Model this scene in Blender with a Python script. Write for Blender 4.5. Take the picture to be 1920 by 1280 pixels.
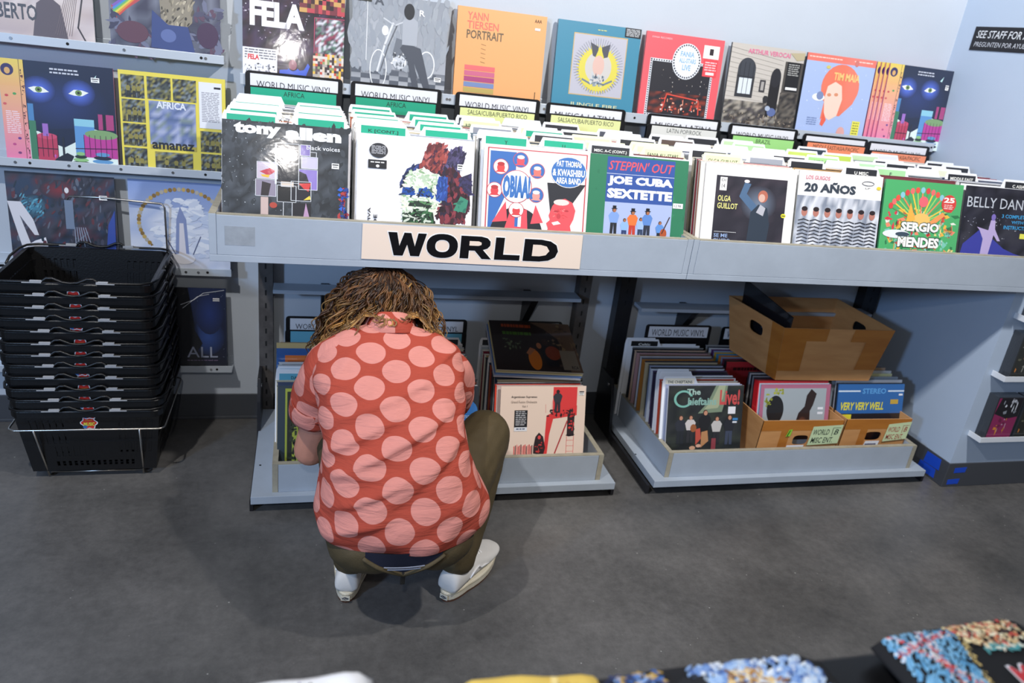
import bpy, bmesh, math, random
from mathutils import Vector, Matrix, Euler
import numpy as np

for o in list(bpy.data.objects):
    bpy.data.objects.remove(o)
SC = bpy.context.scene
COL = SC.collection
random.seed(7)

# ------------------------------------------------------------------ camera
cam_d = bpy.data.cameras.new('camera')
cam_d.sensor_width = 36.0
cam_d.lens = 1410.98 / 1920 * 36.0
cam_d.clip_start = 0.02
cam_d.dof.use_dof = True
cam_d.dof.focus_distance = 2.0
cam_d.dof.aperture_fstop = 3.5
cam = bpy.data.objects.new('camera', cam_d)
COL.objects.link(cam)
CR = ((0.96398, 0.013045, 0.26567), (-0.23959, -0.39126, 0.88855), (0.11554, -0.92019, -0.37404))
M4 = Matrix(((CR[0][0], -CR[0][1], -CR[0][2], 0), (CR[1][0], -CR[1][1], -CR[1][2], 0), (CR[2][0], -CR[2][1], -CR[2][2], 1.5), (0, 0, 0, 1)))
cam.matrix_world = M4
SC.camera = cam

# ------------------------------------------------------------------ world and lights
SC.view_settings.view_transform = 'Standard'
SC.view_settings.look = 'None'
SC.view_settings.gamma = 1.0
SC.view_settings.use_curve_mapping = False
SC.view_settings.exposure = 0.45
w = bpy.data.worlds.new('world'); SC.world = w; w.use_nodes = True
w.node_tree.nodes['Background'].inputs[0].default_value = (0.86, 0.91, 1.0, 1)
w.node_tree.nodes['Background'].inputs[1].default_value = 0.115

def lamp(name, kind, loc, target, energy, color, size=0.1, size_y=None, spot=None, blend=0.4):
    d = bpy.data.lights.new(name, kind); d.energy = energy; d.color = color
    if kind == 'AREA':
        d.size = size
        if size_y: d.shape = 'RECTANGLE'; d.size_y = size_y
    else:
        d.shadow_soft_size = size
    if spot: d.spot_size = math.radians(spot); d.spot_blend = blend
    o = bpy.data.objects.new(name, d); COL.objects.link(o)
    o.location = loc
    o.rotation_euler = (Vector(target) - Vector(loc)).to_track_quat('-Z', 'Y').to_euler()
    return o
# ceiling track spots of the shop, plus the bluish light from the shop window on the left
lamp('ceiling_spot', 'SPOT', (-0.85, 0.66, 2.95), (0.7, 2.5, 0.9), 112, (1.0, 0.97, 0.93), 0.035, spot=110, blend=0.6)
lamp('ceiling_spot', 'SPOT', (1.5, 0.75, 2.95), (1.6, 2.72, 1.5), 178, (1.0, 0.97, 0.94), 0.05, spot=110, blend=0.6)
lamp('shop_window_light', 'AREA', (-2.6, -0.9, 2.0), (1.8, 2.4, 0.7), 54, (0.40, 0.62, 1.0), 0.3)
lamp('front_lamp', 'SPOT', (-0.12, -0.30, 1.98), (0.6, 2.2, 0.8), 24, (1.0, 0.96, 0.92), 0.03, spot=100, blend=0.7)

# ------------------------------------------------------------------ colour and materials
def lin(c):
    c = c / 255.0
    return c / 12.92 if c <= 0.04045 else ((c + 0.055) / 1.055) ** 2.4
def H(h):
    if isinstance(h, (tuple, list)): return tuple(h)
    h = h.lstrip('#')
    if len(h) == 3: h = ''.join(ch * 2 for ch in h)
    return tuple(lin(int(h[i:i + 2], 16)) for i in (0, 2, 4)) + (1.0,)

def newmat(name):
    m = bpy.data.materials.new(name); m.use_nodes = True
    nt = m.node_tree
    return m, nt, nt.nodes['Principled BSDF']

def N(nt, kind, **kw):
    n = nt.nodes.new(kind)
    for k, v in kw.items():
        if k in n.inputs: n.inputs[k].default_value = v
        else: setattr(n, k, v)
    return n

def simple(name, col, rough=0.5, metal=0.0, bump=0.0, bscale=60, var=0.0, vscale=6, coat=0.0, spec=None):
    m, nt, b = newmat(name)
    c = H(col)
    b.inputs['Base Color'].default_value = c
    b.inputs['Roughness'].default_value = rough
    b.inputs['Metallic'].default_value = metal
    if coat: b.inputs['Coat Weight'].default_value = coat; b.inputs['Coat Roughness'].default_value = 0.08
    if spec is not None: b.inputs['Specular IOR Level'].default_value = spec
    tc = N(nt, 'ShaderNodeTexCoord')
    if var:
        nz = N(nt, 'ShaderNodeTexNoise', Scale=vscale, Detail=5.0, Roughness=0.6)
        nt.links.new(tc.outputs['Object'], nz.inputs['Vector'])
        r = N(nt, 'ShaderNodeValToRGB')
        r.color_ramp.elements[0].position = 0.3; r.color_ramp.elements[1].position = 0.7
        r.color_ramp.elements[0].color = tuple(x * (1 - var) for x in c[:3]) + (1,)
        r.color_ramp.elements[1].color = tuple(min(1, x * (1 + var)) for x in c[:3]) + (1,)
        nt.links.new(nz.outputs[0], r.inputs[0]); nt.links.new(r.outputs[0], b.inputs['Base Color'])
    if bump:
        nz = N(nt, 'ShaderNodeTexNoise', Scale=bscale, Detail=4.0)
        nt.links.new(tc.outputs['Object'], nz.inputs['Vector'])
        bp = N(nt, 'ShaderNodeBump', Strength=bump, Distance=0.002)
        nt.links.new(nz.outputs[0], bp.inputs['Height']); nt.links.new(bp.outputs[0], b.inputs['Normal'])
    return m

M_wall = simple('painted_wall', '#bfc7d1', 0.55, bump=0.15, bscale=160, var=0.03, vscale=2)
M_wallr = simple('painted_partition', '#b4c4d8', 0.55, bump=0.1, bscale=160, var=0.03, vscale=2)
M_grey = simple('grey_painted_board', '#a9b3bf', 0.45, bump=0.12, bscale=90, var=0.05, vscale=9)
M_edge = simple('worn_board_edge', '#a29c8b', 0.65, var=0.15, vscale=30)
M_ledge = simple('grey_ledge_metal', '#c3cbd4', 0.35, metal=0.2)
M_white = simple('white_ledge', '#dfe4ea', 0.4)
M_screw = simple('screw_steel', '#c8c8c8', 0.25, metal=1.0)
M_dark = simple('dark_steel', '#26262a', 0.35, metal=0.3, var=0.2, vscale=15)
M_taupe = simple('brown_grey_steel', '#565250', 0.5, metal=0.2, var=0.35, vscale=18)
M_base = simple('rubber_baseboard', '#42454b', 0.5)
M_btape = simple('blue_masking_tape', '#1449c4', 0.6)
M_black = simple('black_card', '#0b0c10', 0.4)
M_plast = simple('black_basket_plastic', '#0a0a0c', 0.38, bump=0.2, bscale=200)
M_chrome = simple('steel_wire', '#b9b5ae', 0.28, metal=1.0)
M_clip = simple('grey_grip_clip', '#a3a5a9', 0.35)
M_hole = simple('dark_hole', '#101010', 0.8)

def floor_mat():
    m, nt, b = newmat('polished_concrete')
    tc = N(nt, 'ShaderNodeTexCoord')
    n1 = N(nt, 'ShaderNodeTexNoise', Scale=1.6, Detail=8.0, Roughness=0.62)
    n2 = N(nt, 'ShaderNodeTexNoise', Scale=38.0, Detail=6.0, Roughness=0.75)
    n3 = N(nt, 'ShaderNodeTexVoronoi', Scale=26.0)
    for n in (n1, n2, n3): nt.links.new(tc.outputs['Object'], n.inputs['Vector'])
    r1 = N(nt, 'ShaderNodeValToRGB'); e = r1.color_ramp.elements
    e[0].position = 0.28; e[0].color = H('#3c3c3c'); e[1].position = 0.72; e[1].color = H('#716f6d')
    nt.links.new(n1.outputs[0], r1.inputs[0])
    r2 = N(nt, 'ShaderNodeValToRGB'); e = r2.color_ramp.elements
    e[0].position = 0.3; e[0].color = (0.80, 0.80, 0.80, 1); e[1].position = 0.75; e[1].color = (1.25, 1.25, 1.25, 1)
    nt.links.new(n2.outputs[0], r2.inputs[0])
    mx = N(nt, 'ShaderNodeMixRGB', blend_type='MULTIPLY'); mx.inputs[0].default_value = 1.0
    nt.links.new(r1.outputs[0], mx.inputs[1]); nt.links.new(r2.outputs[0], mx.inputs[2])
    r3 = N(nt, 'ShaderNodeValToRGB'); e = r3.color_ramp.elements
    e[0].position = 0.035; e[0].color = (1, 1, 1, 1); e[1].position = 0.075; e[1].color = (0, 0, 0, 1)
    nt.links.new(n3.outputs['Distance'], r3.inputs[0])
    n4 = N(nt, 'ShaderNodeTexNoise', Scale=7.0, Detail=2.0); nt.links.new(tc.outputs['Object'], n4.inputs['Vector'])
    r4 = N(nt, 'ShaderNodeValToRGB'); e = r4.color_ramp.elements
    e[0].position = 0.5; e[0].color = (0, 0, 0, 1); e[1].position = 0.62; e[1].color = (0.8, 0.8, 0.8, 1)
    nt.links.new(n4.outputs[0], r4.inputs[0])
    mm = N(nt, 'ShaderNodeMath', operation='MULTIPLY')
    nt.links.new(r3.outputs[0], mm.inputs[0]); nt.links.new(r4.outputs[0], mm.inputs[1])
    mx2 = N(nt, 'ShaderNodeMixRGB'); mx2.inputs[2].default_value = H('#a9a9a4')
    nt.links.new(mm.outputs[0], mx2.inputs[0]); nt.links.new(mx.outputs[0], mx2.inputs[1])
    nt.links.new(mx2.outputs[0], b.inputs['Base Color'])
    rr = N(nt, 'ShaderNodeMapRange'); rr.inputs['To Min'].default_value = 0.28; rr.inputs['To Max'].default_value = 0.5
    nt.links.new(n2.outputs[0], rr.inputs['Value']); nt.links.new(rr.outputs[0], b.inputs['Roughness'])
    bp = N(nt, 'ShaderNodeBump', Strength=0.12, Distance=0.002)
    nt.links.new(n2.outputs[0], bp.inputs['Height']); nt.links.new(bp.outputs[0], b.inputs['Normal'])
    return m
M_floor = floor_mat()

def print_mat(name, coat, bumps, rough, use_obj=False):
    m, nt, b = newmat(name)
    at = N(nt, 'ShaderNodeAttribute', attribute_name='Col')
    src = at.outputs['Color']
    if use_obj:
        oi = N(nt, 'ShaderNodeObjectInfo')
        mx = N(nt, 'ShaderNodeMixRGB', blend_type='MULTIPLY'); mx.inputs[0].default_value = 1.0
        nt.links.new(at.outputs['Color'], mx.inputs[1]); nt.links.new(oi.outputs['Color'], mx.inputs[2])
        src = mx.outputs[0]
    nt.links.new(src, b.inputs['Base Color'])
    b.inputs['Roughness'].default_value = rough
    b.inputs['Coat Weight'].default_value = coat
    b.inputs['Coat Roughness'].default_value = 0.07
    if bumps:
        tc = N(nt, 'ShaderNodeTexCoord')
        n1 = N(nt, 'ShaderNodeTexNoise', Scale=9.0, Detail=3.0, Distortion=1.2)
        n2 = N(nt, 'ShaderNodeTexNoise', Scale=55.0, Detail=3.0)
        nt.links.new(tc.outputs['Object'], n1.inputs['Vector']); nt.links.new(tc.outputs['Object'], n2.inputs['Vector'])
        ad = N(nt, 'ShaderNodeMath', operation='MULTIPLY_ADD'); ad.inputs[1].default_value = 0.16
        nt.links.new(n2.outputs[0], ad.inputs[0]); nt.links.new(n1.outputs[0], ad.inputs[2])
        bp = N(nt, 'ShaderNodeBump', Strength=bumps, Distance=0.004)
        nt.links.new(ad.outputs[0], bp.inputs['Height'])
        nt.links.new(bp.outputs[0], b.inputs['Coat Normal'])
    return m
M_print = print_mat('printed_card', 0.0, 0, 0.5)
M_gloss = print_mat('shrink_wrapped_print', 1.0, 0.13, 0.45)
M_record = print_mat('record_sleeve_card', 0.5, 0.5, 0.5, True)

# ------------------------------------------------------------------ mesh helpers
class MB:
    def __init__(s): s.v = []; s.f = []; s.c = []; s.mi = []; s.uv = None
    def add(s, vs, fs, col=None, mi=0, cols=None):
        b = len(s.v); s.v += [tuple(p) for p in vs]
        for k, f in enumerate(fs):
            s.f.append(tuple(i + b for i in f)); s.mi.append(mi)
            if cols is not None: s.c.append([cols[i] for i in f])
            else: s.c.append([col] * len(f) if col is not None else None)
    def box(s, x0, y0, z0, x1, y1, z1, col=None, mi=0):
        vs = [(x, y, z) for z in (z0, z1) for y in (y0, y1) for x in (x0, x1)]
        s.add(vs, [(0, 2, 3, 1), (4, 5, 7, 6), (0, 1, 5, 4), (2, 6, 7, 3), (0, 4, 6, 2), (1, 3, 7, 5)], col, mi)
    def hexa(s, b4, t4, col=None, mi=0):
        s.add(list(b4) + list(t4), [(3, 2, 1, 0), (4, 5, 6, 7), (0, 1, 5, 4), (1, 2, 6, 5), (2, 3, 7, 6), (3, 0, 4, 7)], col, mi)
    def tube(s, pts, r, n=8, closed=False, col=None, cols=None, mi=0, flat=1.0):
        pts = [Vector(p) for p in pts]; m = len(pts)
        rs = r if isinstance(r, (list, tuple)) else [r] * m
        vs = []; cc = []
        prev = None
        for i in range(m):
            if closed: d = pts[(i + 1) % m] - pts[i - 1]
            else: d = pts[min(i + 1, m - 1)] - pts[max(i - 1, 0)]
            if d.length < 1e-9: d = Vector((0, 0, 1))
            d.normalize()
            if prev is None:
                u = d.orthogonal().normalized()
            else:
                u = (prev - d * prev.dot(d))
                u = u.normalized() if u.length > 1e-6 else d.orthogonal().normalized()
            prev = u; v = d.cross(u)
            for k in range(n):
                a = 2 * math.pi * k / n
                vs.append(pts[i] + (u * math.cos(a) + v * math.sin(a) * flat) * rs[i])
                if cols: cc.append(cols[i])
        fs = []
        for i in range(m if closed else m - 1):
            j = (i + 1) % m
            for k in range(n):
                fs.append((i * n + k, i * n + (k + 1) % n, j * n + (k + 1) % n, j * n + k))
        if not closed:
            fs.append(tuple(range(n - 1, -1, -1))); fs.append(tuple((m - 1) * n + k for k in range(n)))
        s.add(vs, fs, col, mi, cc if cols else None)
    def prism(s, pts, axis, a, b, col=None, mi=0):
        """polygon (2d pts) extruded along axis from a to b; axis x -> pts are (y,z); y -> (x,z); z -> (x,y)"""
        def P(p, t):
            return (t, p[0], p[1]) if axis == 'x' else ((p[0], t, p[1]) if axis == 'y' else (p[0], p[1], t))
        n = len(pts)
        vs = [P(p, a) for p in pts] + [P(p, b) for p in pts]
        s.add(vs, [tuple(range(n - 1, -1, -1)), tuple(range(n, 2 * n))] + [(i, (i + 1) % n, n + (i + 1) % n, n + i) for i in range(n)], col, mi)
    def loft(s, rings, cap=True, col=None, mi=0, close_v=False):
        n = len(rings[0]); vs = [p for r in rings for p in r]; fs = []
        for i in range(len(rings) - 1):
            for k in range(n):
                fs.append((i * n + k, i * n + (k + 1) % n, (i + 1) * n + (k + 1) % n, (i + 1) * n + k))
        if cap:
            fs.append(tuple(range(n - 1, -1, -1))); fs.append(tuple((len(rings) - 1) * n + k for k in range(n)))
        s.add(vs, fs, col, mi)
    def mesh(s, name, mats, smooth=False):
        me = bpy.data.meshes.new(name)
        me.from_pydata(s.v, [], s.f)
        if not isinstance(mats, (list, tuple)): mats = [mats]
        for m in mats: me.materials.append(m)
        me.polygons.foreach_set('material_index', s.mi)
        if any(c is not None for c in s.c):
            ca = me.color_attributes.new('Col', 'FLOAT_COLOR', 'CORNER')
            flat = []
            for f, c in zip(s.f, s.c):
                if c is None: flat += [0.5, 0.5, 0.5, 1.0] * len(f)
                else:
                    for q in c: flat += list(q)
            ca.data.foreach_set('color', flat)
        if smooth: me.polygons.foreach_set('use_smooth', [True] * len(me.polygons))
        me.update()
        return me
    def build(s, name, mats, parent=None, smooth=False, loc=None, rot=None, bevel=0, fixn=False):
        me = s.mesh(name, mats, smooth)
        if fixn:
            bm = bmesh.new(); bm.from_mesh(me); bmesh.ops.recalc_face_normals(bm, faces=bm.faces); bm.to_mesh(me); bm.free()
        return link(name, me, parent, loc, rot, bevel)

def link(name, me, parent=None, loc=None, rot=None, bevel=0):
    o = bpy.data.objects.new(name, me); COL.objects.link(o)
    if parent is not None: o.parent = parent
    if loc: o.location = loc
    if rot: o.rotation_euler = rot
    if bevel:
        b = o.modifiers.new('bevel', 'BEVEL'); b.width = bevel; b.segments = 2; b.limit_method = 'ANGLE'
    return o

def tag(o, label, cat, group=None, kind=None):
    if label: o['label'] = label
    if cat: o['category'] = cat
    if group: o['group'] = group
    if kind: o['kind'] = kind
    return o
def thing(name, loc, label, cat, group=None, rot=None):
    o = bpy.data.objects.new(name, None); COL.objects.link(o); o.location = loc
    o.empty_display_size = 0.05
    if rot: o.rotation_euler = rot
    return tag(o, label, cat, group)
def struct(o):
    o['kind'] = 'structure'; return o
def copy_tree(o, parent=None):
    c = o.copy(); COL.objects.link(c)
    if parent is not None: c.parent = parent
    for ch in list(o.children): copy_tree(ch, c)
    return c
def local(vs, o): return [(x - o[0], y - o[1], z - o[2]) for x, y, z in vs]
# ------------------------------------------------------------------ room shell
WY = 2.76          # back wall
PX = 2.53          # side wall / partition face
PY = 2.093         # partition front face
m = MB(); m.box(-3.2, -2.5, -0.05, 4.2, WY + 0.1, 0.0); struct(m.build('floor', M_floor))
m = MB(); m.box(-3.2, WY, 0, PX, WY + 0.1, 2.9); struct(m.build('wall_back', M_wall))
m = MB(); m.box(PX, PY, 0, 4.2, WY + 0.1, 2.9); struct(m.build('wall_right', M_wallr))
m = MB(); m.box(-3.2, WY - 0.006, 0, PX - 0.006, WY, 0.105); m.box(-3.2, WY - 0.012, 0, PX - 0.006, WY, 0.012)
struct(m.build('baseboard_back', M_base, bevel=0.002))
m = MB(); m.prism([(PX - 0.006, PY - 0.006), (4.2, PY - 0.006), (4.2, PY), (PX, PY), (PX, WY), (PX - 0.006, WY)], 'z', 0, 0.11)
struct(m.build('baseboard_right', M_base, bevel=0.002))
# blue masking tape on that baseboard
for i, (a, b, z0, z1, side, lab) in enumerate([
        (2.215, 2.30, 0.055, 0.10, 's', 'strip of blue masking tape on side of dark baseboard, upper one'),
        (2.225, 2.32, 0.012, 0.048, 's', 'strip of blue masking tape on side of dark baseboard, lower one'),
        (2.56, 2.615, 0.066, 0.092, 'f', 'strip of blue masking tape on front of dark baseboard under CD shelves, upper one'),
        (2.545, 2.60, 0.012, 0.038, 'f', 'strip of blue masking tape on front of dark baseboard under CD shelves, lower one')]):
    m = MB()
    if side == 's': m.prism([(a - 0.09, z0), (b - 0.09, z0 - 0.004), (b - 0.095, z1), (a - 0.085, z1 + 0.003)], 'x', PX - 0.0072, PX - 0.0062)
    else: m.prism([(a, z0), (b, z0 + 0.002), (b + 0.002, z1), (a - 0.002, z1 - 0.003)], 'y', PY - 0.0072, PY - 0.0062)
    tag(m.build('masking_tape', M_btape, fixn=True), lab, 'tape')

# ------------------------------------------------------------------ wall ledges on the left (display rails)
def ledge(x0, x1, ztop, screws, label, yd=0.075, h=0.026, n='wall_ledge', grp=None):
    t = thing(n, ((x0 + x1) / 2, WY, ztop), label, 'ledge', grp)
    cx = (x0 + x1) / 2
    m = MB()
    m.box(x0 - cx, -yd, -h, x1 - cx, -yd + 0.004, 0)             # lip
    m.box(x0 - cx, -yd + 0.004, -h, x1 - cx, 0, -h + 0.004)      # tray
    m.box(x0 - cx, -0.004, -h + 0.004, x1 - cx, 0, 0.01)
    m.build('rail', M_ledge, t, bevel=0.0008)
    for i, (sx, kind) in enumerate(screws):
        m = MB()
        n_ = 12; r = 0.0045
        m.prism([(sx - cx + r * math.cos(2 * math.pi * k / n_), -h / 2 + r * math.sin(2 * math.pi * k / n_)) for k in range(n_)], 'y', -yd - (0.002 if kind else 0.0003), -yd + 0.001)
        m.build('screw' if kind else 'screw_hole', M_screw if kind else M_hole, t, fixn=True)
    return t
ledge(-1.6, -0.258, 1.335, [(-0.85, 1), (-0.70, 0), (-0.545, 1), (-0.325, 0), (-0.312, 1)], 'grey metal display rail highest on the left wall, above the album with two eyes')
ledge(-1.6, -0.258, 0.969, [(-0.88, 1), (-0.84, 0), (-0.73, 1), (-0.70, 0), (-0.58, 1), (-0.425, 1), (-0.325, 0)], 'grey metal display rail under the yellow photo-grid album')
ledge(-1.6, -0.252, 0.628, [(-0.40, 1), (-0.36, 1), (-0.33, 0)], 'grey metal display rail above the night-blue album, beside the basket stack')
ledge(-1.6, -0.258, 0.255, [(-0.33, 1), (-0.31, 0)], 'grey metal display rail lowest on the left wall, just above the baseboard')
# small white brackets above the record bins carry the face-out albums
ledge(-0.21, 2.51, 1.290, [(0.118, 1), (0.46, 1), (0.47, 1), (0.81, 1), (1.16, 0), (1.515, 1), (1.86, 1), (2.49, 1), (2.50, 0)], 'long grey metal display rail above the black section headers', yd=0.085, h=0.034)

# ------------------------------------------------------------------ gondola uprights, shelves, brackets
def upright(x0, x1, ztop, mat, label):
    m = MB(); m.box(x0, WY - 0.055, 0, x1, WY - 0.001, ztop)
    for k in range(int(ztop / 0.05)):
        z = 0.03 + k * 0.05
        m.box((x0 + x1) / 2 - 0.003, WY - 0.0558, z, (x0 + x1) / 2 + 0.003, WY - 0.0549, z + 0.02, mi=1)
    return tag(m.build('shelving_upright', [mat, M_hole], bevel=0.0015), label, 'upright')
upright(-0.163, -0.113, 0.876, M_taupe, 'brown-grey slotted steel upright left of the crouching person')
upright(1.063, 1.112, 0.876, M_taupe, 'brown-grey slotted steel upright right of the left lower bin')
upright(1.238, 1.305, 0.876, M_dark, 'dark slotted steel upright at the left of the right lower bin')
upright(2.425, 2.500, 0.876, M_dark, 'dark slotted steel upright behind the open cardboard box, by the side wall')
for x, lab in ((-0.157, 'black steel foot bracket at left end of the left lower bin'), (1.085, 'black steel foot bracket at right end of the left lower bin'),
               (1.225, 'black steel foot bracket at left end of the right lower bin'), (2.462, 'black steel foot bracket at right end of the right lower bin')):
    m = MB()
    m.prism([(WY - 0.06, 0.002), (WY - 0.06, 0.25), (WY - 0.17, 0.25), (WY - 0.20, 0.17), (WY - 0.235, 0.038), (2.13, 0.038), (2.13, 0.002)], 'x', x - 0.006, x + 0.006)
    m.prism([(WY - 0.15 + 0.008 * math.cos(k * math.pi / 4), 0.215 + 0.008 * math.sin(k * math.pi / 4)) for k in range(8)], 'x', x - 0.0085, x + 0.0085, mi=1)
    tag(m.build('foot_bracket', [M_dark, M_screw], fixn=True, bevel=0.001), lab, 'bracket')
def backshelf(x0, x1, z, label, bx):
    t = thing('back_shelf', ((x0 + x1) / 2, WY, z), label, 'shelf')
    cx = (x0 + x1) / 2
    m = MB(); m.box(x0 - cx, -0.137, -0.014, x1 - cx, -0.058, 0); m.build('shelf_board', M_grey, t, bevel=0.001)
    for b in bx:
        m = MB(); m.prism([(-0.13, -0.0145), (-0.001, -0.0145), (-0.001, -0.16), (-0.012, -0.16)], 'x', b - cx - 0.014, b - cx + 0.014)
        m.build('shelf_bracket', M_dark, t, fixn=True)
backshelf(-0.11, 1.045, 0.58, 'narrow grey shelf under the upper bin, behind the crouching person', (0.07, 0.86))
backshelf(1.31, 2.42, 0.548, 'narrow grey shelf behind the open cardboard box', (1.56,))

# ------------------------------------------------------------------ upper record bins
def upper_bin(x0, x1, label, tape):
    t = thing('record_bin', ((x0 + x1) / 2, 2.37, 0.877), label, 'record bin', 'upper record bins')
    ox, oy, oz = (x0 + x1) / 2, 2.37, 0.877
    def B(name, a, mat=M_grey, bevel=0.0012):
        m = MB(); m.box(a[0] - ox, a[1] - oy, a[2] - oz, a[3] - ox, a[4] - oy, a[5] - oz); return m.build(name, mat, t, bevel=bevel)
    fy = 1.985
    B('front_panel', (x0 + 0.019, fy, 0.895, x1 - 0.019, fy + 0.018, 1.000))
    B('front_panel_top_edge', (x0 + 0.019, fy + 0.001, 1.0001, x1 - 0.019, fy + 0.0175, 1.0025), M_edge, 0)
    B('bottom_board', (x0, fy, 0.877, x1, WY - 0.057, 0.8948))
    for sx in (x0, x1 - 0.0185):
        B('side_panel', (sx, fy + 0.0005, 0.895, sx + 0.0185, WY - 0.057, 1.002))
        B('side_panel_top_edge', (sx + 0.0005, fy + 0.001, 1.0021, sx + 0.018, WY - 0.06, 1.0035), M_edge, 0)
    m = MB(); m.prism([(2.0045 - oy, 0.8952 - oz), (2.60 - oy, 0.8952 - oz), (2.0045 - oy, 0.9070 - oz)], 'x', x0 + 0.020 - ox, x1 - 0.020 - ox)
    m.build('sloped_insert', M_grey, t, fixn=True)
    if tape:
        m = MB(); m.box(-0.200 - ox, fy - 0.0005 - oy, 0.922 - oz, -0.127 - ox, fy - oy, 0.972 - oz); m.build('tape_patch', simple('grey_tape', '#979ea6', 0.7, var=0.1, vscale=40), t)
    return t
upper_bin(-0.238, 1.118, 'long grey wooden record bin carrying the WORLD sign on its front panel', True)
upper_bin(1.1195, 2.49, 'long grey wooden record bin to the right of the one with the WORLD sign', False)

# WORLD sign
CREAM = simple('cream_sign_card', '#f1ddcb', 0.5)
t = thing('section_sign', (0.455, 1.9838, 0.95), 'cream sign reading WORLD in heavy black letters on the bin front', 'sign')
m = MB(); m.prism([(-0.311, 0.047), (-0.311, -0.049), (0.314, -0.0535), (0.309, 0.0465)], 'y', -0.0012, 0.0010); m.build('sign_card', CREAM, t, fixn=True)
def ring(cx, cz, rx, rz, rxi, rzi, n=28, p=2.3):
    def se(a, A, B): 
        c, s_ = math.cos(a), math.sin(a)
        return (cx + A * abs(c) ** (2 / p) * (1 if c > 0 else -1), cz + B * abs(s_) ** (2 / p) * (1 if s_ > 0 else -1))
    o = [se(2 * math.pi * k / n, rx, rz) for k in range(n)]; i = [se(2 * math.pi * k / n, rxi, rzi) for k in range(n)]
    return o, i
def letter_polys(grow):
    """list of (outer, inner or None) in letter space x 0..1 of sign width, z 0..1 cap height"""
    L = []
    g = grow
    L.append(('poly', [(0.0, 1), (0.048, 1), (0.064, 0.42), (0.088, 1), (0.125, 1), (0.149, 0.42), (0.165, 1), (0.211, 1), (0.176, 0), (0.127, 0), (0.106, 0.50), (0.085, 0), (0.036, 0)]))
    L.append(('ring', ring(0.302, 0.5, 0.088 + g, 0.53 + g * 5, 0.040 - g, 0.27 - g * 4)))
    L.append(('poly', [(0.405, 0), (0.405, 1), (0.52, 1), (0.556, 0.94), (0.575, 0.80), (0.576, 0.62), (0.561, 0.48), (0.535, 0.41), (0.588, 0), (0.533, 0), (0.489, 0.36), (0.455, 0.36), (0.455, 0)]))
    L.append(('hole', [(0.455, 0.58), (0.455, 0.78), (0.508, 0.78), (0.524, 0.73), (0.524, 0.63), (0.508, 0.58)]))
    L.append(('poly', [(0.605, 0), (0.605, 1), (0.656, 1), (0.656, 0.24), (0.755, 0.24), (0.755, 0)]))
    L.append(('poly', [(0.775, 0), (0.775, 1), (0.875, 1), (0.93, 0.94), (0.968, 0.78), (0.982, 0.5), (0.968, 0.22), (0.93, 0.06), (0.875, 0)]))
    L.append(('hole', [(0.827, 0.24), (0.827, 0.76), (0.872, 0.76), (0.910, 0.70), (0.929, 0.5), (0.910, 0.30), (0.872, 0.24)]))
    return L
def grow_poly(p, g):
    cx = sum(q[0] for q in p) / len(p)
    n = len(p); out = []
    area = sum(p[i][0] * p[(i + 1) % n][1] - p[(i + 1) % n][0] * p[i][1] for i in range(n))
    sg = 1 if area > 0 else -1
    for i in range(n):
        a, b, c = Vector(p[i - 1]), Vector(p[i]), Vector(p[(i + 1) % n])
        e1 = (b - a).normalized(); e2 = (c - b).normalized()
        n1 = Vector((e1.y, -e1.x)) * sg; n2 = Vector((e2.y, -e2.x)) * sg
        k = (n1 + n2); d = 1 + n1.dot(n2)
        k = k / max(d, 0.35)
        out.append((b.x + k.x * g, b.y + k.y * g))
    return out
SX, SZ, S0 = 0.492, 0.064, (-0.243, -0.035)
def sp(p): return (S0[0] + p[0] * SX, S0[1] + p[1] * SZ)
SKEW = [(0, 0)]
for grow, mat, y0, nm in ((0.0028, simple('sign_white_outline', '#f7f4f0', 0.5), -0.0016, 'letter_outline'), (0, simple('sign_black_print', '#0d0c10', 0.35), -0.0024, 'lettering')):
    m = MB()
    for kind, q in letter_polys(0):
        if kind == 'ring':
            o_, i_ = [sp(a) for a in q[0]], [sp(a) for a in q[1]]
            o_ = grow_poly(o_, grow); i_ = grow_poly(i_, -grow) if grow else i_
            n_ = len(o_)
            m.add([(a[0], y0, a[1]) for a in o_] + [(a[0], y0, a[1]) for a in i_], [(i, (i + 1) % n_, n_ + (i + 1) % n_, n_ + i) for i in range(n_)])
        elif kind == 'poly':
            pl = [sp(a) for a in q]; pl = grow_poly(pl, grow) if grow else pl
            m.prism(pl, 'y', y0 - 0.0001, y0)
    m.build(nm, mat, t, fixn=True)
for kind, q in letter_polys(0):
    if kind == 'hole':
        m = MB(); m.prism([sp(a) for a in q], 'y', -0.0028, -0.0026); m.build('letter_counter', CREAM, t, fixn=True)

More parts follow.
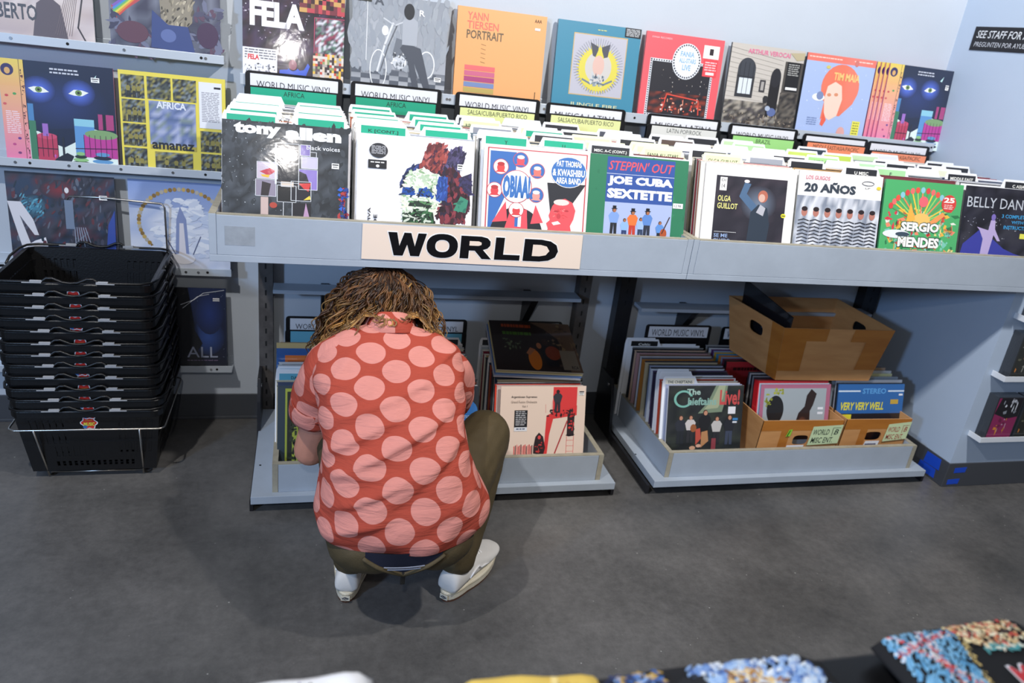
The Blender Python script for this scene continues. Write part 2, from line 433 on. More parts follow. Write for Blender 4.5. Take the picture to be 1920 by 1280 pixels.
# ------------------------------------------------------------------ lower record bins (low trays on a plinth)
def lower_bin(px0, px1, x0, x1, label):
    ox, oy = (x0 + x1) / 2, 2.4
    t = thing('record_tray', (ox, oy, 0.038), label, 'record tray', 'lower record trays')
    def B(name, a, mat=M_grey, bevel=0.0012):
        m = MB(); m.box(a[0] - ox, a[1] - oy, a[2] - 0.038, a[3] - ox, a[4] - oy, a[5] - 0.038); return m.build(name, mat, t, bevel=bevel)
    B('plinth_board', (px0, 2.112, 0.0385, px1, WY - 0.057, 0.066))
    fy = 2.135
    B('front_panel', (x0 + 0.019, fy, 0.0662, x1 - 0.019, fy + 0.018, 0.168))
    B('front_panel_top_edge', (x0 + 0.0005, fy + 0.0005, 0.1681, x1 - 0.0005, fy + 0.0175, 0.1705), M_edge, 0)
    for sx in (x0, x1 - 0.0185):
        B('side_panel', (sx, fy + 0.003, 0.0662, sx + 0.0185, WY - 0.06, 0.168))
        B('side_panel_front_edge', (sx + 0.0005, fy, 0.0662, sx + 0.018, fy + 0.0029, 0.168), M_edge, 0)
        B('side_panel_top_edge', (sx + 0.0005, fy + 0.019, 0.1681, sx + 0.018, WY - 0.062, 0.1705), M_edge, 0)
    m = MB()
    for q in (x0 - 0.045, x1 + 0.03):
        m.prism([(q - ox + 0.004 * math.cos(k * math.pi / 4), 2.3 - oy + 0.004 * math.sin(k * math.pi / 4)) for k in range(8)], 'z', 0.028, 0.0284)
    m.build('bolt_hole', M_hole, t, fixn=True)
    m = MB(); m.box(px0 + 0.04 - ox, 2.16 - oy, -0.036, px1 - 0.04 - ox, 2.19 - oy, 0.0); m.box(px0 + 0.04 - ox, 2.6 - oy, -0.036, px1 - 0.04 - ox, 2.64 - oy, 0.0); m.build('floor_runner', M_dark, t)
    return t
lower_bin(-0.158, 1.082, -0.094, 1.030, 'low grey wooden record tray on the floor in front of the crouching person')
lower_bin(1.236, 2.445, 1.284, 2.382, 'low grey wooden record tray on the floor holding cardboard boxes')
# ------------------------------------------------------------------ printed artwork as thin ink layers
_TC = {}
def text_geo(s, bold=0.0, shear=0.0):
    key = (s, bold, shear)
    if key in _TC: return _TC[key]
    cu = bpy.data.curves.new('tmp', 'FONT'); cu.body = s; cu.size = 1; cu.offset = bold; cu.shear = shear
    cu.resolution_u = 2; cu.fill_mode = 'FRONT'
    o = bpy.data.objects.new('tmp', cu); COL.objects.link(o)
    dg = bpy.context.evaluated_depsgraph_get()
    me = bpy.data.meshes.new_from_object(o.evaluated_get(dg))
    vs = [(v.co.x, v.co.y) for v in me.vertices]; fs = [tuple(p.vertices) for p in me.polygons]
    bpy.data.objects.remove(o); bpy.data.curves.remove(cu); bpy.data.meshes.remove(me)
    x0 = min(v[0] for v in vs); x1 = max(v[0] for v in vs); y0 = min(v[1] for v in vs); y1 = max(v[1] for v in vs)
    vs = [((a - x0) / (x1 - x0), (b - y0) / max(y1 - y0, 1e-6)) for a, b in vs]
    _TC[key] = (vs, fs); return _TC[key]

def art(mb, items, x0, z0, W, Hh, y0=0.0, step=0.00012, mi=0):
    """items laid on a plane facing -y; u right 0..1, v up 0..1"""
    y = y0
    step = min(step, 0.0016 / max(len(items), 1))
    def P(u, v): return (x0 + u * W, y, z0 + v * Hh)
    for it in items:
        k = it[0]; y -= step
        if k == 'r':
            _, a, b, c, d, col = it; mb.add([P(a, b), P(c, b), P(c, d), P(a, d)], [(0, 1, 2, 3)], H(col), mi)
        elif k == 'q' or k == 'p':
            pts, col = it[1], it[2]; mb.add([P(*p) for p in pts], [tuple(range(len(pts)))], H(col), mi)
        elif k == 'd':
            _, cx, cy, rx, ry, col = it[:6]; a0 = it[6] if len(it) > 6 else 0; a1 = it[7] if len(it) > 7 else 2 * math.pi
            n = 26; vs = [P(cx + rx * math.cos(a0 + (a1 - a0) * i / n), cy + ry * math.sin(a0 + (a1 - a0) * i / n)) for i in range(n + (1 if len(it) > 6 else 0))]
            mb.add(vs, [tuple(range(len(vs)))], H(col), mi)
        elif k == 'ring':
            _, cx, cy, rx, ry, t_, col = it; n = 28
            vs = [P(cx + rx * math.cos(2 * math.pi * i / n), cy + ry * math.sin(2 * math.pi * i / n)) for i in range(n)] + [P(cx + (rx - t_) * math.cos(2 * math.pi * i / n), cy + (ry - t_) * math.sin(2 * math.pi * i / n)) for i in range(n)]
            mb.add(vs, [(i, (i + 1) % n, n + (i + 1) % n, n + i) for i in range(n)], H(col), mi)
        elif k == 'g':
            _, a, b, c, d, top, bot = it; mb.add([P(a, b), P(c, b), P(c, d), P(a, d)], [(0, 1, 2, 3)], None, mi, cols=[H(bot), H(bot), H(top), H(top)])
        elif k == 'b':
            _, cx, cy, rx, ry, cc, ce = it; n = 20
            vs = [P(cx, cy)] + [P(cx + rx * math.cos(2 * math.pi * i / n), cy + ry * math.sin(2 * math.pi * i / n)) for i in range(n)]
            mb.add(vs, [(0, i + 1, (i + 1) % n + 1) for i in range(n)], None, mi, cols=[H(cc)] + [H(ce)] * n)
        elif k == 'n':
            _, a, b, c, d, nx, ny, pal, seed = it; r = random.Random(seed); pal = [H(q) for q in pal]
            # smoothed random field of palette colours
            g = [[r.choice(pal) for _ in range(nx + 1)] for _ in range(ny + 1)]
            vs = []; cs = []
            for j in range(ny + 1):
                for i in range(nx + 1):
                    vs.append(P(a + (c - a) * i / nx, b + (d - b) * j / ny)); cs.append(g[j][i])
            mb.add(vs, [(j * (nx + 1) + i, j * (nx + 1) + i + 1, (j + 1) * (nx + 1) + i + 1, (j + 1) * (nx + 1) + i) for j in range(ny) for i in range(nx)], None, mi, cols=cs)
        elif k == 'm':   # hard mosaic
            _, a, b, c, d, nx, ny, pal, seed = it; r = random.Random(seed)
            for j in range(ny):
                for i in range(nx):
                    mb.add([P(a + (c - a) * i / nx, b + (d - b) * j / ny), P(a + (c - a) * (i + 1) / nx, b + (d - b) * j / ny), P(a + (c - a) * (i + 1) / nx, b + (d - b) * (j + 1) / ny), P(a + (c - a) * i / nx, b + (d - b) * (j + 1) / ny)], [(0, 1, 2, 3)], H(r.choice(pal)), mi)
        elif k == 't':
            s, a, b, c, d, col = it[1:7]; bold = it[7] if len(it) > 7 else 0; sh = it[8] if len(it) > 8 else 0
            vs, fs = text_geo(s, bold, sh)
            mb.add([P(a + (c - a) * p[0], b + (d - b) * p[1]) for p in vs], fs, H(col), mi)
        elif k == 'tv':  # vertical text reading upward
            s, a, b, c, d, col = it[1:7]; bold = it[7] if len(it) > 7 else 0
            vs, fs = text_geo(s, bold, 0)
            mb.add([P(c - (c - a) * p[1], b + (d - b) * p[0]) for p in vs], fs, H(col), mi)
        elif k == 'l':
            _, pts, w_, col = it
            for i in range(len(pts) - 1):
                a, b = Vector(pts[i]), Vector(pts[i + 1]); d = (b - a).normalized(); nn = Vector((-d.y, d.x)) * w_ / 2; e = d * w_ * 0.3
                mb.add([P(*(a - nn - e)), P(*(b - nn + e)), P(*(b + nn + e)), P(*(a + nn - e))], [(0, 1, 2, 3)], H(col), mi)
        elif k == 's':   # speckles
            _, a, b, c, d, n, size, pal, seed = it; r = random.Random(seed)
            for _ in range(n):
                u, v, s_ = r.uniform(a, c), r.uniform(b, d), size * r.uniform(0.4, 1.3); an = r.uniform(0, 6.28); e = r.uniform(0.4, 1.6)
                mb.add([P(u + s_ * e * math.cos(an + q) , v + s_ / e * math.sin(an + q)) for q in (0, 1.3, 2.6, 4.2)], [(0, 1, 2, 3)], H(r.choice(pal)), mi)
        elif k in 'fF':   # painterly strokes kept inside a polygon, F also fills it
            if k == 'F': mb.add([P(*p) for p in it[1]], [tuple(range(len(it[1])))], H(it[4][0]), mi); y -= step
            _, poly, n, size, pal, seed = it[:6]; ang = it[6] if len(it) > 6 else None; r = random.Random(seed)
            xs = [q[0] for q in poly]; ys_ = [q[1] for q in poly]; got = 0; tries = 0
            while got < n and tries < n * 12:
                tries += 1; u, v = r.uniform(min(xs), max(xs)), r.uniform(min(ys_), max(ys_)); ins = False
                for i in range(len(poly)):
                    (xa, ya), (xb, yb) = poly[i - 1], poly[i]
                    if (ya > v) != (yb > v) and u < (xb - xa) * (v - ya) / (yb - ya) + xa: ins = not ins
                if not ins: continue
                got += 1; a = (ang if ang is not None else r.uniform(0, 3.14)) + r.uniform(-0.5, 0.5); L2, W2 = size * r.uniform(0.6, 1.5), size * r.uniform(0.2, 0.5)
                ca, sa = math.cos(a), math.sin(a); y -= 0.0000004
                mb.add([P(u + ca * p * L2 - sa * q * W2, v + sa * p * L2 + ca * q * W2) for p, q in ((-1, -0.3), (-0.5, -1), (0.5, -0.9), (1, 0.1), (0.4, 1), (-0.6, 0.8))], [(0, 1, 2, 3, 4, 5)], H(r.choice(pal)), mi)
        elif k == 'lines':  # rows of fine print
            _, a, b, c, d, n, col, seed = it; r = random.Random(seed)
            for i in range(n):
                v = d - (d - b) * (i + 0.2) / n; h = (d - b) / n * 0.45; u = a
                while u < c - 0.01:
                    w_ = min(r.uniform(0.02, 0.06), c - u); mb.add([P(u, v - h), P(u + w_, v - h), P(u + w_, v), P(u, v)], [(0, 1, 2, 3)], H(col), mi); u += w_ + 0.008
    return y

def fig(u, v, h, shirt, pants, skin='#8a5a40', hat=None, hair='#1c1512', lean=0.0):
    """small standing figure as printed shapes"""
    w_ = h * 0.13
    L = [('p', [(u - w_ * 0.8, v), (u - w_ * 0.15, v), (u, v + h * 0.42), (u + w_ * 0.15, v), (u + w_ * 0.8, v), (u + w_ * 0.75, v + h * 0.5), (u - w_ * 0.75, v + h * 0.5)], pants),
         ('p', [(u - w_ * 0.85, v + h * 0.45), (u + w_ * 0.85, v + h * 0.45), (u + w_ * 1.25, v + h * 0.72), (u + w_ * 0.7 + lean, v + h * 0.83), (u - w_ * 0.7 + lean, v + h * 0.83), (u - w_ * 1.3, v + h * 0.70)], shirt),
         ('d', u + lean, v + h * 0.905, h * 0.062, h * 0.085, hair), ('d', u + lean + h * 0.008, v + h * 0.89, h * 0.048, h * 0.07, skin)]
    if hat: L += [('r', u + lean - h * 0.055, v + h * 0.95, u + lean + h * 0.055, v + h * 1.06, hat), ('r', u + lean - h * 0.09, v + h * 0.94, u + lean + h * 0.09, v + h * 0.965, hat)]
    return L

# every sleeve: local origin = bottom centre of its front face, front faces -y
LP = 0.315
def sleeve_mesh(name, items, edge='#d8d4cc', back='#cfcac0', t=0.0038, size=LP, mat=None, vis=0.0):
    mb = MB()
    mb.box(-size / 2, 0, 0, size / 2, t, size, H(edge))
    if items and vis: mb.add([(-size / 2, -0.0001, 0), (size / 2, -0.0001, 0), (size / 2, -0.0001, size * vis), (-size / 2, -0.0001, size * vis)], [(0, 1, 2, 3)], H(items[0][5]) if items[0][0] == 'r' else H('#262a2c'))
    if items: art(mb, items, -size / 2, size * vis, size, size * (1 - vis))
    return mb.mesh(name, [mat or M_gloss])

def sticker_child(parent, u, v, w_, h_, items, bg='#f4f4f4', size=LP, name='price_sticker', y=-0.0022, label=None):
    mb = MB()
    x0, z0 = -size / 2 + u * size, v * size
    mb.box(x0, y, z0, x0 + w_ * size, y + 0.00012, z0 + h_ * size, H(bg))
    if items: art(mb, items, x0, z0, w_ * size, h_ * size, y0=y)
    o = link(name, mb.mesh(name, [M_print]), parent)
    if label: o['label'] = label
    return o

PRICE = [('r', 0.08, 0.62, 0.92, 0.82, '#222'), ('r', 0.15, 0.25, 0.8, 0.40, '#555')]
def album(items, x, y, z, lean, label, edge='#d8d4cc', t=0.0038, copies=1, yaw=0.0, roll=0.0, group=None, cat='record', name='record_album', stickers=(), gloss=True, vis=0.0):
    """front face bottom centre at (x,y,z), leaning back by lean degrees"""
    me = sleeve_mesh(name, items, edge, t=t, mat=M_gloss if gloss else M_print, vis=vis)
    o = link(name, me, None, (x, y, z), (-math.radians(lean), roll, yaw))
    tag(o, label, cat, group)
    for s in stickers: sticker_child(o, *s)
    return o

# ------------------------------------------------------------------ album covers (generic artwork; lettering as on the covers)
A = {}
DKP = ['#10131c', '#1a1f2c', '#2c3344', '#0c0d12']
A['tony'] = [('n', 0, 0, 1, 1, 14, 14, ['#2b3036', '#3a4048', '#1f242a', '#4a5058'], 1),
    ('f', [(0, 0), (0, 1), (1, 1), (1, 0)], 200, 0.045, ['#2e343a', '#353b42', '#3c4249', '#2a2f35'], 3, 1.4), ('s', 0, 0.1, 0.5, 1, 90, 0.004, ['#c4ccd4', '#dfe6ec', '#8c98a4'], 4),
    ('r', 0.42, 0.40, 0.60, 0.80, '#20222a'), ('b', 0.50, 0.66, 0.07, 0.10, '#5c4a4c', '#20222a'), ('r', 0.27, 0.43, 0.43, 0.60, '#c9bccb'), ('r', 0.26, 0.25, 0.42, 0.42, '#8f8698'), ('p', [(0.30, 0.25), (0.36, 0.25), (0.38, 0.38), (0.31, 0.40)], '#2a2226'),
    ('p', [(0.29, 0.50), (0.37, 0.54), (0.42, 0.51), (0.36, 0.46)], '#c03a4c'), ('p', [(0.30, 0.47), (0.37, 0.47), (0.36, 0.44), (0.31, 0.45)], '#e2b83c'),
    ('r', 0.60, 0.34, 0.75, 0.55, '#8f7cc4'), ('p', [(0.60, 0.34), (0.70, 0.36), (0.66, 0.50), (0.60, 0.53)], '#22202a'), ('r', 0.62, 0.56, 0.75, 0.68, '#c6c0da'), ('r', 0.61, 0.69, 0.69, 0.80, '#7d6cb0'),
    ('r', 0.43, 0.20, 0.58, 0.37, '#14161a'), ('r', 0.54, 0.22, 0.70, 0.42, '#1d1c28'), ('p', [(0.60, 0.40), (0.70, 0.41), (0.68, 0.32), (0.64, 0.35)], '#d23b3b'), ('p', [(0.64, 0.23), (0.70, 0.24), (0.69, 0.28)], '#ead04a'),
    ('r', 0.46, 0.36, 0.56, 0.41, '#d9c9b8'), ('r', 0.30, 0.06, 0.36, 0.24, '#c9b0a8'), ('r', 0.55, 0.04, 0.70, 0.20, '#1b1a22'), ('p', [(0.64, 0.05), (0.69, 0.05), (0.66, 0.2)], '#b892b4'), ('d', 0.40, 0.16, 0.03, 0.03, '#b24434'),
    ('r', 0.41, 0.38, 0.425, 0.80, '#e4e6ea'), ('s', 0.93, 0.0, 1, 0.4, 30, 0.03, ['#2f64c8', '#1c3f8c', '#b03c3c'], 9)]
for (a, b, c, d) in ((0.42, 0.60, 0.60, 0.80), (0.42, 0.40, 0.60, 0.60), (0.27, 0.43, 0.43, 0.60), (0.26, 0.25, 0.42, 0.42), (0.60, 0.34, 0.75, 0.55), (0.43, 0.20, 0.58, 0.37), (0.54, 0.22, 0.70, 0.42), (0.61, 0.69, 0.69, 0.80), (0.62, 0.56, 0.75, 0.68), (0.69, 0.68, 0.74, 0.73), (0.46, 0.36, 0.54, 0.40), (0.48, 0.05, 0.55, 0.20)):
    A['tony'].append(('l', [(a, b), (c, b), (c, d), (a, d), (a, b)], 0.005, '#dcdfe4'))
A['tony'] += [('t', 'tony', 0.09, 0.84, 0.455, 0.985, '#f2f4f6', 0.06), ('t', 'allen', 0.49, 0.845, 0.94, 0.975, '#f2f4f6', 0.06), ('t', 'black voices', 0.66, 0.755, 0.93, 0.80, '#e6e8ec', 0.01)]
A['paint'] = [('r', 0, 0, 1, 1, '#f2f1f4'),
    ('F', [(0.36, 0.50), (0.42, 0.66), (0.52, 0.72), (0.64, 0.68), (0.62, 0.42), (0.48, 0.44)], 71, 0.034, ['#2b3a6c', '#22305c', '#3c4c8c', '#1c2440'], 1, 0.8), ('F', [(0.44, 0.54), (0.50, 0.64), (0.53, 0.55)], 14, 0.020, ['#f0eff2'], 2),
    ('F', [(0.52, 0.64), (0.56, 0.80), (0.60, 0.93), (0.72, 0.96), (0.80, 0.84), (0.78, 0.68), (0.66, 0.62)], 165, 0.034, ['#6e3236', '#8a3c3c', '#40223a', '#a24a44', '#5c2c30', '#b4605c'], 3, 1.2),
    ('F', [(0.74, 0.66), (0.79, 0.88), (0.88, 0.95), (0.93, 0.82), (0.86, 0.64)], 77, 0.031, ['#4c4468', '#3a3454', '#5c5480', '#2c2840'], 4, 1.3),
    ('F', [(0.68, 0.18), (0.64, 0.60), (0.80, 0.70), (0.97, 0.56), (0.99, 0.30), (0.93, 0.12), (0.80, 0.06)], 231, 0.041, ['#3a1f28', '#4c2430', '#24141e', '#6e2a34', '#2c2438', '#5c3040', '#8a3a44'], 5, 1.5),
    ('F', [(0.88, 0.60), (0.99, 0.66), (1.0, 0.42), (0.93, 0.44)], 33, 0.031, ['#302c48', '#3c3860'], 6), ('F', [(0.84, 0.24), (0.90, 0.40), (0.97, 0.36), (0.95, 0.22)], 11, 0.027, ['#3f8a70', '#2c6c5c'], 7),
    ('F', [(0.40, 0.10), (0.38, 0.40), (0.44, 0.62), (0.56, 0.68), (0.70, 0.60), (0.72, 0.36), (0.66, 0.10), (0.52, 0.04)], 341, 0.031, ['#eef0e6', '#dfe3d2', '#c8d8bc', '#f4f4ee', '#b8ccb0', '#a8c4a0', '#e6e2cf', '#8cac84'], 8),
    ('F', [(0.68, 0.34), (0.70, 0.60), (0.78, 0.60), (0.78, 0.34)], 33, 0.031, ['#2c4c9a', '#3c64b4', '#24407c'], 9, 1.5), ('F', [(0.38, 0.38), (0.39, 0.46), (0.48, 0.46), (0.49, 0.38)], 22, 0.024, ['#1c4ea0', '#2c3c5c', '#16305c'], 10), ('F', [(0.52, 0.37), (0.53, 0.46), (0.64, 0.46), (0.65, 0.37)], 24, 0.024, ['#1c4ea0', '#20283a', '#2c56a8', '#4c6c54'], 11),
    ('F', [(0.40, 0.05), (0.39, 0.18), (0.52, 0.24), (0.66, 0.20), (0.68, 0.06)], 93, 0.027, ['#1c3a26', '#3c6e44', '#0f1a14', '#2c4c34', '#c8d0c0', '#16241c'], 12), ('F', [(0.44, 0.26), (0.46, 0.32), (0.62, 0.32), (0.64, 0.26)], 18, 0.024, ['#2a3a30', '#1c2420', '#5c8c5c'], 13),
    ('d', 0.175, 0.83, 0.078, 0.078, '#2c2d33'), ('lines', 0.115, 0.79, 0.235, 0.88, 7, '#b9bac0', 3), ('r', 0.09, 0.64, 0.245, 0.73, '#1d1e24'), ('lines', 0.11, 0.69, 0.225, 0.715, 1, '#e8e8e8', 3), ('d', 0.17, 0.665, 0.015, 0.015, '#e8e8e8'),
    ('tv', 'VIVA', 0.095, 0.04, 0.12, 0.22, '#20222a', 0.02), ('tv', 'DE', 0.145, 0.04, 0.175, 0.15, '#20222a', 0.02)]
A['pat'] = [('r', 0, 0, 1, 1, '#efe9e4'), ('l', [(0.04, 0.02), (0.04, 0.96), (0.97, 0.96), (0.97, 0.02)], 0.012, '#c8545c'), ('r', 0.06, 0.0, 0.30, 0.93, '#3f6fb4'), ('p', [(0.06, 0.0), (0.25, 0.55), (0.35, 0.93), (0.60, 0.93), (0.58, 0.0)], '#efe9e4'),
    ('d', 0.33, 0.0, 0.25, 0.32, '#2a2a30', 0, math.pi), ('p', [(0.20, 0.0), (0.27, 0.30), (0.42, 0.30), (0.44, 0.0)], '#ea5560'), ('p', [(0.10, 0.14), (0.22, 0.38), (0.24, 0.16)], '#ea5560'), ('p', [(0.46, 0.14), (0.50, 0.36), (0.58, 0.16)], '#ea5560'), ('r', 0.31, 0.10, 0.34, 0.26, '#3f6fb4'), ('r', 0.34, 0.10, 0.37, 0.26, '#f4f0ea')]
for cx, cy, c1, c2 in ((0.16, 0.76, '#efe9e4', '#e04c4c'), (0.34, 0.85, '#3f6fb4', '#ea5560'), (0.50, 0.74, '#3f6fb4', '#ea7a70'), (0.11, 0.50, '#efe9e4', '#d8484c'), (0.50, 0.47, '#3f6fb4', '#ea9a90'), (0.32, 0.29, '#f4f0ea', '#d8484c')):
    A['pat'] += [('d', cx, cy, 0.072, 0.086, '#c8545c'), ('d', cx, cy, 0.066, 0.080, c1), ('d', cx, cy - 0.01, 0.036, 0.05, c2), ('d', cx, cy + 0.03, 0.034, 0.022, '#efe9e4' if c1 != '#efe9e4' else '#b83a3e'), ('p', [(cx - 0.05, cy - 0.06), (cx + 0.05, cy - 0.06), (cx + 0.02, cy - 0.03), (cx - 0.02, cy - 0.03)], c2)]
A['pat'] += [('d', 0.31, 0.55, 0.145, 0.185, '#c8545c'), ('d', 0.31, 0.55, 0.138, 0.178, '#e9eef4'), ('t', 'OBIAA!', 0.185, 0.42, 0.44, 0.68, '#3f74b8', 0.06),
    ('p', [(0.60, 0.62), (0.97, 0.62), (0.80, 0.30), (0.82, 0.0), (0.68, 0.0)], '#2f3036'), ('d', 0.80, 0.75, 0.175, 0.175, '#efe9e4'), ('d', 0.80, 0.75, 0.168, 0.168, '#3f74b8'),
    ('t', 'PAT THOMAS', 0.68, 0.81, 0.92, 0.88, '#f4f4f4', 0.03), ('t', '& KWASHIBU', 0.645, 0.705, 0.955, 0.785, '#f4f4f4', 0.03), ('t', 'AREA BAND', 0.68, 0.62, 0.92, 0.69, '#f4f4f4', 0.03),
    ('p', [(0.60, 0.0), (0.63, 0.10), (0.61, 0.16), (0.645, 0.20), (0.63, 0.25), (0.66, 0.36), (0.71, 0.43), (0.78, 0.45), (0.85, 0.41), (0.885, 0.32), (0.87, 0.22), (0.84, 0.14), (0.87, 0.0)], '#e9575e'), ('d', 0.745, 0.405, 0.075, 0.035, '#f2d8d0'), ('f', [(0.66, 0.22), (0.66, 0.36), (0.80, 0.36), (0.80, 0.20)], 40, 0.016, ['#f08c88', '#d8484c', '#e9575e'], 6), ('d', 0.70, 0.30, 0.025, 0.012, '#b83a42'), ('d', 0.80, 0.31, 0.02, 0.01, '#b83a42'), ('p', [(0.66, 0.17), (0.72, 0.19), (0.75, 0.16), (0.68, 0.14)], '#f8f0e8'), ('d', 0.725, 0.245, 0.02, 0.03, '#c8444c')]
A['cuba'] = [('r', 0, 0, 1, 1, '#2f7a58'), ('s', 0, 0, 1, 1, 30, 0.03, ['#34825e', '#2b7252'], 3), ('r', 0.17, 0.0, 0.86, 0.47, '#aab8dc'), ('r', 0.17, 0.46, 0.86, 0.98, '#33549c'), ('r', 0.17, 0.785, 0.86, 0.79, '#d8dce8'),
    ('t', "STEPPIN' OUT", 0.185, 0.83, 0.85, 0.94, '#e0555f', 0.012, 0.25), ('t', 'JOE CUBA', 0.185, 0.645, 0.85, 0.765, '#f4f6fa', 0.06), ('t', 'SEXTETTE', 0.185, 0.505, 0.85, 0.62, '#f4f6fa', 0.06)]
for u, v, sh, pn, ht in ((0.27, 0.10, '#7f9fd8', '#22242c', '#15161c'), (0.38, 0.05, '#8fb4e4', '#2c3c68', None), (0.46, 0.08, '#e8763a', '#c23c2c', '#15161c'), (0.545, 0.07, '#9cb8e8', '#30405c', None), (0.61, 0.09, '#5c86c8', '#2a3040', '#15161c'), (0.745, 0.04, '#5f8fd0', '#22242c', None)):
    A['cuba'] += fig(u, v - 0.03, 0.33 if ht else 0.26, sh, pn, '#a86c4c', ht)
A['cuba'] += [('d', 0.785, 0.12, 0.035, 0.06, '#b0522c'), ('l', [(0.77, 0.12), (0.84, 0.32)], 0.010, '#3a2420'), ('r', 0.865, 0.43, 0.97, 0.49, '#eceef0'), ('t', '12.98', 0.88, 0.445, 0.95, 0.475, '#222')]
A['olga'] = [('r', 0, 0, 1, 1, '#efedea'), ('n', 0.12, 0.04, 0.90, 0.86, 8, 8, ['#34323c', '#2c2a34', '#3c3640', '#282630'], 5), ('b', 0.60, 0.55, 0.20, 0.22, '#6f7c90', '#34323c'), ('p', [(0.38, 0.62), (0.43, 0.80), (0.50, 0.78), (0.46, 0.66), (0.60, 0.50), (0.54, 0.44)], '#506c8c'), ('p', [(0.50, 0.04), (0.52, 0.44), (0.60, 0.54), (0.70, 0.50), (0.74, 0.30), (0.72, 0.04)], '#2f3a48'), ('p', [(0.58, 0.44), (0.62, 0.54), (0.68, 0.50), (0.66, 0.40)], '#b8b8c0'), ('d', 0.64, 0.64, 0.055, 0.075, '#b86c58'), ('d', 0.63, 0.62, 0.035, 0.05, '#d8b0a0'), ('p', [(0.62, 0.06), (0.66, 0.08), (0.74, 0.03), (0.70, 0.03)], '#dcd6da'), ('d', 0.45, 0.81, 0.03, 0.02, '#e0dadc'),
    ('r', 0.16, 0.68, 0.235, 0.84, '#eceae8'), ('t', 'DI', 0.175, 0.79, 0.22, 0.82, '#444'), ('t', '14', 0.18, 0.71, 0.215, 0.76, '#333'), ('t', 'OLGA', 0.15, 0.55, 0.29, 0.62, '#e6e08c', 0.02), ('t', 'GUILLOT', 0.15, 0.46, 0.37, 0.53, '#e6e08c', 0.02), ('r', 0.14, 0.175, 0.38, 0.18, '#d8d8dc'), ('t', 'SE ME', 0.14, 0.11, 0.29, 0.155, '#9cb4dc', 0.01), ('t', 'OLVIDO', 0.14, 0.05, 0.32, 0.095, '#9cb4dc', 0.01), ('d', 0.885, 0.42, 0.028, 0.026, '#ece43c'), ('r', 0.865, 0.413, 0.905, 0.425, '#333')]
A['anos'] = [('r', 0, 0, 1, 1, '#efeeec'), ('n', 0, 0, 1, 0.70, 26, 6, ['#c8ccd6', '#9ea6b4', '#e2e4ea', '#848c9c'], 9), ('r', 0, 0.695, 1, 0.70, '#efeeec')]
for i in range(7):
    u = 0.10 + i * 0.135
    for k in range(9): A['anos'].append(('l', [(u - 0.06, 0.02 + k * 0.045), (u, 0.04 + k * 0.045), (u + 0.06, 0.02 + k * 0.045)], 0.014, '#2b2c34'))
    A['anos'] += [('d', u, 0.49, 0.035, 0.055, '#b87a6c'), ('d', u, 0.53, 0.035, 0.03, '#2c2226')]
A['anos'] += [('t', 'LOS GUIGOS', 0.08, 0.90, 0.36, 0.95, '#e2909c', 0.02), ('t', '20 AÑOS', 0.07, 0.745, 0.68, 0.88, '#39424e', 0.045), ('ring', 0.82, 0.90, 0.075, 0.03, 0.008, '#6c6c70'), ('t', 'LP', 0.79, 0.83, 0.85, 0.85, '#888'), ('d', 0.955, 0.85, 0.028, 0.022, '#ecd23c')]
A['sergio'] = [('r', 0, 0, 1, 1, '#4fae6c'), ('s', 0.06, 0.05, 0.94, 0.62, 150, 0.035, ['#e2533f', '#f2b84c', '#7cc8b4', '#2f7a4c', '#f28c6c', '#f6e08c', '#9fd8d0', '#d83a4c', '#ecece0'], 21)]
for i in range(15):
    a = math.pi * (0.16 + 0.68 * i / 14); A['sergio'].append(('l', [(0.48, 0.45), (0.48 + 0.44 * math.cos(a), 0.45 + 0.42 * math.sin(a))], 0.018, ['#9fd06c', '#f2c84c', '#5c9c5c', '#e88c5c'][i % 4])); A['sergio'].append(('d', 0.48 + 0.44 * math.cos(a), 0.45 + 0.44 * math.sin(a), 0.028, 0.04, ['#e85a48', '#e8706c', '#d84848', '#8cc8d8'][i % 4]))
A['sergio'] += [('d', 0.50, 0.50, 0.11, 0.09, '#f2c46c'), ('d', 0.50, 0.74, 0.06, 0.07, '#ea6a74'), ('p', [(0.30, 0.42), (0.34, 0.72), (0.42, 0.50)], '#f2b44c'), ('p', [(0.60, 0.48), (0.76, 0.62), (0.80, 0.58), (0.64, 0.42)], '#f29c5c'), ('d', 0.83, 0.74, 0.095, 0.115, '#d8433f'), ('t', '25', 0.76, 0.75, 0.90, 0.82, '#f6f2ec', 0.04), ('lines', 0.77, 0.66, 0.89, 0.73, 3, '#f2e0d8', 4), ('d', 0.20, 0.30, 0.17, 0.055, '#e8ecf0'), ('d', 0.28, 0.30, 0.09, 0.03, '#3c4c5c'),
    ('t', 'SERGIO', 0.245, 0.335, 0.745, 0.475, '#2c4c3c', 0.10), ('t', 'SERGIO', 0.25, 0.345, 0.74, 0.465, '#f6f4f0', 0.05), ('t', 'MENDES', 0.225, 0.125, 0.765, 0.28, '#2c4c3c', 0.10), ('t', 'MENDES', 0.23, 0.135, 0.76, 0.27, '#f6f4f0', 0.05), ('t', 'IN THE KEY OF JOY', 0.25, 0.06, 0.75, 0.105, '#3c5c6c', 0.02)]
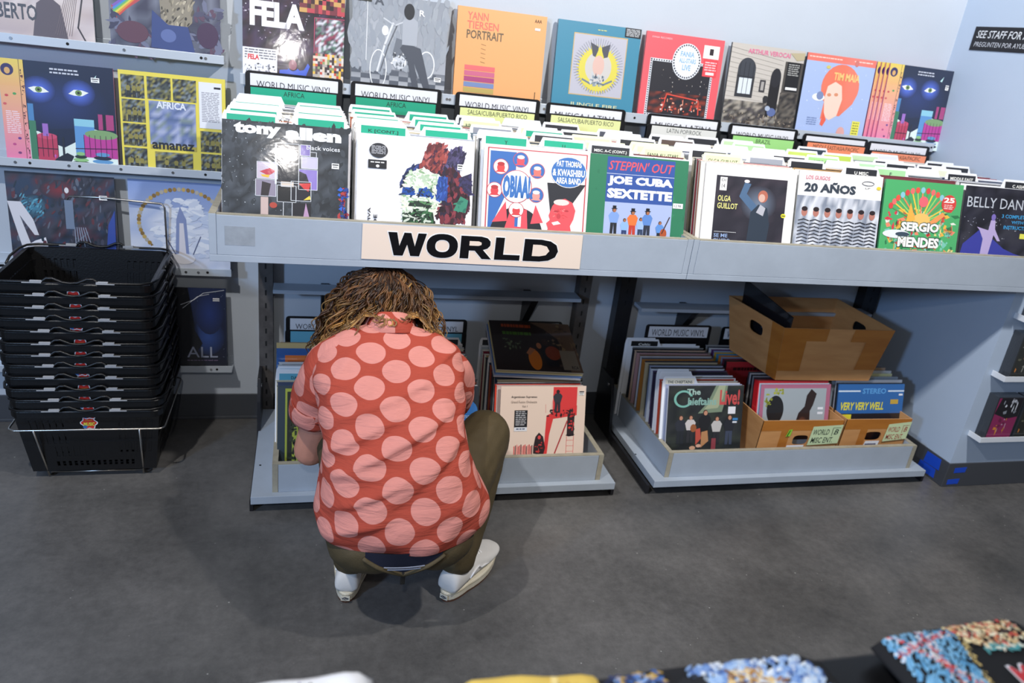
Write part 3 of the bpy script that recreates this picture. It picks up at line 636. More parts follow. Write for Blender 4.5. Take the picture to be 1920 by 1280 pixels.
A['belly'] = [('n', 0, 0, 1, 1, 10, 10, ['#20202c', '#2c2c3a', '#181822', '#34343f'], 2), ('s', 0, 0.2, 1, 0.8, 50, 0.007, ['#c8ccd8', '#8c90a4'], 11), ('p', [(0.0, 0.0), (0.04, 0.22), (0.24, 0.42), (0.44, 0.30), (0.60, 0.18), (0.75, 0.12), (0.98, 0.06), (1.0, 0.0)], '#3a3f9c'), ('p', [(0.24, 0.42), (0.20, 0.46), (0.36, 0.42), (0.38, 0.56), (0.44, 0.56), (0.45, 0.44), (0.54, 0.28), (0.50, 0.28), (0.44, 0.36), (0.38, 0.0), (0.28, 0.0), (0.30, 0.30)], '#b8a8d4'), ('d', 0.41, 0.60, 0.03, 0.045, '#7c6cb8'),
    ('t', 'BELLY DANCE', 0.03, 0.72, 0.98, 0.86, '#c4cad4', 0.0), ('t', '3 COMPLETE LPS', 0.52, 0.60, 0.98, 0.65, '#3f9fd8', 0.02), ('t', 'WITH FREE', 0.66, 0.53, 0.98, 0.57, '#3f9fd8', 0.02), ('t', 'INSTRUCTIONS', 0.56, 0.45, 0.98, 0.50, '#3f9fd8', 0.02), ('r', 0.80, 0.33, 0.90, 0.40, '#e8e45c')]
A['fela'] = [('n', 0, 0, 1, 1, 16, 16, ['#2a2030', '#1c1620', '#40304c', '#382430'], 3), ('s', 0, 0.42, 1, 1, 140, 0.008, ['#e6e2ea', '#8c7c94', '#5a4a64'], 5), ('r', 0, 0, 0.335, 0.35, '#e9e9ee'), ('s', 0.01, 0.01, 0.32, 0.20, 110, 0.012, ['#3a3a44', '#8a8a96', '#c4c4cc', '#e6e6ea'], 6), ('lines', 0.02, 0.24, 0.32, 0.34, 4, '#6c6c74', 8), ('d', 0.105, 0.235, 0.072, 0.06, '#eef0f0', 0, math.pi), ('t', 'FELA', 0.05, 0.235, 0.16, 0.285, '#d8484c', 0.05), ('p', [(0.35, 0.0), (0.36, 0.16), (0.44, 0.17), (0.48, 0.24), (0.56, 0.17), (0.60, 0.18), (0.64, 0.25), (0.66, 0.22), (0.62, 0.12), (0.56, 0.12), (0.56, 0.0)], '#3c5cc8'), ('r', 0.42, 0.0, 0.50, 0.10, '#d87a84'), ('d', 0.49, 0.24, 0.06, 0.08, '#2a1c24'), ('d', 0.49, 0.22, 0.04, 0.05, '#8c5060'),
    ('m', 0.69, 0.0, 1.0, 0.36, 13, 14, ['#c84c3c', '#dcc8b0', '#3c3034', '#8c9c6c', '#e2b84c', '#b0a8a0', '#5c4c50', '#d8d0cc'], 7), ('n', 0.71, 0.36, 1.0, 0.70, 12, 14, ['#d8d8e0', '#3c3440', '#7c7484', '#5c8070', '#8c3c54'], 9), ('l', [(0.70, 0.36), (0.70, 0.70), (1.0, 0.71)], 0.006, '#c04c6c'), ('m', 0.55, 0.74, 1.0, 1.0, 12, 6, ['#3c2028', '#74303c', '#c89c5c', '#241820', '#8c6c44', '#b84450'], 13), ('t', 'FELA', 0.07, 0.56, 0.60, 0.80, '#f2f0f4', 0.05), ('r', 0.57, 0.0, 0.64, 0.05, '#a8b43c')]
A['moto'] = [('g', 0, 0.28, 1, 1, '#8c929c', '#a4a8b0'), ('b', 0.30, 0.60, 0.35, 0.3, '#b0b5bd', '#9a9fa8'), ('g', 0, 0, 1, 0.28, '#70757e', '#d0d3d8')]
for j in range(7):
    v0, v1 = 0.27 * (1 - j / 7) ** 1.4, 0.27 * (1 - (j + 1) / 7) ** 1.4
    nn = 10
    for i in range(nn):
        if (i + j) % 2 == 0:
            def xx(q, v): return 0.5 + (q / nn - 0.5) * (1.0 + 0.0 * v)
            A['moto'].append(('p', [(xx(i, v0), v1), (xx(i + 1, v0), v1), (xx(i + 1, v1), v0), (xx(i, v1), v0)], '#555b66'))
A['moto'] += [('f', [(0.0, 0.28), (0.0, 1.0), (1.0, 1.0), (1.0, 0.28)], 220, 0.07, ['#969ca5', '#999fa8', '#9da3ab', '#939aa4'], 5, 1.5), ('ring', 0.28, 0.27, 0.09, 0.20, 0.010, '#eceef0'), ('ring', 0.79, 0.36, 0.09, 0.14, 0.012, '#e8eaec'), ('l', [(0.27, 0.25), (0.34, 0.52), (0.42, 0.74)], 0.02, '#d8dade'), ('l', [(0.30, 0.25), (0.38, 0.52), (0.46, 0.72)], 0.012, '#5c6068'), ('l', [(0.32, 0.78), (0.44, 0.72), (0.52, 0.76)], 0.014, '#c4c8ce'), ('p', [(0.42, 0.42), (0.46, 0.60), (0.64, 0.56), (0.70, 0.48), (0.58, 0.40)], '#6c727c'), ('d', 0.50, 0.36, 0.07, 0.07, '#c8ccd2'), ('s', 0.42, 0.28, 0.60, 0.46, 40, 0.016, ['#e6e8ea', '#8a9098', '#3c4048'], 3), ('p', [(0.50, 0.50), (0.54, 0.56), (0.72, 0.52), (0.76, 0.40), (0.84, 0.12), (0.78, 0.10), (0.66, 0.36), (0.72, 0.10), (0.66, 0.08), (0.58, 0.40)], '#4a4f5a'), ('p', [(0.52, 0.78), (0.52, 0.54), (0.68, 0.54), (0.68, 0.78), (0.62, 0.82)], '#a8adb6'), ('d', 0.585, 0.87, 0.055, 0.08, '#23262c'), ('d', 0.34, 0.66, 0.035, 0.05, '#e2e4e8'), ('r', 0.03, 0.92, 0.19, 1.0, '#2c3028'), ('l', [(0.15, 0.35), (0.15, 0.92)], 0.008, '#dfe1e4'), ('t', 'A', 0.22, 0.90, 0.32, 0.99, '#4c525c', 0.03), ('t', 'R', 0.69, 0.84, 0.75, 0.90, '#f0f0f2', 0.02)]
A['yann'] = [('r', 0, 0, 1, 1, '#e9a76c'), ('t', 'YANN', 0.11, 0.875, 0.34, 0.955, '#e86f5e', 0.02), ('t', 'TIERSEN', 0.11, 0.785, 0.46, 0.865, '#e86f5e', 0.02), ('t', 'PORTRAIT', 0.11, 0.685, 0.52, 0.775, '#6a5a44', 0.02)]
for i, c in enumerate(['#8a6c40', '#8a6c40', '#8a6c40', '#8a6c40', '#8a6c40']): A['yann'].append(('l', [(0.28, 0.64 - i * 0.045), (0.33, 0.63 - i * 0.045)], 0.005, c))
for i, c in enumerate(['#e06a6c', '#c86484', '#a84478', '#7488b4', '#b8a45c', '#d8a040']): A['yann'] += [('r', 0.11, 0.365 - i * 0.058, 0.45, 0.415 - i * 0.058, c)]
A['yann'] += [('l', [(0.93, 0.09), (0.93, 0.20)], 0.008, '#5a4a30'), ('l', [(0.91, 0.11), (0.93, 0.08), (0.95, 0.11)], 0.008, '#5a4a30'), ('t', 'AAA', 0.86, 0.925, 0.94, 0.96, '#4c4030'), ('r', 0.87, 0.845, 0.93, 0.87, '#e4e8ee')]
A['jungle'] = [('r', 0, 0, 1, 1, '#3d86a2'), ('r', 0.195, 0.225, 0.845, 0.885, '#c8a86c'), ('r', 0.205, 0.235, 0.835, 0.875, '#b8b8c4')]
for i in range(60):
    a = 2 * math.pi * i / 60; A['jungle'].append(('l', [(0.52 + 0.05 * math.cos(a), 0.55 + 0.05 * math.sin(a)), (0.52 + 0.30 * math.cos(a), 0.55 + 0.30 * math.sin(a))], 0.004, '#5c6070'))
for i in range(44):
    a = 2 * math.pi * i / 44; A['jungle'].append(('p', [(0.52 + 0.19 * math.cos(a - 0.1), 0.52 + 0.19 * math.sin(a - 0.1)), (0.52 + 0.27 * math.cos(a), 0.52 + 0.27 * math.sin(a)), (0.52 + 0.19 * math.cos(a + 0.1), 0.52 + 0.19 * math.sin(a + 0.1))], '#d8cc4c'))
A['jungle'] += [('d', 0.52, 0.52, 0.235, 0.235, '#d8cc54'), ('d', 0.52, 0.54, 0.16, 0.17, '#c8c4c0'), ('p', [(0.40, 0.80), (0.44, 0.66), (0.50, 0.64), (0.50, 0.76)], '#4a4c58'), ('p', [(0.64, 0.80), (0.62, 0.66), (0.55, 0.64), (0.54, 0.76)], '#4a4c58'), ('p', [(0.47, 0.64), (0.52, 0.78), (0.58, 0.64)], '#d8cc4c'), ('d', 0.52, 0.56, 0.07, 0.11, '#d8b4a8'), ('l', [(0.34, 0.40), (0.44, 0.36), (0.52, 0.38), (0.60, 0.36), (0.70, 0.41)], 0.02, '#6c7c8c'), ('s', 0.44, 0.34, 0.60, 0.46, 30, 0.018, ['#4c5c6c', '#8c9ca8', '#c8ccd0'], 4), ('r', 0.80, 0.90, 0.995, 1.0, '#15161c'), ('lines', 0.815, 0.91, 0.98, 0.99, 6, '#d0d4d8', 5), ('lines', 0.47, 0.925, 0.59, 0.945, 1, '#d8d88c', 4), ('t', 'JUNGLE FIRE', 0.22, 0.09, 0.80, 0.145, '#d8d8ac', 0.012)]
def filmstrip(a, b, c, d, n, th=0.030):
    L = [('r', a, b, c, d, '#dfe3ea'), ]
    for i in range(n):
        t_ = a + (c - a) * (i + 0.3) / n; w_ = (c - a) / n * 0.5
        L += [('r', t_, b + 0.008, t_ + w_, b + th - 0.006, '#2c2a34'), ('r', t_, d - th + 0.006, t_ + w_, d - 0.008, '#2c2a34')]
        t_ = b + (d - b) * (i + 0.3) / n; w_ = (d - b) / n * 0.5
        L += [('r', a + 0.006, t_, a + th - 0.008, t_ + w_, '#2c2a34'), ('r', c - th + 0.008, t_, c - 0.006, t_ + w_, '#2c2a34')]
    L.append(('r', a + th, b + th, c - th, d - th, '#24242c')); return L
A['fania'] = [('r', 0, 0, 1, 1, '#ef5d66')] + filmstrip(0.08, 0.08, 0.90, 0.72, 26) + [('n', 0.12, 0.12, 0.86, 0.36, 12, 6, ['#24242c', '#5c2c28', '#2c2428', '#8c3a2c', '#1c1c24'], 6), ('s', 0.2, 0.36, 0.85, 0.66, 30, 0.006, ['#e8e4dc', '#c8b8a8'], 3), ('s', 0.25, 0.14, 0.80, 0.30, 50, 0.014, ['#e86a4c', '#f29c7c', '#e8d8d0', '#c8483c'], 4), ('l', [(0.30, 0.14), (0.34, 0.34), (0.76, 0.30), (0.78, 0.14)], 0.014, '#d84c3c'), ('d', 0.54, 0.72, 0.185, 0.20, '#dfe3ea')]
for i in range(36):
    a = 2 * math.pi * i / 36; A['fania'].append(('d', 0.54 + 0.165 * math.cos(a), 0.72 + 0.18 * math.sin(a), 0.009, 0.010, '#2c2a34'))
A['fania'] += [('d', 0.54, 0.72, 0.15, 0.163, '#eef2f6'), ('t', 'FANIA', 0.45, 0.77, 0.63, 0.83, '#8fb4d4', 0.04), ('t', 'ALL-STARS', 0.44, 0.70, 0.66, 0.755, '#8fb4d4', 0.04), ('t', 'LIVE', 0.49, 0.62, 0.60, 0.685, '#8fb4d4', 0.04), ('r', 0.74, 0.78, 0.945, 0.925, '#efe8e4'), ('r', 0.82, 0.82, 0.87, 0.89, '#2c2028'), ('t', 'FANIA RECORDS', 0.07, 0.935, 0.32, 0.955, '#f8ccd0'), ('r', 0.76, 0.58, 0.945, 0.77, '#e84a52'), ('lines', 0.78, 0.64, 0.93, 0.75, 4, '#f8c8cc', 2), ('r', 0.80, 0.60, 0.91, 0.63, '#f0e8e8')]
A['arthur'] = [('r', 0, 0, 1, 1, '#c4beb6'), ('n', 0.0, 0.0, 1, 0.36, 24, 12, ['#5c5854', '#3c3836', '#8c8880', '#a49c90', '#48444a'], 2)]
for i in range(11): A['arthur'].append(('l', [(0.0, 0.40 + i * 0.055), (0.72, 0.36 + i * 0.05)], 0.004, '#8c867e'))
A['arthur'] += [('r', 0.12, 0.40, 0.36, 0.72, '#33343a'), ('d', 0.24, 0.72, 0.12, 0.13, '#3c4048'), ('r', 0.15, 0.44, 0.33, 0.62, '#d8e0e8')]
for i in range(4): A['arthur'].append(('l', [(0.15 + i * 0.06, 0.44), (0.15 + i * 0.06, 0.80)], 0.006, '#24262c'))
A['arthur'] += [('l', [(0.12, 0.64), (0.36, 0.63)], 0.008, '#24262c'), ('r', 0.58, 0.20, 0.72, 0.66, '#1f1e22'), ('d', 0.65, 0.66, 0.07, 0.11, '#28282e'), ('r', 0.44, 0.48, 0.52, 0.62, '#3c3a3e'), ('r', 0.46, 0.50, 0.50, 0.60, '#a8a4a0'), ('r', 0.75, 0.04, 1.0, 0.86, '#4c4844'), ('n', 0.74, 0.05, 1.0, 0.50, 6, 14, ['#4c4844', '#5c564e', '#2c2a2c', '#6c665e'], 4), ('r', 0.78, 0.52, 0.97, 0.86, '#1c1c20'), ('lines', 0.80, 0.70, 0.95, 0.84, 6, '#b0b0ac', 3), ('r', 0.80, 0.54, 0.96, 0.57, '#e8e8e8'), ('s', 0.0, 0.0, 1, 0.22, 160, 0.012, ['#8a7c6c', '#b0a490', '#5c4c40', '#74685c', '#343034'], 8), ('d', 0.66, 0.26, 0.06, 0.05, '#5c6c9c'), ('d', 0.60, 0.30, 0.035, 0.03, '#a8b4c8'), fig(0.55, 0.26, 0.22, '#2c2c30', '#201f24')[1], ('t', 'ARTHUR VEROCAI', 0.22, 0.90, 0.80, 0.955, '#e0789c', 0.02), ('p', [(0.80, 0.96), (0.90, 0.88), (1.0, 0.90), (1.0, 0.98)], '#b8ac8c')]
A['tim'] = [('r', 0, 0, 1, 1, '#a9bce4'), ('r', 0, 0.915, 1, 1, '#ee7a6a'), ('lines', 0.03, 0.945, 0.50, 0.975, 1, '#f8d0c4', 3), ('lines', 0.68, 0.945, 0.95, 0.975, 1, '#f8d0c4', 5), ('s', 0.02, 0.1, 0.98, 0.85, 22, 0.006, ['#e8eef8'], 4), ('d', 0.54, 0.64, 0.275, 0.27, '#ea7a60'), ('p', [(0.36, 0.60), (0.34, 0.40), (0.33, 0.24), (0.42, 0.30), (0.60, 0.30), (0.76, 0.46), (0.80, 0.56)], '#ea7a60'), ('p', [(0.34, 0.48), (0.36, 0.64), (0.46, 0.70), (0.56, 0.66), (0.60, 0.50), (0.56, 0.30), (0.46, 0.24), (0.38, 0.28)], '#f0d2c0'), ('d', 0.40, 0.54, 0.03, 0.02, '#d8906c'), ('d', 0.50, 0.55, 0.03, 0.02, '#d8906c'), ('p', [(0.34, 0.18), (0.36, 0.34), (0.42, 0.24), (0.38, 0.16)], '#e8644c'), ('d', 0.25, 0.50, 0.09, 0.045, '#eef2f6'), ('d', 0.27, 0.52, 0.05, 0.05, '#7c8cb4'), ('d', 0.72, 0.94, 0.03, 0.04, '#d07468'), ('d', 0.66, 0.10, 0.06, 0.075, '#dca49c'), ('t', 'TIM MAIA', 0.42, 0.72, 0.80, 0.81, '#f2c87c', 0.03), ('r', 0.81, 0.05, 0.925, 0.26, '#e8e24c'), ('lines', 0.825, 0.06, 0.91, 0.25, 6, '#8c8c2c', 4), ('lines', 0.14, 0.16, 0.28, 0.26, 4, '#7c90bc', 6), ('d', 0.32, 0.86, 0.03, 0.02, '#cfc46c')]
def eyes(strip):
    s = 0.0; L = [('r', 0, 0, 1, 1, '#15203c'), ('b', 0.5, 0.62, 0.45, 0.3, '#22336a', '#15203c')]
    L += [('p', [(0.14, 0.0), (0.16, 0.36), (0.30, 0.34), (0.42, 0.26), (0.50, 0.24), (0.62, 0.26), (0.80, 0.40), (1, 0.36), (1, 0)], '#dfeee8'), ('p', [(0.32, 0.36), (0.40, 0.24), (0.52, 0.20), (0.62, 0.26), (0.68, 0.40)], '#15203c')]
    for cx, rot in ((0.33, 1), (0.68, -1)):
        L += [('b', cx, 0.735, 0.15, 0.13, '#5a78e8', '#1d2a58'), ('p', [(cx - 0.09, 0.735 + 0.012 * rot), (cx - 0.04, 0.765), (cx + 0.03, 0.765), (cx + 0.09, 0.735 - 0.012 * rot), (cx + 0.03, 0.71), (cx - 0.04, 0.71)], '#f0f4ea'), ('d', cx, 0.738, 0.030, 0.027, '#6c8c4c'), ('d', cx, 0.738, 0.012, 0.011, '#16201a')]
    L += [('r', 0.22, 0.30, 0.27, 0.60, '#4c84b8'), ('r', 0.22, 0.0, 0.28, 0.44, '#3f7c5c'), ('r', 0.28, 0.06, 0.46, 0.30, '#b83a58'), ('d', 0.37, 0.30, 0.09, 0.03, '#c8486a'), ('r', 0.335, 0.30, 0.385, 0.42, '#9c6cc0'), ('r', 0.62, 0.12, 0.80, 0.48, '#5c94cc'), ('r', 0.62, 0.42, 0.80, 0.49, '#8cc8dc'), ('r', 0.70, 0.12, 1.0, 0.34, '#b83c94'), ('d', 0.86, 0.35, 0.15, 0.045, '#7ca06c'), ('r', 0.84, 0.40, 0.98, 0.55, '#a84078'), ('r', 0.88, 0.40, 0.91, 0.55, '#1c1c2c'), ('s', 0.28, 0.0, 0.55, 0.12, 14, 0.03, ['#7c3c8c', '#a04cb0', '#c060b8'], 4), ('p', [(0.36, 0.0), (0.44, 0.09), (0.54, 0.15), (0.60, 0.12), (0.56, 0.04), (0.54, 0.0)], '#1c2230'), ('r', 0.50, 0.12, 0.52, 0.30, '#1c2230')]
    for i in range(4): L += [('d', 0.66, 0.06 + i * 0.03, 0.085 - i * 0.015, 0.018, '#20302c' if i % 2 == 0 else '#8cc07c'), ('d', 0.86, 0.05 + i * 0.035, 0.11 - i * 0.014, 0.02, '#1c2438' if i % 2 == 0 else '#5c94c4')]
    for i in range(5): L += [('l', [(0.28 + i * 0.045, 0.10), (0.28 + i * 0.045, 0.32)], 0.005, '#3c1c34')]
    for i in range(6): L += [('l', [(0.70 + i * 0.05, 0.13), (0.70 + i * 0.05, 0.34)], 0.005, '#4c1c4c')]
    L += [('l', [(0.28, 0.18), (0.46, 0.18)], 0.008, '#2c1424'), ('l', [(0.62, 0.20), (1.0, 0.22)], 0.008, '#30143c'), ('lines', 0.44, 0.89, 0.70, 0.955, 2, '#c8ccd8', 7), ('p', [(0.80, 0.86), (0.85, 0.92), (0.83, 0.85)], '#bce0e0')]
    if strip:
        L += [('g', 0, 0, 0.215, 1, '#e8c060', '#e87aac'), ('g', 0, 0.75, 0.215, 1, '#e4cc5c', '#e8b074'), ('r', 0.175, 0, 0.18, 1, '#5c3c2c'), ('d', 0.075, 0.90, 0.055, 0.055, '#33285c'), ('d', 0.075, 0.89, 0.025, 0.03, '#d8a864'), ('lines', 0.03, 0.30, 0.15, 0.52, 12, '#f4d8e0', 5), ('s', 0.186, 0.05, 0.206, 0.95, 46, 0.008, ['#4c2c2c', '#5c2440'], 9), ('r', 0.07, 0.03, 0.16, 0.06, '#f0e8ec')]
        for u, v, c in ((0.05, 0.66, '#c8484c'), (0.12, 0.68, '#4c9c54'), (0.03, 0.58, '#d05c5c'), (0.13, 0.26, '#6c3c8c'), (0.08, 0.20, '#c04c84'), (0.12, 0.12, '#7c3c74')): L.append(('d', u, v, 0.016, 0.012, c))
    return L
A['eyes'] = eyes(True)
A['joao'] = [('n', 0, 0, 1, 1, 10, 10, ['#c8bcbc', '#b8a8a8', '#d8ccc8', '#c0b0ac'], 3), ('p', [(0.44, 0.60), (0.52, 1.0), (0.98, 1.0), (0.86, 0.62), (0.70, 0.52), (0.56, 0.56)], '#3c3538'), ('p', [(0.30, 0.56), (0.40, 1.0), (0.56, 1.0), (0.52, 0.56), (0.44, 0.46)], '#e0a48c'), ('p', [(0.46, 0.0), (0.52, 0.36), (0.62, 0.44), (0.72, 0.36), (0.78, 0.0)], '#5c5258'), ('l', [(0.98, 0.95), (0.92, 0.50), (0.86, 0.18), (0.94, 0.02)], 0.014, '#3c3538'), ('r', 0.0, 0.58, 0.2, 0.64, '#e8d860'), ('t', 'JOÃO', 0.02, 0.40, 0.26, 0.57, '#e8609c', 0.02), ('t', 'GILBERTO', 0.02, 0.20, 0.52, 0.34, '#4a4a50', 0.02)]
A['joao'] += [('l', [(0.80 + 0.012 * i, 0.55), (0.66 + 0.02 * i, 0.1)], 0.003, '#7c7074') for i in range(8)]
A['prism'] = [('n', 0, 0, 1, 1, 12, 12, ['#5c6070', '#484c5c', '#747888', '#3c3c50'], 7), ('p', [(0.02, 0.42), (0.30, 0.60), (0.40, 0.66), (0.34, 0.54), (0.05, 0.32)], '#b04c54')]
for i, c in enumerate(['#c84c44', '#d88c3c', '#d8cc4c', '#6cb464', '#4c8cc8', '#7c5cb4']): A['prism'] += [('l', [(0.04, 0.30 + i * 0.024), (0.40, 0.66 + i * 0.010)], 0.022, c), ('l', [(0.55, 0.82), (0.98, 0.86 + i * 0.022)], 0.018, c)]
A['prism'] += [('f', [(0.0, 0.0), (0.0, 0.4), (0.4, 0.2), (1.0, 0.6), (1.0, 0.0)], 120, 0.05, ['#4c4c64', '#5c4458', '#3c3c54', '#6c7088'], 5), ('d', 0.42, 0.78, 0.10, 0.10, '#c8d0dc'), ('d', 0.42, 0.80, 0.07, 0.07, '#d88c5c'), ('p', [(0.44, 0.66), (0.46, 0.34), (0.60, 0.20), (0.74, 0.34), (0.76, 0.62), (0.66, 0.78), (0.54, 0.78)], '#8c8474'), ('f', [(0.44, 0.62), (0.46, 0.34), (0.60, 0.20), (0.74, 0.34), (0.76, 0.62), (0.66, 0.78), (0.54, 0.78)], 90, 0.025, ['#b8ae98', '#5c564c', '#a49a84', '#746c5c', '#38342e'], 7, 1.2), ('p', [(0.36, 0.08), (0.38, 0.42), (0.52, 0.30), (0.70, 0.30), (0.76, 0.06)], '#38487c'), ('d', 0.52, 0.20, 0.07, 0.06, '#5c6ca0'), ('d', 0.62, 0.90, 0.09, 0.10, '#6a4a3c'), ('d', 0.20, 0.20, 0.14, 0.1, '#5c3c4c'), ('d', 0.88, 0.24, 0.1, 0.12, '#44304c')]
A['amanaz'] = [('r', 0, 0, 1, 1, '#e4d454')]
for (a, b, c, d, sd) in ((0.02, 0.74, 0.235, 0.96, 1), (0.02, 0.505, 0.235, 0.725, 2), (0.02, 0.27, 0.235, 0.49, 3), (0.02, 0.03, 0.235, 0.25, 4), (0.26, 0.745, 0.48, 0.96, 5), (0.50, 0.745, 0.72, 0.96, 6), (0.75, 0.26, 0.97, 0.47, 7), (0.75, 0.03, 0.97, 0.24, 8), (0.31, 0.03, 0.67, 0.23, 9)):
    A['amanaz'] += [('n', a, b, c, d, 10, 10, ['#2c3038', '#6c6c48', '#48504c', '#1c2028', '#9c9450', '#7c8890'], sd)]
    if sd in (1, 2, 3, 4, 7, 8, 9): A['amanaz'] += sum([fig(a + (c - a) * q, b + 0.01, 0.13, '#8c8444', '#2c2c28', '#4c4028') for q in (0.3, 0.55, 0.75)], [])
A['amanaz'] += [('n', 0.27, 0.30, 0.71, 0.73, 10, 10, ['#6c7ca8', '#8c98c0', '#566890', '#a8b0cc', '#7c8c8c'], 12), ('r', 0.27, 0.255, 0.71, 0.30, '#b8a84c'), ('t', 'AFRICA', 0.34, 0.66, 0.62, 0.73, '#dfe4f0', 0.03), ('t', 'amanaz', 0.285, 0.255, 0.69, 0.325, '#20242c', 0.03), ('r', 0.745, 0.50, 0.965, 0.955, '#e4e6ec'), ('lines', 0.77, 0.56, 0.94, 0.86, 18, '#8c8c98', 3), ('r', 0.89, 0.895, 0.955, 0.915, '#1c1c24')]
A['dark'] = [('n', 0, 0, 1, 1, 14, 14, ['#2c2e3a', '#20222c', '#3c3e4c', '#4c3440', '#2c3c54'], 15), ('b', 0.48, 0.84, 0.18, 0.10, '#7c2c34', '#33303c'), ('b', 0.24, 0.66, 0.12, 0.12, '#4c8ca8', '#2c3444'), ('p', [(0.0, 0.70), (0.12, 0.70), (0.22, 0.52), (0.26, 0.36), (0.22, 0.36), (0.10, 0.56), (0.18, 0.26), (0.10, 0.22)], '#d0d0d8'), ('p', [(0.10, 0.22), (0.22, 0.30), (0.32, 0.34), (0.34, 0.22), (0.26, 0.16)], '#dcdce4')]
A['dark'] += [('f', [(0.05, 0.30), (0.05, 0.96), (0.95, 0.96), (0.95, 0.2)], 160, 0.035, ['#2c2e3a', '#3c3e4c', '#4c4c5c', '#24303c', '#5c3038', '#5c6474'], 5, 1.2), ('f', [(0.12, 0.56), (0.12, 0.78), (0.32, 0.74), (0.32, 0.52)], 60, 0.02, ['#3c7c98', '#5ca0b8', '#2c5068'], 6, 0.8), ('p', [(0.0, 0.70), (0.12, 0.70), (0.22, 0.52), (0.26, 0.36), (0.22, 0.36), (0.10, 0.56), (0.18, 0.26), (0.10, 0.22)], '#d0d0d8')] + [('l', [(0.60 + 0.02 * i, 0.46), (0.60 + 0.028 * i, 0.26 + 0.02 * (i % 3))], 0.008, '#8c94a8') for i in range(6)] + [('p', [(0.88, 0.12), (0.98, 0.18), (0.99, 0.66), (0.92, 0.50)], '#3c54a8'), ('r', 0.52, 0.44, 0.60, 0.74, '#6c7c94'), ('d', 0.55, 0.84, 0.02, 0.03, '#d8d8dc')]
A['wreath'] = [('g', 0, 0, 1, 1, '#7c94c8', '#cfd4e4'), ('n', 0, 0.0, 1, 0.7, 7, 6, ['#c8d0e4', '#d8dcea', '#b8c4e0', '#e2e4ee'], 5)]
for i in range(46):
    a = math.pi * (-0.25 + 1.5 * i / 45); A['wreath'].append(('d', 0.52 + 0.43 * math.cos(a), 0.56 + 0.36 * math.sin(a), 0.020, 0.022, ['#a8843c', '#8c6c34', '#c8a860', '#b8b0a0'][i % 4]))
A['wreath'] += [('f', [(0.25, 0.20), (0.25, 0.60), (0.40, 0.82), (0.64, 0.82), (0.80, 0.60), (0.80, 0.20)], 160, 0.06, ['#d4dae8', '#e0e4ee', '#c8d2e6', '#eceef4'], 5, 0.0), ('p', [(0.44, 0.20), (0.46, 0.60), (0.50, 0.74), (0.56, 0.60), (0.58, 0.20)], '#8894bc'), ('p', [(0.475, 0.20), (0.49, 0.56), (0.53, 0.56), (0.55, 0.20)], '#e2dce0'), ('l', [(0.34, 0.42), (0.44, 0.22)], 0.012, '#5c6484'), ('l', [(0.70, 0.42), (0.62, 0.22)], 0.012, '#5c6484'), ('d', 0.52, 0.17, 0.12, 0.06, '#e6e6ee')]
A['night'] = [('g', 0, 0, 1, 1, '#16244c', '#0c1024'), ('s', 0.45, 0.1, 1, 1, 60, 0.003, ['#c8d4f0', '#8ca4d8'], 6), ('b', 0.80, 0.42, 0.18, 0.22, '#2f4f98', '#142044'), ('b', 0.82, 0.70, 0.15, 0.25, '#22387c', '#16234a'), ('p', [(0, 0), (0, 1), (0.60, 1), (0.66, 0.5), (0.74, 0.34), (0.68, 0.24), (0.74, 0.12), (0.70, 0)], '#0a0d18'), ('l', [(0.52, 0.80), (0.66, 0.86), (0.76, 0.94), (0.98, 0.98)], 0.006, '#d8dce4'), ('l', [(0.54, 0.76), (0.70, 0.90), (0.82, 0.93)], 0.005, '#d8dce4'), ('r', 0.86, 0.87, 0.93, 0.885, '#e8e8ec'), ('r', 0.86, 0.85, 0.93, 0.862, '#e8e8ec'), ('t', 'ALL', 0.57, 0.17, 0.90, 0.30, '#9ca4bc', 0.0), ('lines', 0.57, 0.12, 0.90, 0.145, 1, '#6c5c7c', 4)]
A['argent'] = [('r', 0, 0, 1, 1, '#ecd5c4'), ('r', 0.61, 0.60, 0.895, 0.985, '#e03c3c'), ('p', [(0.52, 0.0), (0.54, 0.58), (0.61, 0.62), (0.90, 0.72), (0.90, 0.58), (0.62, 0.53), (0.58, 0.30), (0.56, 0.0)], '#dc3838'), ('r', 0.79, 0.28, 0.875, 0.60, '#2c1c20'), ('s', 0.80, 0.28, 0.875, 0.60, 24, 0.02, ['#dc3838', '#1c1418'], 3), ('l', [(0.79, 0.50), (0.65, 0.02)], 0.016, '#b02c30'), ('l', [(0.79, 0.28), (0.79, 0.0)], 0.005, '#dc4848'), ('l', [(0.875, 0.28), (0.875, 0.0)], 0.005, '#dc4848')]
A['argent'] += [('l', [(0.79, 0.06 + i * 0.08), (0.875, 0.06 + i * 0.08)], 0.005, '#dc4848') for i in range(3)] + [('l', [(0.53, 0.62), (0.525, 0.74)], 0.004, '#dc7878'), ('l', [(0.60, 0.62), (0.605, 0.80)], 0.004, '#dc7878')]
A['argent'] += fig(0.665, 0.62, 0.33, '#33343c', '#2c2c34', '#2c2024') + [('s', 0.55, 0.56, 0.88, 0.66, 22, 0.022, ['#2c1c20', '#3c2024'], 8), ('p', [(0.40, 0.04), (0.40, 0.14), (0.42, 0.28), (0.46, 0.34), (0.51, 0.28), (0.54, 0.12), (0.52, 0.02)], '#2c1a1e'), ('d', 0.465, 0.27, 0.018, 0.028, '#d84848'), ('s', 0.41, 0.04, 0.52, 0.2, 12, 0.02, ['#c83838', '#1c1216'], 5)]
A['argent'] += [('r', 0.17 + i * 0.016, 0.0, 0.18 + i * 0.016, 0.15 + 0.012 * ((i * 7) % 3), ['#dc4848', '#5c2428', '#ec8078', '#c83c40'][i % 4]) for i in range(14)]
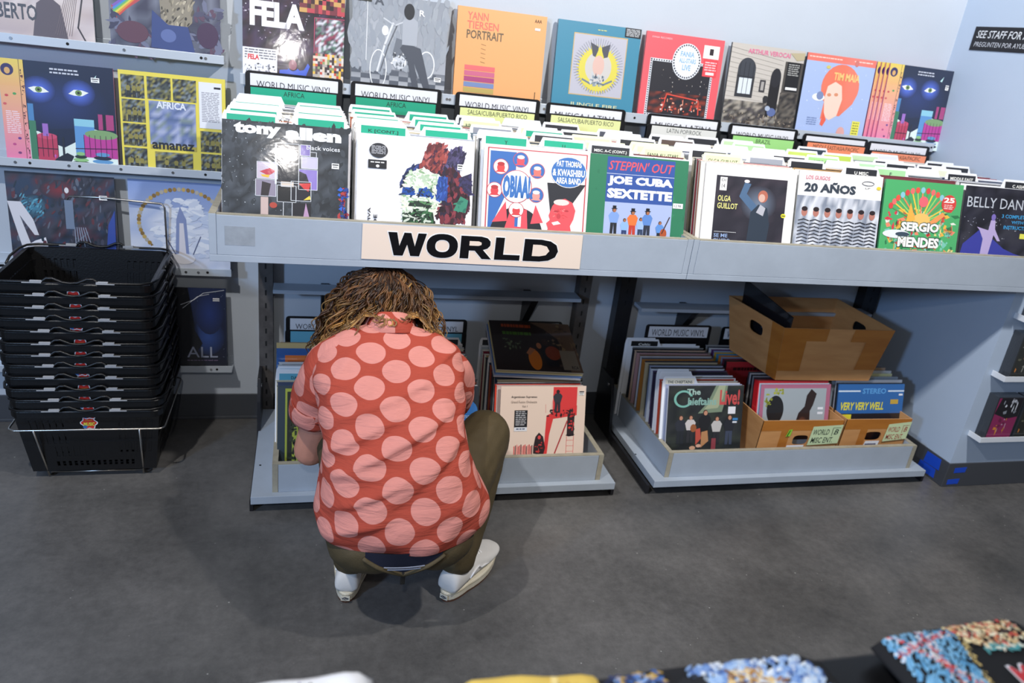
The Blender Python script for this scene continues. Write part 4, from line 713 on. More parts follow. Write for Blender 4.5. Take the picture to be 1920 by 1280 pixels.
A['argent'] += [('t', 'Argentinean Supremes', 0.12, 0.825, 0.42, 0.865, '#5c5450', 0.01), ('t', 'Grand Fusion Orchestra', 0.12, 0.76, 0.42, 0.795, '#9c8c80', 0.005), ('t', 'Vol. I', 0.25, 0.70, 0.31, 0.73, '#6c6058', 0.005), ('r', 0.165, 0.42, 0.315, 0.66, '#15151a'), ('lines', 0.18, 0.44, 0.30, 0.65, 8, '#c8c8cc', 4), ('r', 0.165, 0.365, 0.315, 0.42, '#e4e6ec'), ('lines', 0.19, 0.375, 0.29, 0.41, 1, '#3c4c6c', 4), ('r', 0.92, 0.91, 0.975, 0.925, '#2c3040')]
A['chief'] = [('n', 0, 0, 1, 1, 10, 10, ['#262a2c', '#30352f', '#1e2224', '#2c2f30'], 4), ('p', [(0.62, 1.0), (0.78, 1.0), (0.76, 0.80), (0.72, 0.60), (0.40, 0.58), (0.52, 0.74)], '#7c8c74'), ('p', [(0.66, 1.0), (0.75, 1.0), (0.72, 0.80), (0.66, 0.66), (0.48, 0.64), (0.58, 0.78)], '#a4ac8c'), ('ring', 0.20, 0.80, 0.125, 0.13, 0.030, '#7cb8a8'), ('r', 0.29, 0.76, 0.34, 0.84, '#2a2f2c'), ('t', 'The', 0.24, 0.86, 0.42, 0.95, '#a8c4b8', 0.03), ('t', 'hieftains', 0.26, 0.705, 0.64, 0.82, '#8cb4a8', 0.03), ('t', 'Live!', 0.68, 0.705, 0.95, 0.94, '#c84c4c', 0.03)]
for u, v, h_, sh, pn in ((0.18, 0.12, 0.44, '#2c2f38', '#22262c'), (0.31, 0.14, 0.42, '#d0c8c4', '#2c2c30'), (0.50, 0.14, 0.50, '#1c1c20', '#1c1c1e'), (0.66, 0.10, 0.44, '#c4c0bc', '#26262c'), (0.83, 0.10, 0.46, '#22242c', '#3c4458')): A['chief'] += fig(u, v, h_, sh, pn, '#c48c70', None, '#4c3024')
A['chief'] += [('p', [(0.39, 0.10), (0.38, 0.34), (0.44, 0.36), (0.46, 0.20)], '#c05040'), ('p', [(0.46, 0.30), (0.54, 0.32), (0.56, 0.16), (0.46, 0.06)], '#b88458'), ('d', 0.35, 0.36, 0.04, 0.06, '#9c5c34'), ('d', 0.35, 0.06, 0.04, 0.03, '#d0a080'), ('d', 0.43, 0.09, 0.035, 0.025, '#d8a890'), ('r', 0.60, 0.0, 0.66, 0.20, '#8c3c44'), ('r', 0.80, 0.57, 0.90, 0.68, '#e6e6ea'), ('r', 0.87, 0.47, 0.94, 0.505, '#3c84c0'), ('r', 0.87, 0.43, 0.93, 0.455, '#dfe3ea')]
A['pink'] = [('r', 0, 0, 1, 1, '#b06a84'), ('r', 0.05, 0, 0.94, 0.95, '#a4aeb4'), ('d', 0.22, 0.68, 0.12, 0.18, '#1a1c20'), ('s', 0.08, 0.72, 0.16, 0.88, 12, 0.02, ['#a4a83c', '#8c9434'], 4), ('s', 0.18, 0.88, 0.34, 0.94, 14, 0.02, ['#a4a83c', '#b0b444'], 5), ('p', [(0.46, 0.30), (0.56, 0.64), (0.64, 0.72), (0.66, 0.86), (0.72, 0.94), (0.80, 0.88), (0.76, 0.74), (0.72, 0.66), (0.74, 0.3)], '#2a1c1c'), ('b', 0.62, 0.48, 0.08, 0.12, '#9c5c40', '#2a1c1c'), ('r', 0.83, 0.68, 0.91, 0.71, '#e8eaf0'), ('r', 0.83, 0.62, 0.91, 0.65, '#e8eaf0')]
A['very'] = [('r', 0, 0, 1, 1, '#2c66a8'), ('r', 0, 0, 1, 0.62, '#1c1c24'), ('r', 0.0, 0.90, 0.33, 0.92, '#cfe0f0'), ('r', 0.75, 0.90, 1.0, 0.92, '#cfe0f0'), ('t', 'STEREO', 0.36, 0.875, 0.72, 0.945, '#5ca0dc', 0.03), ('t', 'VERY VERY WELL', 0.05, 0.665, 0.70, 0.765, '#e6dc3c', 0.03, 0.25), ('r', 0.02, 0.45, 0.22, 0.61, '#e6d83c'), ('r', 0.80, 0.74, 0.92, 0.80, '#c8a43c'), ('r', 0.92, 0.85, 0.98, 0.875, '#e8eaf0'), ('b', 0.5, 0.4, 0.12, 0.14, '#7c4c3c', '#1c1c24')]
A['orange'] = [('r', 0, 0, 1, 1, '#2c5c9c'), ('r', 0.0, 0.94, 1, 1, '#c8b078'), ('r', 0.09, 0.02, 0.95, 0.86, '#e0742c'), ('r', 0.12, 0.74, 0.30, 0.80, '#a85424'), ('r', 0.12, 0.52, 0.28, 0.58, '#b05c2c'), ('lines', 0.46, 0.78, 0.88, 0.84, 1, '#2c1c14', 2)]
A['greenstrip'] = [('r', 0, 0, 1, 1, '#17181c'), ('r', 0, 0, 0.13, 1, '#9aa63c'), ('r', 0.02, 0.04, 0.07, 0.96, '#1c2018'), ('s', 0.06, 0.05, 0.12, 0.95, 26, 0.03, ['#20241c', '#2c3420'], 6), ('t', 'D', 0.20, 0.78, 0.32, 0.90, '#e8e8ec', 0.04), ('t', 'C', 0.20, 0.60, 0.32, 0.72, '#e0742c', 0.04)]
A['bluedisc'] = [('r', 0, 0, 1, 1, '#2c3038'), ('d', 0.5, 0.5, 0.42, 0.42, '#14161c'), ('ring', 0.5, 0.5, 0.36, 0.36, 0.004, '#3c424c'), ('ring', 0.5, 0.5, 0.30, 0.30, 0.004, '#3c424c'), ('b', 0.86, 0.68, 0.01, 0.01, '#fff', '#fff'), ('d', 0.80, 0.66, 0.19, 0.18, '#3c84d4'), ('d', 0.80, 0.66, 0.02, 0.02, '#e8eef4'), ('lines', 0.70, 0.56, 0.92, 0.60, 2, '#cfe0f4', 3), ('lines', 0.60, 0.30, 0.97, 0.46, 3, '#c8ccd4', 5)]
A['couple'] = [('r', 0, 0, 1, 1, '#2c201c'), ('p', [(0.50, 1.0), (0.66, 0.86), (0.80, 0.66), (0.84, 0.40), (0.86, 0.0), (1, 0), (1, 1)], '#6c5440'), ('s', 0.66, 0.1, 1, 0.95, 40, 0.03, ['#7c6448', '#5c4638', '#8c7454', '#4c3c34'], 3), ('lines', 0.14, 0.82, 0.50, 0.96, 1, '#b04c28', 4), ('lines', 0.14, 0.66, 0.50, 0.80, 1, '#4f7c28', 9), ('s', 0.14, 0.42, 0.34, 0.62, 30, 0.02, ['#5c6c4c', '#7c8c64', '#44543c'], 8), ('d', 0.47, 0.22, 0.075, 0.20, '#e07c20'), ('p', [(0.38, 0.34), (0.44, 0.46), (0.50, 0.42), (0.42, 0.30)], '#b8744c'), ('d', 0.55, 0.50, 0.03, 0.06, '#b8744c'), ('p', [(0.56, 0.40), (0.60, 0.52), (0.74, 0.46), (0.74, 0.10), (0.60, 0.10)], '#1c1a1e'), ('d', 0.70, 0.36, 0.09, 0.14, '#8c3c20'), ('d', 0.63, 0.58, 0.035, 0.07, '#3c2820'), ('r', 0.78, 0.04, 0.97, 0.42, '#8c8070'), ('t', 'RCA', 0.88, 0.06, 0.96, 0.12, '#2c2420', 0.02)]
A['greyface'] = [('n', 0, 0, 1, 1, 10, 10, ['#20222a', '#2c2e38', '#3c3e4a', '#16171d'], 6), ('b', 0.5, 0.5, 0.3, 0.3, '#6c6e7c', '#2c2e38'), ('s', 0, 0, 1, 1, 60, 0.02, ['#8c8e98', '#54566a', '#5c3c6c'], 3)]
# ------------------------------------------------------------------ face-out albums on the left wall rails
PS = lambda u, v, w_=0.075, h_=0.045: (u, v, w_, h_, PRICE)
def wall_album(key, x, z, label, edge='#d8d4cc', t=0.0045, lean=4.5, y=2.690, stk=None, **k):
    return album(A[key], x + LP / 2, y, z, lean, label, edge=edge, t=t, group=None, stickers=[stk] if stk else (), **k)
wall_album('joao', -0.940, 1.3133, 'album with pink and grey lettering over a dark haired profile, top left of the wall')
wall_album('prism', -0.582, 1.3133, 'glossy grey album with rainbow beams crossing a jacketed figure, on the highest left rail', '#b0b4bc')
wall_album('eyes', -0.903, 0.9473, 'dark blue album with two eyes and a pink side strip on the left wall rail', '#d87aa4', t=0.008, stk=PS(0.80, 0.85))
wall_album('amanaz', -0.574, 0.9473, 'yellow album with a grid of small group photos, lettered amanaz', '#d8c84c', t=0.010)
wall_album('dark', -0.925, 0.6063, 'dark shrink-wrapped album with a white limb shape at the left, behind the basket stack', '#3c404c', stk=PS(0.85, 0.76))
wall_album('wreath', -0.570, 0.6063, 'pale album with a rope wreath around a white animal face, behind the basket stack', '#d8dce4')
wall_album('night', -0.590, 0.2333, 'night-blue album lettered ALL, on the lowest left rail', '#141828')

# ------------------------------------------------------------------ face-out albums above the record bins
ZD = 1.2603
def disp(key, x, label, edge, t, lean=7.0, n=1, dx=0.0, **k):
    global LAST
    o = album(A[key], x + LP / 2, 2.693 - 0.0 , ZD, lean, label, edge=edge, t=t, **k)
    return o
disp('fela', -0.203, 'album collage of newspaper clippings lettered FELA, first above the bins', '#3c3440', 0.005)
disp('moto', 0.137, 'black and white album showing a man seated on a motorcycle on a chequered floor', '#8c9098', 0.006, stickers=[PS(0.88, 0.20)])
disp('yann', 0.483, 'orange album with coloured stripes lettered PORTRAIT, above the bins', '#c8782c', 0.014)
disp('jungle', 0.840, 'teal album with a yellow round emblem on a grey square, lettered JUNGLE FIRE', '#2c6880', 0.014)
disp('fania', 1.177, 'red album with a film-strip frame around a night concert photo', '#d84c58', 0.010)
disp('arthur', 1.525, 'album photo of a stone building with an arched window and pink title', '#2c2c30', 0.010)
disp('tim', 1.852, 'light blue album with an orange haired head in space, lettered TIM MAIA', '#3c3f48', 0.008)
# the last display spot holds several copies of one album, fanned out a little
for i in range(4):
    o = album(A['eyes'], 2.180 + LP / 2 - 0.002 + 0.0135 * i, 2.6935 - 0.0085 * i + 0.008, ZD, 7.0,
              ['rearmost copy of the two-eyes album in the fanned set above the bins',
               'second copy from the back in the fanned two-eyes albums above the bins',
               'copy right behind the front one in the fanned set of eye albums',
               'front copy of the two-eyes album, at the right end above the bins'][i],
              edge='#c8609c', t=0.004, group='copies of the two-eyes album above the bins', stickers=[PS(0.90, 0.76, 0.05, 0.06)] if i == 3 else ())

# ------------------------------------------------------------------ section headers (black cards with title strips)
def rrect(x0, z0, x1, z1, r, n=4):
    P = []
    for cx, cz, a0 in ((x1 - r, z1 - r, 0), (x0 + r, z1 - r, 90), (x0 + r, z0 + r, 180), (x1 - r, z0 + r, 270)):
        for i in range(n + 1):
            a = math.radians(a0 + 90 * i / n); P.append((cx + r * math.cos(a), cz + r * math.sin(a)))
    return P
def header(x, y, z0, top, title, cat, ccol, label, sub_drop=0.040, lean=2.0, title_cut=True, group=None, sub=True):
    t = thing('section_header', (x, y, z0), label, 'section header', group, rot=(-math.radians(lean), 0, 0))
    hh = top - z0
    m = MB(); m.prism(rrect(-0.152, 0, 0.152, hh, 0.012), 'y', 0, 0.003); m.build('back_card', M_black, t, fixn=True)
    m = MB(); m.box(-0.137, -0.0006, hh - 0.055, 0.137, 0, hh - 0.008, H('#e4e5ea'))
    art(m, [('t', title, 0.07 if sub else 0.05, 0.12, 0.93 if sub else 0.95, 0.56 if sub else 0.75, '#1c1c24', 0.0)], -0.137, hh - 0.055, 0.274, 0.047, y0=-0.0006)
    m.build('title_strip', M_print, t)
    if sub:
        m = MB(); m.prism(rrect(-0.154, 0, 0.150, hh - sub_drop, 0.010), 'y', -0.014, -0.011); m.build('front_card', M_black, t, fixn=True)
        m = MB(); m.box(-0.135, -0.0146, hh - sub_drop - 0.075, 0.132, -0.014, hh - sub_drop - 0.005, H(ccol))
        tw = min(0.80, 0.036 * len(cat) + 0.03)
        art(m, [('t', cat, 0.5 - tw / 2, 0.70, 0.5 + tw / 2, 0.92, '#22302c', 0.0)], -0.135, hh - sub_drop - 0.075, 0.267, 0.070, y0=-0.0146)
        m.build('category_strip', M_print, t)
    return t
HX = [(-0.042, 'WORLD MUSIC VINYL', 'AFRICA', '#1fa583', 'teal', 1.302), (0.288, 'WORLD MUSIC VINYL', 'AFRICA', '#22a07c', 'green', 1.302), (0.640, 'WORLD MUSIC VINYL', 'SALSA/CUBA/PUERTO RICO', '#dfe49c', 'pale yellow', 1.302),
      (0.968, 'MUSICA LATINA', 'SALSA/CUBA/PUERTO RICO', '#dde2a0', 'cream yellow', 1.298), (1.360, 'MUSICA LATINA', 'LATIN POP/ROCK', '#dadad4', 'off-white', 1.296), (1.700, 'WORLD MUSIC VINYL', 'BRAZIL', '#9fd884', 'light green', 1.290),
      (2.030, 'WORLD MUSIC VINYL', 'MIDDLE EAST/ASIA/PACIFIC', '#ee9068', 'orange', 1.280), (2.335, 'WORLD MUSIC VINYL', 'MIDDLE EAST/ASIA/PACIFIC', '#ee9470', 'salmon', 1.276)]
HL = ['behind the first upper column, under the FELA album', 'under the black and white motorcycle album', 'under the orange PORTRAIT album', 'under the teal album, titled MUSICA LATINA', 'under the red film-strip album', 'under the stone building album', 'under the light blue TIM MAIA album', 'rightmost, under the fanned two-eyes albums']
for (x, ti, ca, co, cn, top), hl in zip(HX, HL):
    header(x, 2.655, 0.897, top, ti, ca, co, 'black header with %s strip, %s' % (cn, hl), sub_drop={6: 0.026, 7: 0.034, 5: 0.038}.get(HX.index((x, ti, ca, co, cn, top)), 0.036 if 'LATINA' in ti else 0.044))

# ------------------------------------------------------------------ front albums of the eight upper columns
CX = [-0.052, 0.287, 0.632, 0.948, 1.322, 1.648, 1.975, 2.300]   # column centres
UZ = 0.8968
def fan(k):
    """k 0..1 from front to back: bottom y, bottom z, lean in degrees"""
    lean = 14.5 - 8.5 * k
    yt = 2.096 + 0.541 * k
    a = math.radians(lean)
    yb = yt - 0.315 * math.sin(a)
    return yb, 0.8975 + 0.013 * (1 - k), lean
def front(key, i, y, label, edge, lean=14.5, t=0.004, yaw=0, stickers=(), dz=0.0, dx=0.0, group=None, gloss=True):
    return album(A[key], CX[i] + dx, y, 0.911 + dz, lean, label, edge=edge, t=t, yaw=yaw, stickers=stickers, gloss=gloss, vis=0.21)
front('tony', 0, 2.012, 'glossy dark album with a collage figure and white lettering above the WORLD sign', '#c8a0b0', t=0.0045, dz=0.006, stickers=[PS(0.865, 0.665, 0.06, 0.045)])
front('paint', 1, 2.012, 'white album with a roughly painted head, front of the second upper column', '#e2e2e6', dz=0.0, stickers=[PS(0.86, 0.75, 0.05, 0.05)])
front('pat', 2, 2.012, 'white album with red and blue faces and lettered ovals, front of the third upper column', '#e8e2dc', t=0.006, stickers=[PS(0.84, 0.865, 0.06, 0.02)])
front('cuba', 3, 2.012, "green album lettered STEPPIN' OUT with a band in top hats", '#2c6c50', dz=-0.002)
front('olga', 4, 2.012, 'white framed album with a dark stage photo, lettered OLGA GUILLOT', '#e8e4e0', yaw=-0.02)
front('anos', 5, 2.012, 'white album lettered 20 AÑOS above a striped group photo', '#e4e2de')
front('sergio', 6, 2.012, 'green flowered album lettered SERGIO MENDES', '#2f7a50', t=0.008, dz=-0.004)
front('belly', 7, 2.012, 'dark album with a veiled dancer, lettered BELLY DANCE', '#3c3c48', dz=-0.003, dx=0.003)

# ------------------------------------------------------------------ packed records and tab dividers in the upper columns
PAL_T = ['#e6e6ea', '#cfd2d8', '#b8bcc6', '#e0dcd2', '#8e929c', '#c9c2b4', '#dfe2e8', '#a8acb4', '#5c606a', '#e9e9ee']
PAL_S = ['#1e2026', '#e4e4e6', '#8c2438', '#c8a06c', '#30404c', '#b45c38', '#d8d8d8', '#44484e', '#b8bcc0', '#7c3c44', '#5c7484', '#d2c6a8', '#2c3c5c', '#e8e2d2']
rr = random.Random(11)
def packed_mesh(k):
    """plain sleeve inside a slightly larger clear poly sleeve lip"""
    mb = MB(); r = random.Random(k)
    mb.box(-LP / 2, 0, 0, LP / 2, 0.0036, LP, (0.9, 0.9, 0.9, 1))
    items = [[('r', 0.06, 0.55, 0.94, 0.94, '#c8c8c8'), ('lines', 0.1, 0.86, 0.6, 0.95, 1, '#444', k)], [('r', 0.0, 0.86, 1, 0.97, '#dcdcdc'), ('lines', 0.08, 0.88, 0.7, 0.95, 1, '#303030', k)],
             [('n', 0.03, 0.4, 0.97, 0.97, 9, 5, ['#f2f2f2', '#b0b0b0', '#7c7c7c', '#dadada'], k)], [('r', 0.03, 0.5, 0.97, 0.985, '#a0a0a0'), ('t', 'LP', 0.06, 0.88, 0.16, 0.96, '#f0f0f0')], []][k % 5]
    art(mb, items, -LP / 2, 0, LP, LP)
    mb.box(-LP / 2 - 0.002, -0.0009, LP, LP / 2 + 0.003, 0.0045, LP + 0.0022, (1.0, 1.0, 1.0, 1))
    return mb.mesh('record_album', [M_record])
PM = [packed_mesh(k) for k in range(5)]
def packed(x, y, z, lean, col, label, group, k, yaw=0.0, roll=0.0):
    o = link('record_album', PM[k % 5], None, (x, y, z), (-math.radians(lean), roll, yaw)); o.color = H(col)
    return tag(o, label, 'record', group)

def divider_mesh(side, tcol, txt, bg='#f0f1f4', tw=0.135, th=0.026, tinv=False, W=0.163, Hh=0.318):
    mb = MB()
    a, b = (-W + 0.002, -W + 0.002 + tw) if side == 'L' else ((W - 0.012 - tw, W - 0.012) if side == 'R' else (-tw / 2, tw / 2))
    r = 0.008
    P = [(-W, 0), (W, 0), (W, Hh), (b + r, Hh), (b, Hh + th * 0.6), (b - r * 0.6, Hh + th), (a + r * 0.6, Hh + th), (a, Hh + th * 0.6)]
    if side == 'L': P.append((-W, Hh))
    else: P += [(a - r, Hh), (-W, Hh)]
    mb.prism(P, 'y', 0, 0.0012, H(bg))
    x0, x1 = a + 0.010, b - 0.006
    it = [('r', 0, 0, 1, 1, tcol)]
    if txt:
        w_ = min(0.86, 0.075 * len(txt)); it.append(('t', txt, 0.5 - w_ / 2, 0.12, 0.5 + w_ / 2, 0.60, '#f0f0ea' if tinv else '#1a3c34', 0.02))
    art(mb, it, x0, Hh - 0.004, x1 - x0, th - 0.004)
    return mb.mesh('tab_divider', [M_print])
_DM = {}
def divider(x, y, z, lean, side, tcol, txt, label, group, bg='#eef0f4', tinv=False):
    key = (side, tcol, txt, bg, tinv)
    if key not in _DM: _DM[key] = divider_mesh(side, tcol, txt, bg, tinv=tinv)
    o = link('tab_divider', _DM[key], None, (x, y, z), (-math.radians(lean), 0, rr.uniform(-0.012, 0.012)))
    return tag(o, label, 'divider', group)

TEAL = '#18a583'; DK = '#2c2e34'; YL = '#e4e8b4'; GR = '#a8dc8c'; OFF = '#e6e8ea'
CN = ['first Africa column', 'second Africa column', 'first Salsa column', 'second Salsa column', 'Latin pop column', 'Brazil column', 'first Middle East column', 'rightmost column']
# (y, side, tab colour, text, inverted, extra height)
DV = {0: [(2.060, 'L', TEAL, '', 0), (2.085, 'R', TEAL, '', 0), (2.125, 'R', TEAL, 'A', 0), (2.165, 'L', TEAL, 'B', 0), (2.21, 'R', TEAL, 'D', 0), (2.25, 'L', OFF, '', 0), (2.30, 'R', OFF, '', 0), (2.34, 'L', TEAL, 'F', 0), (2.40, 'R', TEAL, 'K', 0), (2.46, 'L', OFF, '', 0), (2.52, 'L', OFF, '', 0)],
      1: [(2.060, 'L', TEAL, 'K [CONT.]', 0), (2.075, 'R', TEAL, '', 0), (2.11, 'L', GR, '', 0), (2.15, 'L', TEAL, 'M', 0), (2.19, 'R', TEAL, 'N', 0), (2.24, 'L', TEAL, 'O', 0), (2.30, 'R', TEAL, 'P', 0), (2.36, 'L', TEAL, 'R', 0), (2.44, 'R', TEAL, 'S', 0), (2.50, 'L', TEAL, 'T', 0)],
      2: [(2.062, 'L', TEAL, 'Y', 0), (2.080, 'R', TEAL, 'U', 0), (2.13, 'L', OFF, '', 0), (2.18, 'R', DK, '', 1), (2.24, 'L', '#8a8e98', '', 0), (2.28, 'R', TEAL, '', 0), (2.34, 'R', YL, '', 0), (2.40, 'L', YL, 'BUENA VISTA SOCIAL CLUB', 0), (2.48, 'L', DK, '', 1), (2.54, 'R', OFF, '', 0)],
      3: [(2.058, 'L', DK, 'MISC. A-C (CONT.)', 1), (2.072, 'R', YL, 'FANIA ALL-STARS', 0), (2.10, 'L', YL, 'EDDIE', 0), (2.13, 'R', YL, 'E', 0), (2.17, 'R', YL, '', 0), (2.22, 'L', YL, '', 0), (2.27, 'R', DK, '', 1), (2.33, 'L', DK, '', 1), (2.39, 'R', OFF, '', 0), (2.46, 'R', '#4c4e58', 'C MISC', 1), (2.53, 'L', DK, '', 1)],
      4: [(2.062, 'L', YL, 'OLGA GUILLOT', 0), (2.10, 'R', '#9ea2ac', '', 0), (2.15, 'L', DK, 'G MISC', 1), (2.20, 'R', OFF, 'F', 0), (2.26, 'L', OFF, '', 0), (2.32, 'R', OFF, '', 0), (2.38, 'L', '#5c4c44', '', 1), (2.46, 'L', DK, '', 1), (2.53, 'R', DK, '', 1)],
      5: [(2.058, 'R', DK, 'U MISC', 1), (2.10, 'L', DK, '', 1), (2.15, 'R', OFF, '', 0), (2.20, 'L', DK, 'C', 1), (2.26, 'R', GR, 'MISC A-Z', 0), (2.32, 'L', OFF, '', 0), (2.38, 'R', '#c8dc6c', '', 0), (2.45, 'L', '#b4dca4', '', 0), (2.53, 'L', '#c8e4b4', '', 0)],
      6: [(2.10, 'L', '#a8dca4', 'F', 0), (2.15, 'R', OFF, '', 0), (2.20, 'L', '#b4e0b0', '', 0), (2.26, 'R', DK, '', 1), (2.32, 'R', DK, '', 1), (2.38, 'L', '#c4dc5c', 'A', 0), (2.45, 'R', '#c8e4b4', '', 0), (2.53, 'L', '#34404c', '', 1)],
      7: [(2.060, 'R', DK, 'C ASIA', 1), (2.13, 'L', DK, 'MIDDLE EAST', 1), (2.20, 'L', '#dfe2cc', '', 0), (2.27, 'L', DK, '', 1), (2.34, 'R', DK, '', 1), (2.42, 'R', DK, '', 1), (2.52, 'L', OFF, '', 0)]}
TCN = {TEAL: 'teal', DK: 'black', YL: 'pale yellow', GR: 'light green', OFF: 'white'}
ORD = ['nearest', 'second', 'third', 'fourth', 'fifth', 'sixth', 'seventh', 'eighth', 'ninth', 'tenth', 'eleventh', 'twelfth', '13th', '14th', '15th', '16th', '17th', '18th', '19th', '20th', '21st', '22nd', '23rd', '24th', '25th', '26th', '27th', '28th']
CNAME = lambda h: {'#1': 'dark'}.get(h, None)
def colname(h):
    r, g, b = [int(h[i:i + 2], 16) for i in (1, 3, 5)]
    mx, mn = max(r, g, b), min(r, g, b); v = mx
    if mx - mn < 24: return 'white' if v > 215 else ('light grey' if v > 150 else ('grey' if v > 90 else 'black'))
    if r == mx: return ('tan' if g > b + 20 and g > 90 else ('dark red' if v < 160 else 'orange-red')) if v < 215 else 'cream'
    if g == mx: return 'green'
    return 'dark blue' if v < 110 else 'blue-grey'
for ci in range(8):
    ks = []
    k = 0.035 + (0.03 if ci == 6 else 0.0)
    while k < 0.985:
        ks.append(k); k += rr.uniform(0.043, 0.064)
    dvs = DV[ci]
    n = 0
    dk = [0.012 + (d[0] - 2.05) / 0.49 * 0.93 for d in dvs]
    for k in ks:
        if any(abs(k - q) < 0.012 for q in dk): k += 0.014
        yb, zb, ln = fan(k)
        col = rr.choice(PAL_T if rr.random() < 0.6 else PAL_S)
        packed(CX[ci] + rr.uniform(-0.004, 0.004), yb, zb, ln, col,
               '%s record, %s behind the front album in the %s' % (colname(col).capitalize(), ORD[n].replace('nearest', 'first'), CN[ci]), 'records packed in the ' + CN[ci], rr.randrange(5), yaw=rr.uniform(-0.02, 0.02))
        n += 1
    for j, (y, side, tc, txt, inv) in enumerate(dvs):
        cn = TCN.get(tc, 'coloured')
        yb, zb, ln = fan(dk[j])
        divider(CX[ci] + 0.002, yb, zb - 0.003, ln, side, tc, txt,
                'White divider, %s %s tab, %s from the front in the %s' % (cn, 'left' if side == 'L' else 'right', ORD[j], CN[ci]), 'tab dividers in the ' + CN[ci],
                bg='#f1f2c8' if tc == YL and ci == 3 or (ci == 4 and tc == YL) else '#eef0f4', tinv=bool(inv))
# coloured spines seen beside the Olga Guillot album (first record rows are shifted left in the fifth column)
for j, (c, dx) in enumerate([('#e8e4dc', 0.0), ('#b45c38', 0.0), ('#e6e2dc', 0.0), ('#8c1e34', 0.0), ('#a82440', 0.0), ('#d8d4d0', 0.0), ('#3c444c', 0.0), ('#1e2228', 0.0)]):
    packed(CX[4] - 0.014, fan(0.008 + j * 0.0105)[0], 0.9110, fan(0.008 + j * 0.0105)[2], c, '%s edged record right behind the white framed stage-photo album, %s of the bundle' % (colname(c).capitalize(), ORD[j]), 'bundle of coloured spines behind the white framed album', 0)

# ------------------------------------------------------------------ lower trays
LZ = 0.068
LC = [0.075, 0.422, 0.815]
for i, (x, lab) in enumerate([(0.085, 'black section header with blue strip, leftmost in the left lower tray, partly behind the person'), (0.455, "black section header with blue strip, just right of the person's head"), (0.845, 'black section header with blue strip in the left lower tray, behind the toppled records')]):
    header(x, 2.650, LZ, 0.467 - 0.004 * 0, 'WORLD MUSIC VINYL', 'EUROPE', '#6cb4cc', lab, sub_drop=0.048, lean=2)
album(A['argent'], LC[2] + 0.002, 2.176, LZ + 0.0075, 17, 'cream album with red ladders and small figures, front of the left lower tray', edge='#d8c8bc', stickers=[PS(0.915, 0.895, 0.06, 0.03)], vis=0.20)
album(A['bluedisc'], LC[1] + 0.002, 2.176, LZ + 0.0075, 17, 'grey album with a blue disc seen right of the crouching person', edge='#8c9098', vis=0.20)
album(A['greenstrip'], LC[0] + 0.025, 2.176, LZ + 0.001, 17, 'black album with a lime green side strip, front left of the lower tray', edge='#8c9838', vis=0.20)
album(A['orange'], LC[0] - 0.010, 2.435, LZ + 0.060, 8, 'blue album with an orange panel rising above the others in the left lower tray', edge='#c8a468')
LCN = ['left column of left tray,', 'middle column of left tray,', 'right column of left tray,']
for ci in range(3):
    y = 2.196; n = 0
    while y < 2.60:
        if ci == 0 and 2.425 < y < 2.452: y += 0.03
        col = rr.choice(PAL_S); tilt = 16.5 - 12 * (y - 2.19) / 0.42
        if ci == 2 and n < 4: col = ['#d8c4c0', '#e4462c', '#3c3c54', '#c8ccd0'][n]
        packed(LC[ci] - (0.012 if ci == 2 and n < 3 else 0) + rr.uniform(-0.004, 0.004), y, LZ, tilt, col, '%s record, %s %s behind the front one' % (colname(col).capitalize(), LCN[ci], ORD[n].replace('nearest', 'first')), 'records ' + LCN[ci].strip(','), rr.randrange(5), yaw=rr.uniform(-0.02, 0.02))
        n += 1; y += rr.uniform(0.018, 0.026) if not (ci == 2 and n < 4) else 0.008
for j, y in enumerate((2.245, 2.262, 2.283)):
    divider(LC[0] - 0.003, y, LZ + 0.001, 14.5, 'L', '#5cacc4', 'DANCE' if j == 0 else '', 'White divider with blue tab in the left lower tray, %s from the front' % ORD[j], 'blue tab dividers in the left lower tray')
divider(LC[1] - 0.0, 2.595, LZ + 0.001, 3, 'R', DK, '', 'White wire-edged divider with black tab right of the head of the person', None)
divider(LC[2] - 0.0, 2.598, LZ + 0.001, 3, 'L', DK, '', 'White divider with black tab behind the toppled records in the left lower tray', None)
divider(LC[2] - 0.0, 2.42, LZ + 0.001, 7, 'L', DK, '', 'White divider with black tab just behind the toppled records, near the person', None)
# records toppled flat on top of the right column
def flat_rec(x, y, z, pitch, yaw, key, col, label, edge, k=0, rollz=0.0):
    me = sleeve_mesh('record_album', A[key] if key else [('r', 0, 0, 1, 1, col)], edge, t=0.0045, mat=M_gloss)
    o = link('record_album', me, None, (x, y, z), Euler((-math.radians(90 - pitch), rollz, yaw), 'XYZ'))
    return tag(o, label, 'record', 'records toppled flat on the left lower tray')
BZ = 0.386
for i, (key, col, edge, lab) in enumerate([(None, '#c8ccd8', '#c0c4d0', 'grey record at the bottom of the toppled pile in the left lower tray'), (None, '#5c84c8', '#6f92cc', 'light blue record in the toppled pile, second from the bottom'), (None, '#d8c890', '#d8cca0', 'cream edged record in the toppled pile, just under the top one'), ('couple', None, '#b8b0a4', 'dark album of a dancing couple lying on top of the toppled pile')]):
    flat_rec(0.795 + 0.004 * i, 2.292 + 0.003 * i, BZ + 0.012 + i * 0.0068, 12.0, -0.10, key, col, lab, edge)

